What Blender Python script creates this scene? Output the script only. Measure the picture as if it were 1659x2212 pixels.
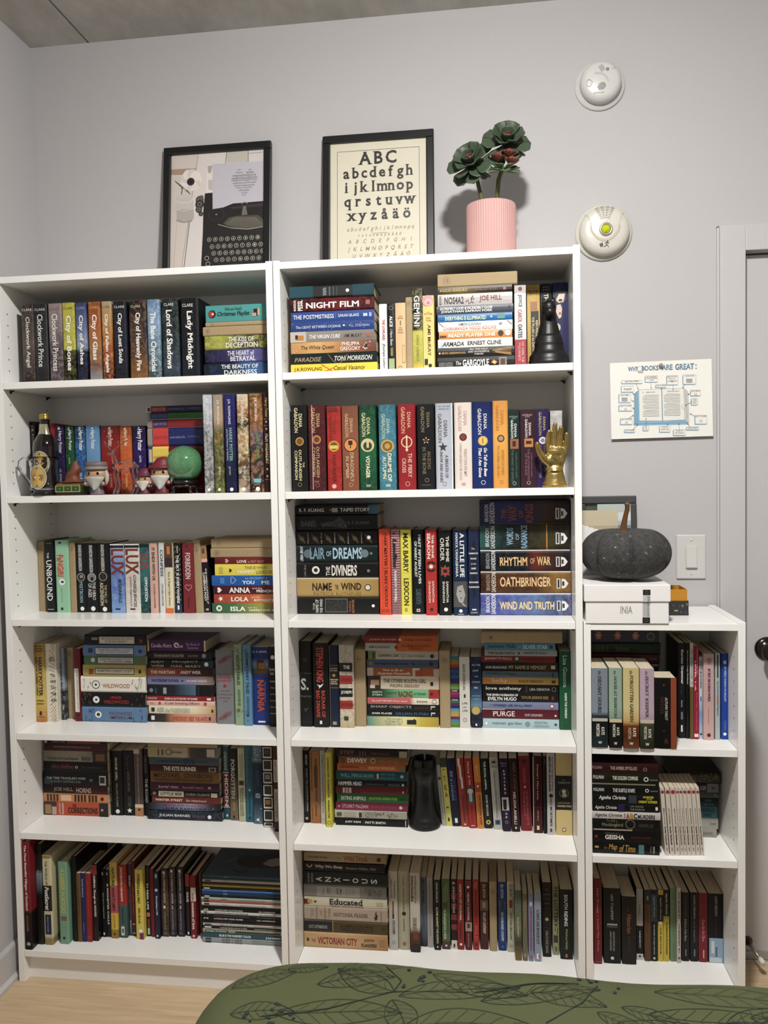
import bpy, math, random
from mathutils import Vector, Matrix
R_=random.Random(7); PI=math.pi
for o in list(bpy.data.objects): bpy.data.objects.remove(o)
sc=bpy.context.scene; COL=sc.collection
# ---------------- camera
cam=bpy.data.cameras.new('camera'); cam.sensor_fit='HORIZONTAL'; cam.sensor_width=36; cam.lens=1742.56/1659*36
co=bpy.data.objects.new('camera',cam); COL.objects.link(co)
yaw,pit,rol=-0.127116667,-0.0424001116,-0.0182187715
fw=Vector((math.sin(yaw)*math.cos(pit),math.cos(yaw)*math.cos(pit),math.sin(pit)))
rt=Vector((math.cos(yaw),-math.sin(yaw),0)); up=rt.cross(fw)
r2=rt*math.cos(rol)+up*math.sin(rol); u2=-rt*math.sin(rol)+up*math.cos(rol)
M=Matrix((r2,u2,-fw)).transposed().to_4x4(); M.translation=Vector((1.36006885,-2.1209128,1.43764738)); co.matrix_world=M
cam.clip_start=.02; sc.camera=co
# ---------------- world, lamp light, exposure
w=bpy.data.worlds.new('world'); sc.world=w; w.use_nodes=True
w.node_tree.nodes['Background'].inputs[0].default_value=(.9,.92,1,1); w.node_tree.nodes['Background'].inputs[1].default_value=.02
LAMP=(1.47,-1.25,2.72)
LAMP_GLOW=390; LAMP_COL=(1,.978,.94)   # the glowing dome of the ceiling lamp is the room's light
vs=sc.view_settings; vs.view_transform='Standard'; vs.look='None'; vs.exposure=1.27; vs.gamma=1; vs.use_curve_mapping=False
# ---------------- helpers
def lin(h):
    if len(h)==3: h=''.join(c*2 for c in h)
    f=lambda v: v/12.92 if v<=.04045 else ((v+.055)/1.055)**2.4
    return tuple(f(int(h[i:i+2],16)/255) for i in (0,2,4))
MATS={}
def pm(name,h,rough=.5,metal=0,var=.06,scale=30,bump=0,bscale=200,spec=.5,trans=0,ior=1.45,coat=0,sub=None):
    if name in MATS: return MATS[name]
    m=bpy.data.materials.new(name); m.use_nodes=True; nt=m.node_tree; b=nt.nodes['Principled BSDF']
    c=lin(h) if isinstance(h,str) else h
    tc=nt.nodes.new('ShaderNodeTexCoord'); n=nt.nodes.new('ShaderNodeTexNoise'); n.inputs['Scale'].default_value=scale; n.inputs['Detail'].default_value=4
    nt.links.new(tc.outputs['Object'],n.inputs['Vector'])
    mx=nt.nodes.new('ShaderNodeMix'); mx.data_type='RGBA'
    mx.inputs[6].default_value=(*[max(0,v*(1-var)) for v in c],1); mx.inputs[7].default_value=(*[min(1,v*(1+var)) for v in c],1)
    nt.links.new(n.outputs['Fac'],mx.inputs[0]); nt.links.new(mx.outputs[2],b.inputs['Base Color'])
    b.inputs['Roughness'].default_value=rough; b.inputs['Metallic'].default_value=metal
    b.inputs['Specular IOR Level'].default_value=spec; b.inputs['IOR'].default_value=ior
    if trans: b.inputs['Transmission Weight'].default_value=trans
    if coat: b.inputs['Coat Weight'].default_value=coat
    if bump:
        n2=nt.nodes.new('ShaderNodeTexNoise'); n2.inputs['Scale'].default_value=bscale; n2.inputs['Detail'].default_value=3
        nt.links.new(tc.outputs['Object'],n2.inputs['Vector'])
        bp=nt.nodes.new('ShaderNodeBump'); bp.inputs['Strength'].default_value=bump; bp.inputs['Distance'].default_value=.002
        nt.links.new(n2.outputs['Fac'],bp.inputs['Height']); nt.links.new(bp.outputs[0],b.inputs['Normal'])
    MATS[name]=m; return m
class MB:
    def __init__(s): s.v=[];s.f=[];s.c=[];s.m=[]
    def add(s,vs,fs,col=None,mi=0):
        o=len(s.v); s.v+=[tuple(v) for v in vs]; s.f+=[tuple(i+o for i in f) for f in fs]; s.c+=[col or (1,1,1)]*len(vs); s.m+=[mi]*len(fs); return s
    def box(s,x0,x1,y0,y1,z0,z1,col=None,mi=0):
        return s.add([(x0,y0,z0),(x1,y0,z0),(x1,y1,z0),(x0,y1,z0),(x0,y0,z1),(x1,y0,z1),(x1,y1,z1),(x0,y1,z1)],[(0,3,2,1),(4,5,6,7),(0,1,5,4),(1,2,6,5),(2,3,7,6),(3,0,4,7)],col,mi)
    def lathe(s,pts,n=32,c=(0,0,0),axis='z',col=None,mi=0,sx=1,sy=1,rfun=None):
        vs=[];fs=[];k=len(pts)
        for j in range(n):
            a=2*PI*j/n
            for i,(r,z) in enumerate(pts):
                rr=r*(rfun(a,z) if rfun else 1)
                x,y=rr*math.cos(a)*sx,rr*math.sin(a)*sy
                p=(x,y,z) if axis=='z' else ((x,-z,y) if axis=='y' else (z,x,y))
                vs.append((p[0]+c[0],p[1]+c[1],p[2]+c[2]))
        for j in range(n):
            j2=(j+1)%n
            for i in range(k-1): fs.append((j*k+i,j2*k+i,j2*k+i+1,j*k+i+1))
        return s.add(vs,fs,col,mi)
    def tube(s,path,rad,n=10,col=None,mi=0,caps=True,flat=1):
        P=[Vector(p) for p in path]; k=len(P)
        if not isinstance(rad,(list,tuple)): rad=[rad]*k
        vs=[];fs=[]; t0=(P[1]-P[0]).normalized(); a=Vector((0,0,1)) if abs(t0.z)<.9 else Vector((1,0,0)); nrm=t0.cross(a).normalized()
        for i in range(k):
            t=(P[min(i+1,k-1)]-P[max(i-1,0)]).normalized(); nrm=(nrm-t*nrm.dot(t)).normalized(); bn=t.cross(nrm)
            for j in range(n):
                a=2*PI*j/n; vs.append(P[i]+(nrm*math.cos(a)+bn*math.sin(a)*flat)*rad[i])
        for i in range(k-1):
            for j in range(n): fs.append((i*n+j,i*n+(j+1)%n,(i+1)*n+(j+1)%n,(i+1)*n+j))
        if caps: fs+= [tuple(range(n))[::-1],tuple((k-1)*n+j for j in range(n))]
        return s.add(vs,fs,col,mi)
    def ell(s,c,r,nu=16,nv=10,col=None,mi=0,rot=None):
        vs=[];fs=[]
        for i in range(nv+1):
            th=PI*i/nv
            for j in range(nu):
                a=2*PI*j/nu; p=Vector((r[0]*math.sin(th)*math.cos(a),r[1]*math.sin(th)*math.sin(a),r[2]*math.cos(th)))
                if rot: p=rot@p
                vs.append((p.x+c[0],p.y+c[1],p.z+c[2]))
        for i in range(nv):
            for j in range(nu): fs.append((i*nu+j,(i+1)*nu+j,(i+1)*nu+(j+1)%nu,i*nu+(j+1)%nu))
        return s.add(vs,fs,col,mi)
    def mesh(s,name,cols=False):
        me=bpy.data.meshes.new(name); me.from_pydata(s.v,[],s.f)
        if cols:
            a=me.color_attributes.new('Col','FLOAT_COLOR','POINT'); fl=[]
            for c in s.c: fl+=[c[0],c[1],c[2],c[3] if len(c)>3 else 1]
            a.data.foreach_set('color',fl)
        return me
def obj(name,mb,mats,parent=None,smooth=False,cols=False,bev=0,loc=None):
    me=mb.mesh(name,cols) if isinstance(mb,MB) else mb
    for m in (mats if isinstance(mats,(list,tuple)) else [mats]): me.materials.append(m)
    if isinstance(mb,MB) and any(mb.m): me.polygons.foreach_set('material_index',mb.m)
    if smooth: me.polygons.foreach_set('use_smooth',[True]*len(me.polygons))
    o=bpy.data.objects.new(name,me); COL.objects.link(o)
    if parent: o.parent=parent
    if loc: o.location=loc
    if bev:
        b=o.modifiers.new('bevel','BEVEL'); b.width=bev; b.segments=2; b.limit_method='ANGLE'
    return o
def tag(o,label,cat,group=None):
    o['label']=label; o['category']=cat
    if group: o['group']=group
    return o
def thing(name,label,cat,loc=(0,0,0),rot=(0,0,0),group=None):
    o=bpy.data.objects.new(name,None); o.empty_display_size=.05; COL.objects.link(o); o.location=loc; o.rotation_euler=rot
    return tag(o,label,cat,group)
def struct(name,mb,m,bev=0,**k):
    o=obj(name,mb,m,bev=bev,**k); o['kind']='structure'; return o
def inkmat():
    m=bpy.data.materials.new('printed_ink'); m.use_nodes=True; nt=m.node_tree; b=nt.nodes['Principled BSDF']
    a=nt.nodes.new('ShaderNodeVertexColor'); a.layer_name='Col'; nt.links.new(a.outputs[0],b.inputs['Base Color']); b.inputs['Roughness'].default_value=.45
    return m
INK=inkmat()
# ---------------- lettering
GL={}
def glyph(ch,bold,serif):
    k=(ch,bold,serif)
    if k in GL: return GL[k]
    def mesh_of(t):
        c=bpy.data.curves.new('g','FONT'); c.body=t; c.resolution_u=2; c.offset=.026 if bold else .011
        o=bpy.data.objects.new('g',c); me=o.to_mesh(); vs=[(v.co.x,v.co.y) for v in me.vertices]; fs=[tuple(p.vertices) for p in me.polygons]
        ek={}
        for p in me.polygons:
            for e in p.edge_keys: ek[e]=ek.get(e,0)+1
        bd=[e for e,n in ek.items() if n==1]
        o.to_mesh_clear(); bpy.data.objects.remove(o); bpy.data.curves.remove(c); return vs,fs,bd
    b0=max(v[0] for v in mesh_of('|')[0]); adv=max(v[0] for v in mesh_of(ch+'|')[0])-b0
    vs,fs,bd=mesh_of(ch) if ch!=' ' else ([],[],[])
    if serif and vs and ch.isalpha() and ch not in 'oOcCsSeQgG':
        y0=min(v[1] for v in vs); y1=max(v[1] for v in vs); add=[]
        for i,j in bd:
            a,b=vs[i],vs[j]
            if abs(a[1]-b[1])<.012 and .02<abs(a[0]-b[0])<.24:
                for yl,sg in ((y0,1),(y1,-1)):
                    if abs(a[1]-yl)<.03:
                        xa,xb=min(a[0],b[0])-.06,max(a[0],b[0])+.06; add.append((xa,xb,a[1],a[1]+sg*.05))
                if abs(a[1])<.02 and y0<-.05: xa,xb=min(a[0],b[0])-.06,max(a[0],b[0])+.06; add.append((xa,xb,0,.05))
        for xa,xb,ya,yb in add:
            o=len(vs); vs=vs+[(xa,ya),(xb,ya),(xb,yb),(xa,yb)]; fs=fs+[(o,o+1,o+2,o+3)]
    GL[k]=(vs,fs,adv); return GL[k]
def text_geo(txt,style=''):
    x=0;V=[];F=[]
    for ch in txt:
        vs,fs,adv=glyph(ch,'b' in style,'s' in style); o=len(V)
        V+=[(x+a+(.25*b if 'i' in style else 0),b) for a,b in vs]; F+=[tuple(i+o for i in f) for f in fs]; x+=adv
    return V,F
class Print:
    """flat print laid on a surface: fn(p,q,lift) -> local point, p along 0..1, q down 0..1; W,H real size"""
    def __init__(s,fn,W,H,base=.0003,step=.00006,sub=1,mx=0): s.mx=mx;s.fn=fn;s.W=W;s.H=H;s.e=base;s.step=step;s.t=MB();s.a=MB();s.sub=sub
    def up(s): s.e+=s.step
    def put(s,mb,pts,fs,col): mb.add([s.fn(p,q,s.e) for p,q in pts],fs,lin(col) if isinstance(col,str) else col)
    def text(s,t,a0,a1,c0,c1,col,style=''):
        V,F=text_geo(t,style)
        if not V: return
        s.up(); x0=min(v[0] for v in V);x1=max(v[0] for v in V);y0=min(v[1] for v in V);y1=max(v[1] for v in V);w=max(x1-x0,1e-6);h=max(y1-y0,1e-6)
        if 'v' in style: P=[(a1-(y-y0)/h*(a1-a0),c1-(x-x0)/w*(c1-c0)) for x,y in V]
        else: P=[(a0+(x-x0)/w*(a1-a0),c1-(y-y0)/h*(c1-c0)) for x,y in V]
        s.put(s.t,P,F,col)
    def rect(s,a0,a1,c0,c1,col):
        s.up(); n=s.sub; P=[];F=[]
        for i in range(n+1):
            c=c0+(c1-c0)*i/n; P+=[(a0,c),(a1,c)]
        for i in range(n): F.append((2*i,2*i+2,2*i+3,2*i+1))
        s.put(s.a,P,F,col)
    def poly(s,pts,col):
        s.up(); s.put(s.a,pts,[tuple(range(len(pts)))[::-1]],col)
    def disc(s,a,c,r,col,n=18,ry=None,r0=0,a0=0,a1=2*PI):   # r in metres
        s.up(); ry=ry or r; P=[];F=[]; full=abs(a1-a0-2*PI)<1e-6
        m=n if full else n+1
        for i in range(m):
            t=a0+(a1-a0)*i/n; P.append((a+r*math.cos(t)/s.W,c-ry*math.sin(t)/s.H))
        if r0:
            for i in range(m):
                t=a0+(a1-a0)*i/n; P.append((a+r0*math.cos(t)/s.W,c-r0*ry/r*math.sin(t)/s.H))
            for i in range(n): j=(i+1)%m; F.append((i,j,m+j,m+i))
        else:
            P.append((a,c)); F=[(i,(i+1)%m,m) for i in range(n)]
        s.put(s.a,P,F,col)
    def line(s,pts,w,col):   # w metres
        if s.mx:
            q=[pts[0]]
            for a,b in zip(pts,pts[1:]):
                m=max(1,int(math.hypot((b[0]-a[0])*s.W,(b[1]-a[1])*s.H)/s.mx)); q+=[(a[0]+(b[0]-a[0])*j/m,a[1]+(b[1]-a[1])*j/m) for j in range(1,m+1)]
            pts=q
        s.up(); P=[];F=[]; k=len(pts)
        for i in range(k):
            p0=pts[max(i-1,0)];p1=pts[min(i+1,k-1)]; dx=(p1[0]-p0[0])*s.W;dy=(p1[1]-p0[1])*s.H;l=math.hypot(dx,dy) or 1
            nx,ny=-dy/l*w/2,dx/l*w/2; P+=[(pts[i][0]+nx/s.W,pts[i][1]+ny/s.H),(pts[i][0]-nx/s.W,pts[i][1]-ny/s.H)]
        for i in range(k-1): F.append((2*i,2*i+1,2*i+3,2*i+2))
        s.put(s.a,P,F,col)
    def star(s,a,c,r,col,n=5,k=.42,rot=0):
        s.poly([(a+(r if i%2==0 else r*k)*math.cos(rot+PI/2+i*PI/n)/s.W,c-(r if i%2==0 else r*k)*math.sin(rot+PI/2+i*PI/n)/s.H) for i in range(2*n)],col)
    def heart(s,a,c,r,col,outline=False):
        pts=[]
        for i in range(20):
            t=2*PI*i/20; x=16*math.sin(t)**3; y=13*math.cos(t)-5*math.cos(2*t)-2*math.cos(3*t)-math.cos(4*t); pts.append((a-y*r/16/s.W,c+x*r/16/s.H))
        if outline: s.line(pts+[pts[0]],r*.14,col)
        else: s.poly(pts[::-1],col)
    def done(s,parent,tn='lettering',an='artwork',m=None):
        if s.a.v: obj(an,s.a,m or INK,parent,cols=True)
        if s.t.v: obj(tn,s.t,m or INK,parent,cols=True)
# ---------------- materials of the room
WALL=pm('wall_paint',(.47,.457,.462),.85,var=.015,scale=60,bump=.05,bscale=350)
TRIM=pm('trim_paint',(.5,.488,.494),.45,var=.01)
WHITE=pm('white_foil',(.84,.832,.808),.24,var=.012,scale=90,bump=.02,bscale=500)
DARK=pm('dark_gap',(.02,.02,.02),.8)
def concrete():
    m=bpy.data.materials.new('concrete'); m.use_nodes=True; nt=m.node_tree; b=nt.nodes['Principled BSDF']; b.inputs['Roughness'].default_value=.9
    tc=nt.nodes.new('ShaderNodeTexCoord'); n=nt.nodes.new('ShaderNodeTexNoise'); n.inputs['Scale'].default_value=5; n.inputs['Detail'].default_value=9; n.inputs['Roughness'].default_value=.7
    mp=nt.nodes.new('ShaderNodeMapping'); mp.inputs['Scale'].default_value=(1,.5,1)
    nt.links.new(tc.outputs['Object'],mp.inputs[0]); nt.links.new(mp.outputs[0],n.inputs['Vector'])
    r=nt.nodes.new('ShaderNodeValToRGB'); e=r.color_ramp.elements; e[0].position=.3; e[0].color=(.34,.325,.3,1); e[1].position=.72; e[1].color=(.6,.58,.545,1)
    nt.links.new(n.outputs['Fac'],r.inputs[0]); nt.links.new(r.outputs[0],b.inputs['Base Color'])
    bp=nt.nodes.new('ShaderNodeBump'); bp.inputs['Strength'].default_value=.3; bp.inputs['Distance'].default_value=.004; nt.links.new(n.outputs['Fac'],bp.inputs['Height']); nt.links.new(bp.outputs[0],b.inputs['Normal'])
    return m
def oak():
    m=bpy.data.materials.new('oak_floor'); m.use_nodes=True; nt=m.node_tree; b=nt.nodes['Principled BSDF']; b.inputs['Roughness'].default_value=.5
    tc=nt.nodes.new('ShaderNodeTexCoord'); mp=nt.nodes.new('ShaderNodeMapping'); mp.inputs['Scale'].default_value=(3,45,1)
    n=nt.nodes.new('ShaderNodeTexNoise'); n.inputs['Scale'].default_value=1.6; n.inputs['Detail'].default_value=7; n.inputs['Distortion'].default_value=.8
    nt.links.new(tc.outputs['Object'],mp.inputs[0]); nt.links.new(mp.outputs[0],n.inputs['Vector'])
    r=nt.nodes.new('ShaderNodeValToRGB'); e=r.color_ramp.elements; e[0].position=.25; e[0].color=(.44,.32,.19,1); e[1].position=.75; e[1].color=(.62,.47,.3,1)
    nt.links.new(n.outputs['Fac'],r.inputs[0]); nt.links.new(r.outputs[0],b.inputs['Base Color']); return m
CONC=concrete(); OAK=oak()
XL,XR,YB,YF,ZC=-.0307,3.3,.29,-3.4,2.792
DX0,DX1,DZ=2.088,2.92,2.055
struct('floor',MB().box(XL-.1,XR+.1,YF-.1,YB+.25,-.1,0),OAK)
c=MB(); sx=.158
c.box(XL-.1,sx,YF-.1,YB+.1,ZC,ZC+.1).box(sx+.006,XR+.1,YF-.1,YB+.1,ZC,ZC+.1).box(sx-.01,sx+.016,YF-.1,YB+.1,ZC+.01,ZC+.1)
struct('ceiling',c,CONC)
b=MB().box(XL-.1,DX0,YB,YB+.1,0,ZC).box(DX0,DX1,YB,YB+.1,DZ,ZC).box(DX1,XR+.1,YB,YB+.1,0,ZC)
struct('wall_back',b,WALL)
struct('wall_left',MB().box(XL-.1,XL,YF,YB,0,ZC),WALL)
struct('wall_right',MB().box(XR,XR+.1,YF,YB,0,ZC),WALL)
struct('wall_front',MB().box(XL-.1,XR+.1,YF-.1,YF,0,ZC),WALL)
bl=MB(); pr=[(XL,0),(XL+.022,0),(XL+.022,.012),(XL+.012,.02),(XL+.012,.098),(XL+.009,.105),(XL,.105)]
bl.add([(x,YF+.001,z) for x,z in pr]+[(x,YB-.001,z) for x,z in pr],[(i,(i+1)%7,7+(i+1)%7,7+i) for i in range(7)]+[tuple(range(7))[::-1],tuple(range(7,14))])
struct('baseboard_left',bl,TRIM)
struct('baseboard_back',MB().box(XL+.023,2.018,YB-.009,YB-.0005,0,.105),TRIM)
# door casing and door
tr=MB().box(2.0185,DX0-.001,YB-.016,YB-.0003,0,DZ+.0665).box(2.012,2.0185,YB-.010,YB-.0003,0,DZ+.0725)
tr.box(DX0-.001,DX1+.07,YB-.016,YB-.0003,DZ,DZ+.0665).box(2.012,DX1+.07,YB-.010,YB-.0003,DZ+.0665,DZ+.0725).box(DX1,DX1+.07,YB-.016,YB-.0003,0,DZ)
struct('trim_1',tr,TRIM,bev=.0015)
jb=MB().box(DX0,DX0+.001,YB,YB+.099,0,DZ).box(DX0+.001,DX1,YB,YB+.099,DZ-.001,DZ)
struct('trim_2',jb,TRIM)
d=struct('door_1',MB().box(DX0+.0045,DX1-.004,YB+.02,YB+.06,.012,DZ-.0055),TRIM,bev=.0015)
KN=pm('dark_nickel','4a4440',.18,1,var=.1)
k=MB().lathe([(0,0),(.034,0),(.034,.004),(.026,.009),(.012,.012),(.011,.03),(.022,.036),(.029,.048),(.029,.058),(.022,.068),(0,.072)],28,(DX0+.068,YB+.0195,.925),'y')
obj('door_knob',k,KN,d,smooth=True)
obj('door_sweep',MB().box(DX0+.005,DX1-.005,YB+.012,YB+.0198,.008,.03),pm('sweep_metal','a8acac',.35,.6),d)
struct('trim_3',MB().box(DX0,DX1,YB+.012,YB+.16,0,.006),pm('threshold_metal','c8ccc8',.3,.5))
# ---------------- ceiling lamp (out of the picture, lights the room)
lp=thing('ceiling_lamp','small round white ceiling lamp with glowing glass globe','lamp',(LAMP[0],LAMP[1],ZC))
obj('lamp_base',MB().lathe([(0,-.001),(.095,-.001),(.095,-.03),(0,-.03)],36),TRIM,lp,smooth=False)
gm=bpy.data.materials.new('lamp_glass'); gm.use_nodes=True; gb=gm.node_tree.nodes['Principled BSDF']; gb.inputs['Emission Color'].default_value=(*LAMP_COL,1); gb.inputs['Emission Strength'].default_value=LAMP_GLOW
obj('lamp_dome',MB().lathe([(.085*math.cos(i*PI/16),-.031-.042*math.sin(i*PI/16)) for i in range(9)],28),gm,lp,smooth=True)
# ---------------- bookcases
HOLE=pm('peg_hole_shadow',(.03,.03,.03),.9)
PIN=pm('dark_pin','1c1a18',.4,.3)
T_=.018
def bookcase(x0,w,h,shelves,label):
    t=thing('bookcase',label,'bookcase',(x0,0,0),group='white shelf units along the wall')
    obj('side_panel',MB().box(0,T_,0,.28,0,h),WHITE,t,bev=.0008); obj('side_panel',MB().box(w-T_,w,0,.28,0,h),WHITE,t,bev=.0008)
    obj('top_board',MB().box(T_,w-T_,.001,.278,h-.022,h-.004),WHITE,t,bev=.0008)
    obj('back_panel',MB().box(T_,w-T_,.2705,.2745,.02,h-.006),WHITE,t)
    obj('plinth',MB().box(T_,w-T_,.0246,.04,.0005,.0745),WHITE,t)
    for i,z in enumerate(shelves):
        obj('shelf',MB().box(T_+.0008,w-T_-.0008,.0015,.27,z-.019,z),WHITE,t,bev=.0008)
        if i<len(shelves)-1:
            for sx in (T_+.004,w-T_-.012):
                for sy in (.033,.225): obj('shelf_pin',MB().box(sx,sx+.008,sy,sy+.006,z-.0225,z-.0192).box(sx-.003 if sx<.1 else sx+.006,sx if sx<.1 else sx+.0115,sy,sy+.006,z-.028,z-.0192),PIN,t)
    hm=MB(); z=.16
    while z<h-.08:
        if all(abs(z-s)>.024 and abs(z-(s-.02))>.012 for s in shelves):
            for y in (.036,.228):
                for xx in (T_+.0004,w-T_-.0004): hm.add([(xx,y+.0024*math.cos(a*PI/3),z+.0024*math.sin(a*PI/3)) for a in range(6)],[tuple(range(6))])
        z+=.032
    o=obj('peg_holes',hm,HOLE,t); o['kind']='stuff'
SH6=[1.7235,1.404,1.055,.7285,.4395,.0937]
bookcase(0,.8,2.02,SH6,'tall white six-tier bookcase nearest the left wall')
bookcase(.8025,.8,2.02,SH6,'tall white six-tier bookcase in the middle, under the alphabet print')
bookcase(1.6044,.4,1.056,[.7285,.4395,.0937],'low narrow white bookcase under the black pumpkin, beside the door')
# ---------------- framed prints on top of the bookcases
BLK=pm('black_frame','17181a',.32,var=.1)
def frame(x,w,h,label,paper,draw,cls='picture',y0=.232,z0=2.0165,bw=.0225,m=BLK,lean=6.3,name='framed_print'):
    t=thing(name,label,cls,(x,y0,z0),(math.radians(-lean),0,0))
    for nm,bx in (('frame_rail',(-w/2,w/2,-.009,.009,0,bw)),('frame_rail',(-w/2,w/2,-.009,.009,h-bw,h)),('frame_stile',(-w/2,-w/2+bw,-.009,.009,bw,h-bw)),('frame_stile',(w/2-bw,w/2,-.009,.009,bw,h-bw))):
        obj(nm,MB().box(*bx),m,t,bev=.003)
    pp=obj('print_sheet',MB().box(-w/2+bw,w/2-bw,.001,.004,bw,h-bw),paper,t)
    W,H=w-2*bw,h-2*bw
    P=Print(lambda p,q,e:(-W/2+p*W,.001-e,h-bw-q*H),W,H,base=.0002,step=.00001)
    draw(P); P.done(pp,'lettering','picture'); return t
def pic_type(P):
    Z=lambda x,y:((x-93)/541,(y-190+32*(x-93)/541)/722)
    pl=lambda pts,c:P.poly([Z(*p) for p in pts],c); ln=lambda pts,w,c:P.line([Z(*p) for p in pts],w,c)
    R=P.W/541
    pl([(93,190),(250,181),(150,912),(93,915)],'c8beb6'); pl([(93,268),(238,262),(232,300),(93,300)],'a08a78')
    pl([(250,181),(420,171),(330,912),(150,912)],'cfc8c4'); ln([(250,182),(150,910)],.0014,'7a6c60'); ln([(205,560),(165,910)],.0022,'5a4c40'); ln([(130,560),(110,905)],.001,'a8988a')
    pl([(410,172),(540,164),(545,228),(415,232)],'b8b4a8'); ln([(416,172),(408,240)],.0018,'6a665e'); ln([(541,165),(541,226)],.0016,'5a5650'); ln([(541,180),(625,174)],.0012,'7a766e')
    pl([(300,245),(345,243),(340,400),(300,405)],'d8d0cc'); pl([(305,250),(335,248),(325,290),(308,290)],'a89a94'); pl([(310,330),(338,330),(336,390),(312,385)],'bab0aa')
    pl([(335,240),(634,224),(634,470),(510,476),(335,500)],'b9b5be')
    for y,rs in ((275,((478,500),(543,562))),(290,((468,512),(530,574))),(305,((453,587),)),(320,((446,594),)),(335,((447,593),)),(350,((453,588),)),(365,((461,579),)),(378,((474,564),)),(392,((488,550),)),(406,((502,536),)),(420,((509,528),))):
        for a,b in rs:
            yy=y-3; n=max(2,int((b-a)/7)); s=''.join(R_.choice('aeioumnrsctlpd') for _ in range(n)); p0,q0=Z(a,yy-3);p1,q1=Z(b,yy+4); P.text(s,p0,p1,q0+.0005,q1,'5a565c')
    # flower and jar
    ln([(160,375),(150,440),(165,530)],.003,'4a5a48'); 
    for x,y in ((125,345),(140,360),(115,335),(195,398),(205,410),(185,392),(150,378)): ln([(165,375),(x,y)],.0026,'3a4a38')
    for i in range(9):
        g=i*.7; p,q=Z(210+34*math.cos(g),330+34*math.sin(g)); P.disc(p,q,30*R,('ddd4cf','cfc4be')[i%2],n=14)
    p,q=Z(236,372); P.disc(p,q,20*R,'d8cec8'); p,q=Z(208,340); P.disc(p,q,23*R,'2c2834'); P.disc(p,q,12*R,'191620')
    p,q=Z(170,440); P.disc(p,q,52*R,'c2bcb6',ry=30*R); pl([(118,435),(222,430),(232,545),(215,570),(140,575),(125,555)],'bdb7b1'); pl([(128,500),(226,495),(228,548),(214,566),(142,570),(130,552)],'a8a29c'); ln([(118,440),(130,456),(170,462),(210,456),(222,438)],.0012,'e8e4e0'); ln([(128,500),(170,510),(226,495)],.0012,'d8d4d0'); ln([(125,560),(170,574),(220,564)],.002,'6a6660')
    # typewriter
    pl([(292,408),(336,404),(338,498),(400,488),(455,466),(634,452),(635,920),(270,920),(282,640),(284,500)],'1b1919')
    for i,(x,y,r) in enumerate(((262,445,24),(262,470,26),(258,500,20),(272,430,12),(270,525,14))): p,q=Z(x,y); P.disc(p,q,r*R,('4a4644','2c2a2a','3a3836')[i%3],n=12); P.disc(p,q,r*.5*R,'8a8682',n=10,r0=r*.35*R)
    p,q=Z(360,528); P.disc(p,q,46*R,'3a3838',r0=43*R,n=24,ry=34*R); P.disc(p,q,5*R,'8a8682')
    pl([(440,488),(634,462),(634,480),(450,498)],'3a2c30')
    for i in range(15):
        g=PI*(1.03+.94*i/14); x0,y0=545+95*math.cos(g),560-62*math.sin(g)*-1*0; 
    pl([(400,580),(430,548),(480,536),(600,532),(634,560),(634,600),(560,614),(470,608)],'4a463f')
    for i in range(22): x=415+10.5*i; ln([(520+(x-520)*.55,545),(x,606-abs(i-11)*1.6)],.0007,'8f8a7c')
    ln([(370,585),(450,606),(540,612),(634,596)],.002,'a09a8a')
    pl([(515,480),(530,480),(540,530),(505,532)],'6a665c'); ln([(505,470),(522,450),(540,468)],.0014,'b0aa9c')
    for r,(y,x0,s) in enumerate(((672,320,'23456789-'),(712,337,'AZERTYUIO'),(750,347,'QSDFGHJKL'),(787,362,'WXCVBN?.'))):
        for i,ch in enumerate(s):
            x=x0+35*i; yy=y-i*1.9
            if x>628: break
            p,q=Z(x,yy); P.disc(p,q,12.5*R,'b8b4a8',n=16); P.disc(p,q,10.4*R,'151414',n=14); P.text(ch,p-4*R/P.W,p+4*R/P.W,q-4.5*R/P.H,q+4.5*R/P.H,'e0dccf')
    for x,y in ((308,778),(315,810)): p,q=Z(x,y); P.disc(p,q,13*R,'b8b4a8',n=16); P.disc(p,q,10.5*R,'151414',n=14)
def pic_abc(P):
    Z=lambda x,y:((x-997)/566,(y-135+37*(x-997)/566)/735)
    P.rect(.07,.93,.062,.066,'6a645a'); P.rect(.07,.075,.062,.97,'6a645a'); P.rect(.925,.93,.062,.97,'6a645a'); P.rect(.07,.93,.966,.97,'6a645a')
    def row(txt,y0,y1,x0,x1,col,st,n=None,hts=None):
        # baseline rows: individually spaced letters
        cs=[c for c in txt]; base=Z(x0,y1)[1]; xh=(Z(x0,y1)[1]-Z(x0,y0)[1])
        V0,_=text_geo('x','s'); X=max(v[1] for v in V0); k=xh*P.H/X
        for i,c in enumerate(cs):
            V,F=text_geo(c,st); 
            if not V: continue
            px=Z(x0+(x1-x0)*(i+.5)/len(cs),y1)[0]; mx=(min(v[0] for v in V)+max(v[0] for v in V))/2
            P.put(P.t,[(px+(x-mx)*k*.9/P.W,base-y*k*.97/P.H) for x,y in V],F,col); P.up()
    row('ABC',203,250,1165,1395,'23221f','bs')
    for t,y,(a,b) in (('abcdefgh',332,(1065,1490)),('ijklmnop',412,(1065,1490)),('qrstuvw',492,(1070,1495)),('xyz\u00e5\u00e4\u00f6',571,(1090,1480))):
        row(t,y-40,y,a,b,'262521','bs')
    P.rect(.43,.6,.707,.7095,'6a645a')
    for t,y,a,b,h in (('abcdefghijklmnopq',632,1090,1495,15),('rstuvwxyz\u00e5\u00e4\u00f6',662,1155,1420,12),('ABCDEFGHI',702,1088,1495,14),('JKLMNOPQRST',745,1088,1495,15),('UVWXYZ\u00c5\u00c4\u00d6',782,1120,1475,14)): row(t,y-h,y,a,b,'8a8474','i')
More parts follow.
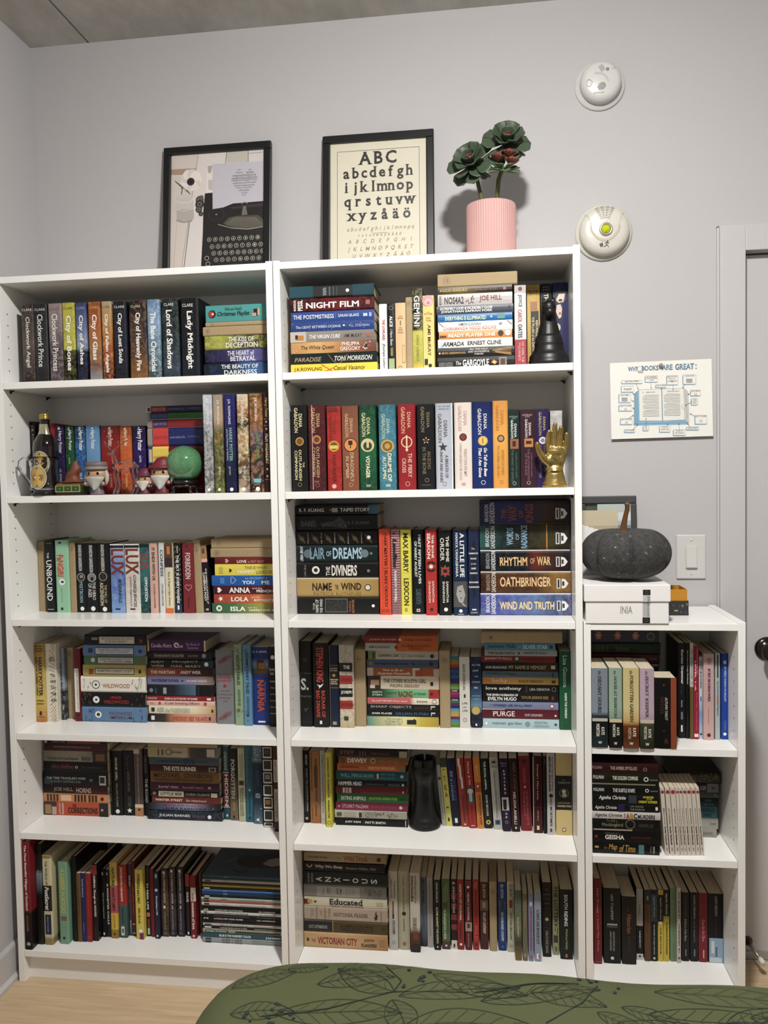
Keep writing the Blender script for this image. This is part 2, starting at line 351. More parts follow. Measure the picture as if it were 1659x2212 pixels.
PAPC=pm('cream_print_paper',(.60,.565,.455),.6,var=.05,scale=14); PAPG=pm('photo_print_paper',(.60,.57,.55),.4,var=.03)
frame(.567,.335,.436,'black framed photograph of a typewriter and white flower on the left bookcase',PAPG,pic_type)
frame(1.0555,.329,.436,'black framed cream alphabet print on the middle bookcase','x' and PAPC,pic_abc)
# ---------------- potted succulent
def plant():
    PX,PY,PZ=1.381,.128,2.0165
    pt=thing('plant_pot','ribbed pink ceramic pot on the middle bookcase, holding the succulent','pot',(PX,PY,PZ))
    PINK=pm('pink_ceramic',(.50,.29,.27),.55,var=.03); r=.0665; h=.155
    prof=[(0,.0),(r*.88,0),(r*.95,.004),(r*.985,.012),(r,.025),(r,h-.006),(r*.985,h-.001),(r*.95,h),(r*.9,h-.004),(r*.9,.03),(0,.03)]
    obj('pot_body',MB().lathe(prof,320,rfun=lambda a,z:(1+.013*math.cos(a*64)) if .006<z<h-.004 else 1),PINK,pt,smooth=True)
    obj('soil',MB().lathe([(0,h-.02),(r*.89,h-.022)],24),pm('dark_soil','2a231c',.95,bump=.6),pt)
    t=thing('succulent','artificial green succulent with three rosettes in the pink pot','plant',(PX,PY,PZ+h-.02))
    STEM=pm('succulent_stem','5a5c38',.7,var=.3,scale=60,bump=.4,bscale=120); GRN=pm('succulent_leaf','3c4a38',.5,var=.25,scale=40); RED=pm('succulent_red_leaf','6a342c',.5,var=.25,scale=40); LG=pm('succulent_light_leaf','56684a',.5,var=.2,scale=40)
    def leafmesh(nm,ln,wd,th,m,cup):
        mb=MB(); ns,nc=9,8; vs=[];fs=[]
        for i in range(ns+1):
            u=i/ns; ww=wd*(.15+.85*max(0,math.sin(PI*min(1,u**1.9*.80)))**.9)*(1 if u<.97 else .55); ww=max(ww,.0012) ; hh=th*(1-.45*u)
            if i==ns: ww*=.25; hh*=.3
            for j in range(nc):
                a=2*PI*j/nc; x=ww/2*math.cos(a); z=hh/2*math.sin(a)+cup*(2*x/wd)**2*wd*.5+cup*.35*ln*u*u
                vs.append((x,ln*u,z))
        for i in range(ns):
            for j in range(nc): fs.append((i*nc+j,i*nc+(j+1)%nc,(i+1)*nc+(j+1)%nc,(i+1)*nc+j))
        fs.append(tuple(range(ns*nc,ns*nc+nc))); mb.add(vs,fs); me=mb.mesh('leaf'); me.materials.append(m); me.polygons.foreach_set('use_smooth',[True]*len(me.polygons)); return me
    kinds={'g':leafmesh('leaf',.064,.042,.008,GRN,.25),'s':leafmesh('leaf',.05,.032,.007,LG,.35),'r':leafmesh('leaf',.03,.022,.005,RED,.6),'p':leafmesh('leaf',.056,.042,.008,GRN,.6)}
    def leaf(k,c,axis,az,el,sc=1):
        ax=Vector(axis).normalized(); q=ax.to_track_quat('Z','Y'); m=q.to_matrix()@Matrix.Rotation(az,3,'Z')@Matrix.Rotation(el,3,'X')
        o=bpy.data.objects.new('leaf',kinds[k]); COL.objects.link(o); o.parent=t; M4=m.to_4x4(); M4.translation=Vector(c)-Vector((PX,PY,PZ+h-.02)); o.matrix_local=M4@Matrix.Scale(sc,4)
    A=(1.332,.085,2.272); Bc=(1.424,.095,2.325); C=(1.411,.072,2.246)
    base=(1.352,.125,2.15); base2=(1.392,.125,2.15)
    tub=lambda pts,r0,r1:obj('stem',MB().tube([Vector(p)-Vector((PX,PY,PZ+h-.02)) for p in pts],[r0+(r1-r0)*i/(len(pts)-1) for i in range(len(pts))],10),STEM,t,smooth=True)
    tub([(1.368,.13,2.145),(1.356,.122,2.19),(1.345,.105,2.235),A],.0065,.005); tub([(1.39,.13,2.145),(1.398,.12,2.19),(1.402,.1,2.23),C],.0065,.0055); tub([(1.400,.115,2.215),(1.412,.11,2.27),(1.42,.1,2.31),Bc],.005,.0045)
    for c,ax,kk in ((A,(-.3,-.88,.42),0),(Bc,(.1,-.86,.5),0)):
        for i in range(8): leaf('g',c,ax,i*2*PI/8+.2,-.28+.14*(i%3),1.08)
        for i in range(6): leaf('g',c,(0,-.25,.97),i*2*PI/6+.3,-.75,.98)
        for i in range(6): leaf('p',c,ax,i*2*PI/6+.5,.35+.12*(i%2),.95)
        for i in range(4): leaf('p',c,ax,i*2*PI/4+.1,.9,.72)
        for i in range(3): leaf('r',c,ax,i*2*PI/3+.7,1.2,1.0)
    for i in range(7): leaf('s',C,(.1,-.45,.85),i*2*PI/7+.4,-.18+.14*(i%2),1.0)
    for i in range(5): leaf('s',C,(.1,-.45,.85),i*2*PI/5,.35,.85)
    for (dx,dz) in ((.018,.028),(-.012,.02),(.024,.008)):
        cc=(C[0]+dx,C[1]-.005,C[2]+dz)
        for i in range(6): leaf('r',cc,(.15,-.2,.95),i*PI/3,.45,.8)
        for i in range(4): leaf('r',cc,(.15,-.2,.95),i*PI/2+.4,.95,.75)
plant()
# ---------------- wall things
WP=pm('white_plastic',(.58,.575,.56),.35,var=.01); WP2=pm('warm_white_plastic',(.57,.55,.49),.35,var=.01); INKD='1c1c1c'
def onwall(P,c,R): pass
def detector(loc,r0,r1,dp,label,m):
    t=thing('smoke_alarm',label,'alarm',loc)
    obj('mount_plate',MB().lathe([(0,0),(r0,0),(r0,.004),(r0*.97,.007),(r1*1.02,.009),(r1*.98,.012),(0,.012)],56,axis='y'),m,t,smooth=True)
    bd=obj('alarm_body',MB().lathe([(r1*.96,.01),(r1,.014),(r1,dp*.55),(r1*.97,dp*.72),(r1*.88,dp*.9),(r1*.72,dp*.985),(0,dp)],56,axis='y'),m,t,smooth=True)
    def fn(p,q,e):
        x=(p-.5)*2*r1; z=(.5-q)*2*r1; r=math.hypot(x,z)/r1
        pts=[(0,dp),(.72,dp*.985),(.88,dp*.9),(.97,dp*.72),(1.2,dp*.5)]
        for (a,b),(c,d) in zip(pts,pts[1:]):
            if r<=c: yy=b+(d-b)*(r-a)/(c-a); break
        else: yy=dp*.5
        return (x,-yy-e,z)
    return t,bd,Print(fn,2*r1,2*r1,base=.0008,step=.00002,mx=.003)
t,bd,P=detector((1.694,YB-.0002,2.5415),.070,.0575,.042,'round white smoke alarm high on the wall, printed test circle','x' and WP)
# raised lobe outline, vents and marks (rotated as in the room)
for a0,a1,rr,w in ((1.9,3.4,.030,.0035),): P.line([(.40+.26*math.cos(g)*1.0,.60-.26*math.sin(g)) for g in [(.15+i*.1) for i in range(18)]],.004,'b4b2ac')
rot=lambda x,y,an=-.55:(.5+x*math.cos(an)-y*math.sin(an),.5+x*math.sin(an)+y*math.cos(an))
for i in range(6):
    x=-.05+.034*i-.02; L2=(.05,.075,.085,.085,.075,.05)[i]; P.line([rot(x-.10,.14-L2),rot(x-.10,.14+L2)],.0016,INKD)
P.disc(.2,.57,.0075,INKD,r0=.0069,n=18,ry=.010); P.disc(.28,.54,.001,INKD,n=6)
for i in range(4): P.line([rot(.10+.03*i,-.30),rot(.10+.03*i,-.14-.02*(i%2))],.0009,'5a5a58')
P.disc(.64,.27,.004,INKD,r0=.0022,n=8); P.disc(.76,.26,.0011,INKD,n=6); P.line([(.8,.22),(.84,.26)],.0008,'5a5a58'); P.text('SMOKE ALARM',.30,.55,.80,.83,'8a8a86')
P.done(bd,'lettering','marks')
t,bd,P=detector((1.7015,YB-.0002,2.128),.080,.070,.038,'round white fire alarm with yellow-green lens touching the middle bookcase','x' and WP2)
for i in range(19):
    g=PI*(1.0)*i/18
P.line([(.5-.27*math.cos(g)*(1 if abs(math.cos(g))<.9 else 1.05),.42+.30*math.sin(g)) for g in [PI*i/16 for i in range(17)]],.0055,'a8a290')
P.line([(.23,.42),(.17,.22),(.1,.16)],.0035,'b4ae9e'); P.line([(.77,.42),(.83,.22),(.9,.16)],.0035,'b4ae9e')
for j in range(8):
    rr=.19+.035*j
    for k in range(4):
        g0=1.08+.255*k; P.line([(.5-rr*math.cos(g0+.2*i/4),.46-rr*math.sin(g0+.2*i/4)) for i in range(5)],.0009,'3a3834')
def flame_man(P,cx,cy,s,c):
    P.poly([(cx-1.5*s,cy+.8*s),(cx-1.9*s,cy),(cx-1.5*s,cy-.5*s),(cx-1.4*s,cy-.1*s),(cx-1.0*s,cy-.8*s),(cx-.7*s,cy),(cx-.75*s,cy+.8*s),(cx-.95*s,cy+.8*s),(cx-1.05*s,cy+.25*s),(cx-1.25*s,cy+.8*s)],c)
    P.disc(cx+.75*s,cy-1.0*s,.22*s*P.W,c,n=10); ln=lambda *p:P.line([(cx+x*s,cy+y*s) for x,y in p],.2*s*P.W,c)
    ln((.65,-.75),(.35,.1)); ln((.65,-.7),(.15,-.6),(-.05,-.2)); ln((.65,-.65),(.95,-.25),(1.25,-.45)); ln((.35,.1),(.75,.35),(.95,1.0)); ln((.35,.1),(.1,.6),(-.5,.75))
flame_man(P,.5,.80,.062,INKD); P.done(bd,'vents','marks')
obj('lens_ring',MB().lathe([(.012,.037),(.0185,.037),(.0185,.0405),(.0155,.043),(.0135,.0415),(.0125,.039)],36,(0.002,0,.0),'y'),pm('lens_chrome','b8b4bc',.25,.7),t,smooth=True)
obj('lens',MB().lathe([(0,.048),(.006,.0468),(.0105,.043),(.0128,.038)],28,(0.002,0,.0),'y'),pm('yellow_green_lens','b9c21c',.12,var=.2,scale=120,coat=.6),t,smooth=True)
t=thing('light_switch','white rocker light switch plate beside the door casing','switch',(1.941,YB-.0002,1.1943))
obj('plate',MB().box(-.0405,.0405,-.006,0,-.0635,.0635),WP,t,bev=.003)
obj('rocker_frame',MB().box(-.0178,.0178,-.0075,-.0058,-.0345,.0345),WP2,t,bev=.001)
rk=MB().add([(-.0145,-.0078,-.031),(.0145,-.0078,-.031),(.0145,-.0078,.031),(-.0145,-.0078,.031),(-.0145,-.0135,-.0305),(.0145,-.0135,-.0305),(.0145,-.009,.0305),(-.0145,-.009,.0305)],[(4,5,6,7),(0,1,5,4),(1,2,6,5),(2,3,7,6),(3,0,4,7)])
obj('rocker',rk,WP,t,bev=.0008)
for z in (-.049,.049): obj('screw',MB().lathe([(0,.0075),(.0028,.007),(.0032,.006)],12,(0,0,z),'y'),WP2,t,smooth=True)
# hand drawn sheet
def sheet():
    W,H=.2815,.2195; t=thing('paper_drawing','white sheet with blue hand-drawn open book diagram pinned to the wall','drawing',(1.8590,YB-.0006,1.6478),(0,math.radians(-.5),0))
    crv=lambda p,q:-.0008-.009*q
    fn=lambda p,q,e:((p-.5)*W,crv(p,q)-e,(.5-q)*H)
    mb=MB(); n=12; vs=[];fs=[]
    for off in (0,-.0005):
        for i in range(n+1):
            for j in range(n+1): vs.append(fn(i/n,j/n,off))
    N2=(n+1)**2
    for i in range(n):
        for j in range(n):
            a=i*(n+1)+j; fs+=[(a,a+1,a+n+2,a+n+1),(N2+a,N2+a+n+1,N2+a+n+2,N2+a+1)]
    so=obj('sheet',mb.add(vs,fs),pm('drawing_paper',(.76,.75,.70),.7,var=.03,scale=12),t,smooth=True)
    P=Print(fn,W,H,base=.0002,step=.000004); Z=lambda x,y:((x-130)/985,(y-140+30*(x-130)/985)/735)
    BL='5a8098'; LB='7fa6bf'; K='2e2e30'
    def ln(pts,w=.0007,c=K): P.line([Z(*p) for p in pts],w,c)
    def tx(s,x0,x1,y0,y1,c=K,st=''): a,q0=Z(x0,y0);b,q1=Z(x1,y1); P.text(s,a,b,q0,q1,c,st)
    for s,x0,x1,y0,y1 in (('WHY',308,408,180,218),('BOOKS',443,602,172,212),('ARE',638,738,164,208),('GREAT',766,945,158,206)):
        tx(s,x0-2,x1+2,y0-2,y1+3,K,'b'); tx(s,x0+1,x1-1,y0+1,y1,BL,'b')
    for y in (168,200): p,q=Z(965,y); P.disc(p,q,.0018,K,n=8)
    tx('REAL',405,455,216,240); ln([(415,172),(428,182),(438,168)])
    P.poly([Z(*p) for p in ((362,440),(410,400),(410,695),(870,690),(885,735),(350,745))],LB)
    P.poly([Z(*p) for p in ((405,402),(628,395),(628,700),(405,697))],'dcdad2'); P.poly([Z(*p) for p in ((632,392),(842,390),(846,692),(634,698))],'dcdad2')
    P.poly([Z(*p) for p in ((842,390),(880,420),(886,712),(868,712),(846,690))],'c8c8c4')
    for pts in (((362,440),(408,400),(628,396),(632,705)),((632,392),(842,388),(880,420),(888,715),(640,722),(360,728),(350,742)),((408,400),(405,700),(362,730)),((405,697),(628,700),(846,690)),((842,388),(846,692),(872,712)),((855,400),(862,700)),((868,412),(872,705)),((362,440),(355,735)),((375,430),(370,728)),((390,418),(385,715))): ln(pts)
    ln([(630,396),(632,702)],.0022,BL); ln([(836,540),(822,548),(818,570),(838,588)])
    tx('34',442,455,422,432); tx('IMPORTANT CHAPTER',480,565,420,430); tx('PEOPLE AND BOOKS 35',685,800,412,422)
    for x0,x1 in ((443,600),(648,806)):
        for i in range(15):
            y=452+14.5*i; a=x0+(20 if i in(0,6,10) else 0); b=x1-(R_.choice((0,0,2,40)) if i%5==4 else 0)
            ln([(a+ (b-a)*j/8,y-(x0>600)*8+R_.uniform(-1.5,1.5)) for j in range(9)],.0011,'4a4a4c')
    bx=[(243,445,310,338,['BEAUTIFUL PRINT'],0),(473,595,268,326,['NO CHARGING','DOESNT REQUIRE','WIFI'],0),(682,788,268,354,['MAKES GOOD GIFT','EASY TO','UNDERSTAND'],1),(838,962,262,350,['LOOKS GOOD'],2),(572,675,352,380,['HAS A SPINE'],0),(238,357,364,420,['Autograph'],3),(212,326,442,520,['GOOD SMELL'],2),(210,338,545,602,['LIKES TO LEND'],1),(222,338,675,732,['EASY ON EYES'],1),(908,1002,408,460,['SILENT MODE'],1),(914,972,488,548,['TURN','DOWN','PAGE'],0),(945,1058,648,730,['EASY TO SHARE'],1),(862,982,760,786,['GOOD WEIGHT'],0),(735,850,786,838,['STAND AT','THE STRAND'],0),(602,704,752,806,['DONATE','WHEN DONE'],0),(442,496,748,792,['NO','ADS'],0),(260,362,782,808,['SOFT PAGES'],0)]
    for x0,x1,y0,y1,ts,ic in bx:
        P.poly([Z(*p) for p in ((x0-7,y0+8),(x1-8,y0+8),(x1-8,y1+7),(x0-7,y1+7))],LB); P.poly([Z(*p) for p in ((x0,y0),(x1,y0),(x1,y1),(x0,y1))],'e0ded8')
        ln([(x0,y0),(x1,y0),(x1,y1),(x0,y1),(x0,y0)],.0008)
        hh=(y1-y0)*(.22 if ic else .7/len(ts))
        for i,s in enumerate(ts):
            w=min(x1-x0-12,9*len(s)); m=(x0+x1)/2; yy=y0+4+i*(hh+2) if ic!=3 else y0+14; tx(s,m-w/2,m+w/2,yy,yy+min(hh,12) if ic!=3 else y1-12,K,'i' if ic==3 else '')
        m=(x0+x1)/2; n=(y0+y1)/2+8
        if ic==1: p,q=Z(m,n+4); P.disc(p,q,.0036,K,r0=.003,n=12); ln([(m-12,n+14),(m,n-2),(m+12,n+14)])
        if ic==2: P.poly([Z(*p) for p in ((m-30,n-14),(m+25,n-14),(m+25,n+22),(m-30,n+22))],'9a9a9a'); ln([(m-30,n-14),(m+25,n-14),(m+25,n+22),(m-30,n+22),(m-30,n-14)])
    def arr(x0,y0,x1,y1):
        ln([(x0,y0),(x1,y1)]); g=math.atan2(y1-y0,x1-x0)
        for s in (2.6,-2.6): ln([(x1,y1),(x1+13*math.cos(g+s),y1+13*math.sin(g+s))])
    for a in ((380,338,402,392),(525,328,528,390),(626,380,627,398),(738,356,740,406),(855,352,832,384),(328,416,362,446),(326,496,356,512),(338,572,362,580),(304,672,350,645),(908,436,880,450),(914,520,852,556),(942,656,896,632),(892,758,872,726),(792,786,788,726),(682,750,678,726),(470,746,472,672),(344,780,392,732)): arr(*a)
    P.done(so,'lettering','drawing_lines')
    pn=thing('push_pin','small grey push pin holding the paper drawing','pin',(1.8575,YB-.0028,1.7445)); obj('pin_head',MB().lathe([(0,.011),(.0048,.0105),(.0058,.009),(.0045,.007),(.003,.003),(.0045,.0005),(0,0)],16,axis='y'),pm('pin_grey','8a8886',.4),pn,smooth=True)
sheet()
# door stop
t=thing('door_stop','brushed metal door stop with white rubber tip low on the door','door stop',(2.104,YB+.0198,.058))
obj('stop_base',MB().lathe([(0,.006),(.008,.006),(.0135,.003),(.014,0)],24,axis='y'),KN,t,smooth=True); obj('stop_rod',MB().tube([(0,-.005,0),(.004,-.03,-.003),(.012,-.07,-.01)],[.0065,.0045,.0042],12),pm('stop_metal','a8a49e',.3,.9),t,smooth=True)
obj('rubber_tip',MB().tube([(.012,-.07,-.01),(.0135,-.078,-.0113),(.0155,-.088,-.013),(.016,-.091,-.0134)],[.0065,.0075,.0075,.005],14),pm('white_rubber',(.7,.68,.65),.6),t,smooth=True)
# ---------------- things on the low bookcase
ZT=1.0525
t=thing('gift_box','white lidded cardboard box under the black pumpkin, seal strip on front','box',(1.713,-.003,ZT)); BW=pm('white_card',(.78,.76,.75),.5,var=.01)
bb=obj('box_body',MB().box(-.1035,.1035,.0,.2,0,.062),BW,t,bev=.001); ll=obj('box_lid',MB().box(-.1075,.1075,-.004,.204,.057,.1),BW,t,bev=.0015)
P=Print(lambda p,q,e:(-.1035+p*.207,-e,.1-q*.1),.207,.1)
P.text('INIA',.42,.565,.55,.745,'8a8886'); P.done(bb,'lettering','marks')
P=Print(lambda p,q,e:(-.1035+p*.207,(-.0045 if q<.42 else -.0003)-e,.1-q*.1),.207,.1)
P.rect(.685,.775,.435,.985,'b8b8b4'); P.rect(.685,.775,.84,.985,'17181a'); P.text('SEALED DO NOT REMOVE',.74,.765,.44,.82,'4a4a48','v')
for i in range(3): P.rect(.70+.012*i,.704+.012*i,.46,.8,'8a8a86')
P.disc(.73,.91,.004,'5a5a40',r0=.003); P.done(bb,'strip_lettering','seal_strip')
P=Print(lambda p,q,e:(-.1035+p*.207,-.0042-e,.1-q*.1),.207,.1); P.rect(.688,.778,.12,.43,'b8b8b4'); P.rect(.688,.778,.12,.26,'17181a'); P.text('SEALED DO NOT',.742,.768,.28,.42,'4a4a48','v'); P.disc(.733,.19,.004,'5a5a40',r0=.003); P.done(ll,'strip_lettering','seal_strip')
# fabric pumpkin
def pumpkin():
    t=thing('fabric_pumpkin','large black herringbone fabric pumpkin with brown stem on the white box','pumpkin',(1.7275,.1,1.1535))
    m=bpy.data.materials.new('herringbone_cloth'); m.use_nodes=True; nt=m.node_tree; b=nt.nodes['Principled BSDF']; b.inputs['Roughness'].default_value=.85
    uv=nt.nodes.new('ShaderNodeUVMap'); sp=nt.nodes.new('ShaderNodeSeparateXYZ'); nt.links.new(uv.outputs[0],sp.inputs[0])
    def mth(op,a,b2=None,v=None):
        n=nt.nodes.new('ShaderNodeMath'); n.operation=op
        nt.links.new(a,n.inputs[0])
        if b2 is not None: nt.links.new(b2,n.inputs[1])
        if v is not None: n.inputs[1].default_value=v
        return n.outputs[0]
    cu=mth('MULTIPLY',sp.outputs[0],v=44); pp=mth('PINGPONG',cu,v=1); pv=mth('MULTIPLY',pp,v=1.3); cv=mth('MULTIPLY',sp.outputs[1],v=64); s=mth('ADD',cv,pv); f=mth('FRACT',s); st=mth('GREATER_THAN',f,v=.66)
    n=nt.nodes.new('ShaderNodeTexNoise'); n.inputs['Scale'].default_value=110; tc=nt.nodes.new('ShaderNodeTexCoord'); nt.links.new(tc.outputs['Object'],n.inputs['Vector'])
    nf=mth('GREATER_THAN',n.outputs['Fac'],v=.73); k=mth('MULTIPLY',st,n.outputs['Fac']); k2=mth('MULTIPLY',k,v=1.3)
    mx=nt.nodes.new('ShaderNodeMix'); mx.data_type='RGBA'; mx.inputs[6].default_value=(.004,.004,.004,1); mx.inputs[7].default_value=(.17,.165,.16,1); nt.links.new(k2,mx.inputs[0])
    m2=nt.nodes.new('ShaderNodeMix'); m2.data_type='RGBA'; m2.inputs[7].default_value=(.5,.48,.42,1); nt.links.new(nf,m2.inputs[0]); nt.links.new(mx.outputs[2],m2.inputs[6]); nt.links.new(m2.outputs[2],b.inputs['Base Color'])
    nu,nv=96,40; vs=[];fs=[];uvs=[]; H=.143
    for i in range(nv+1):
        th=PI*i/nv
        for j in range(nu+1):
            a=2*PI*j/nu+.18; lobe=abs(math.sin((a+.433)*3)); rr=.119*(math.sin(th)**.74)*(1-(.17*(1-lobe)**5+.06*(1-lobe)**1.3)*math.sin(th)); z=math.cos(th)
            zz=H/2+H/2*z*(1 if z<0 else 1)-.016*math.exp(-(math.sin(th)/.3)**2)*(1 if z>0 else -.6)
            if z<-.6: zz=max(zz,.0+.004*(1-lobe))
            vs.append((rr*math.cos(a),rr*math.sin(a)*.86,max(zz,0))); uvs.append((j/nu,i/nv))
    for i in range(nv):
        for j in range(nu): q=i*(nu+1)+j; fs.append((q,q+nu+1,q+nu+2,q+1))
    me=bpy.data.meshes.new('cloth_body'); me.from_pydata(vs,[],fs); ul=me.uv_layers.new(name='UVMap')
    for lp_ in me.loops: ul.data[lp_.index].uv=uvs[lp_.vertex_index]
    obj('cloth_body',me,m,t,smooth=True)
    sm=pm('stem_resin','5a3a1a',.25,var=.35,scale=70,bump=.4,bscale=60,coat=.3)
    obj('stem',MB().tube([(-.003,0,.118),(-.006,-.002,.128),(-.005,-.003,.145),(-.001,-.004,.168),(.004,-.004,.188),(.0045,-.005,.2),(.001,-.006,.204)],[.017,.0125,.0085,.0065,.0062,.0068,.0065],12),sm,t,smooth=True)
pumpkin()
t=thing('small_box','small open black patterned box with mustard yellow inner sleeve behind the white box','box',(1.846,.17,ZT)); MU=pm('mustard_card','b07a1e',.6,var=.05); BP=pm('black_pattern_card','26262a',.6,var=.1)
ib=MB()
for bx in ((-.046,.046,-.044,-.042,0,.07),(-.046,.046,.042,.044,0,.07),(-.046,-.044,-.042,.042,0,.07),(.044,.046,-.042,.042,0,.07),(-.044,.044,-.042,.042,.001,.003)): ib.box(*bx)
obj('inner_sleeve',ib,MU,t); ob=MB()
for bx in ((-.049,.049,-.047,-.0445,0,.039),(-.049,.049,.0445,.047,0,.039),(-.049,-.0465,-.0445,.0445,0,.039),(.0465,.049,-.0445,.0445,0,.039)): ob.box(*bx)
oo=obj('outer_box',ob,BP,t); P=Print(lambda p,q,e:(-.049+p*.098,-.047-e,.039-q*.039),.098,.039)
P.disc(.84,.33,.003,'a08a5a',r0=.0016,n=8); P.rect(.62,.72,.62,.72,'a08a5a'); P.disc(.74,.36,.0022,'8a7a58',r0=.0015,a0=-1.2,a1=1.2,n=6); P.star(.8,.78,.0025,'6a6a70',4); P.star(.92,.8,.0022,'6a6a70',4); P.disc(.6,.3,.0016,'6a6a70',n=6); P.rect(.94,.97,.15,.3,'8a7a58'); P.done(oo,'lettering','gold_pattern')
# frame with cards against the wall
GR=pm('charcoal_frame','3a3a3a',.5,var=.08)
def nop(P): P.rect(0,1,0,.35,'8a9290'); P.rect(0,.35,.02,.3,'3a4a38'); P.rect(.3,1,.1,.22,'a8b0ae'); P.rect(.4,1,.35,.5,'6a7a8a'); P.rect(.4,1,.5,1,'c8ccd0')
frame(1.7025,.165,.322,'charcoal picture frame leaning on the wall behind the black pumpkin',pm('frame_mount','9aa2a0',.5),nop,y0=.238,z0=ZT,bw=.0225,m=GR,lean=5.6,name='picture_frame')
def card(nm,label,x0,x1,y,z1,m,draw=None,zig=False,lean=4):
    t=tag(bpy.data.objects.new(nm,None),label,'card'); COL.objects.link(t); t.location=((x0+x1)/2,y,ZT); t.rotation_euler=(math.radians(-lean),0,0); w=x1-x0;h=z1-ZT; mb=MB()
    if zig:
        n=14; top=[(-w/2+w*i/n,h+(.0025 if i%2 else 0)-.03*i/n) for i in range(n+1)]
        vs=[(x,0,z) for x,z in [(-w/2,0)]+top+[(w/2,0)]]; k=len(vs); mb.add(vs+[(a,.0006,c) for a,b,c in vs],[tuple(range(k)),tuple(range(k,2*k))[::-1]]+[(i,(i+1)%k,k+(i+1)%k,k+i) for i in range(k)])
    else: mb.box(-w/2,w/2,0,.0008,0,h)
    c=obj('card_sheet',mb,m,t)
    if draw: P=Print(lambda p,q,e:(-w/2+p*w,-e,h-q*h),w,h); draw(P); P.done(c,'lettering','print')
card('photo_card','black and pale blue card with white number leaning inside the charcoal frame',1.672,1.764,.214,1.352,pm('photo_card_paper','aab2ae',.4),lambda P:(P.rect(0,1,.08,.16,'c4cac8'),P.rect(0,1,.2,.27,'6a8298'),P.rect(0,1,.28,.36,'c8ccd0'),P.rect(.18,.75,.27,.7,'141518'),P.text('028',.55,.74,.32,.37,'f0f0f0','b'),P.text('RF AN',.56,.74,.385,.4,'d0d0d0')))
card('postcard','plain beige card standing between the bookcase and the pumpkin stem',1.613,1.7265,.205,1.335,pm('beige_card','a89c80',.7),lambda P:(P.rect(0,1,0,.16,'b8ae94'),P.text('I  I',.2,.4,.26,.3,'5a4a3a')))
card('paper_slip','white paper slip with zigzag edge left of the pumpkin',1.6085,1.70,.196,1.30,pm('white_slip',(.72,.71,.68),.7),None,True)
# ---------------- ornaments on the second shelf of the left bookcase
Z2=1.4045
def emblem(P,W,H):
    P.disc(.5,.5,W/2,'c8ccc4',n=28,ry=H/2); P.disc(.5,.5,W*.46,'2a1c14',n=28,ry=H*.465); P.disc(.5,.5,W*.44,'b89a58',n=28,ry=H*.445)
    for q,h,c in ((.2,.06,'c07a3a'),(.29,.05,'2a1c14'),(.36,.05,'a83a24'),(.66,.05,'a83a24'),(.73,.05,'2a1c14'),(.82,.06,'c07a3a')):
        w=.42*math.sqrt(max(0,1-((q+h/2-.5)/.46)**2)); P.rect(.5-w,.5+w,q,q+h,c)
    P.poly([(.5,.36),(.22,.5),(.5,.64),(.78,.5)],'8a3a24'); P.poly([(.5,.39),(.28,.5),(.5,.61),(.72,.5)],'d8bc78'); P.star(.5,.13,W*.07,'2a1c14',4); P.star(.5,.87,W*.07,'2a1c14',4)
def cyl_print(parent,R,cz,W,H,draw,cx=0,cy=0,nm='label'):
    # label wrapped on the front of a cylinder
    P=Print(lambda p,q,e:(cx+(R+e)*math.sin((p-.5)*W/R),cy-(R+e)*math.cos((p-.5)*W/R),cz+(.5-q)*H),W,H,base=.0005,step=.00003,sub=1); draw(P); P.done(parent,'label_lettering',nm)
t=thing('drink_bottle','dark brown glass bottle with gold cap behind the glass mug','bottle',(.0965,.076,Z2))
bm=pm('dark_brown_glass','120a08',.06,var=.1,coat=.5)
bo=obj('glass_body',MB().lathe([(0,0),(.031,0),(.0345,.004),(.0345,.135),(.033,.15),(.026,.166),(.0175,.178),(.0145,.19),(.0138,.214),(.0148,.218),(.0148,.222),(0,.222)],40),bm,t,smooth=True)
obj('cap',MB().lathe([(.0146,.219),(.0158,.2195),(.0158,.2225),(.0152,.223),(.0158,.2245),(.0158,.228),(.0152,.2285),(.0158,.2295),(.0158,.234),(.013,.236),(0,.2362)],32),pm('gold_cap','b09a58',.25,.85,var=.1),t,smooth=True)
cyl_print(bo,.0347,.092,.054,.07,lambda P:emblem(P,.054,.07))
fl=MB(); n=14; R0=[(.021,.170),(.0155,.186),(.0148,.205)]
vs=[((r+.0009)*math.sin((i/n-.5)*2.5*(1 if k<2 else .8)),-(r+.0009)*math.cos((i/n-.5)*2.5*(1 if k<2 else .8)),z-(.010*(1-abs(i/n-.5)*2) if k==0 else 0)) for k,(r,z) in enumerate(R0) for i in range(n+1)]
fl.add(vs,[(k*(n+1)+i,k*(n+1)+i+1,(k+1)*(n+1)+i+1,(k+1)*(n+1)+i) for k in range(2) for i in range(n)]); obj('neck_foil',fl,pm('silver_foil','b8b49a',.2,.8,var=.2,scale=90),t,smooth=True)
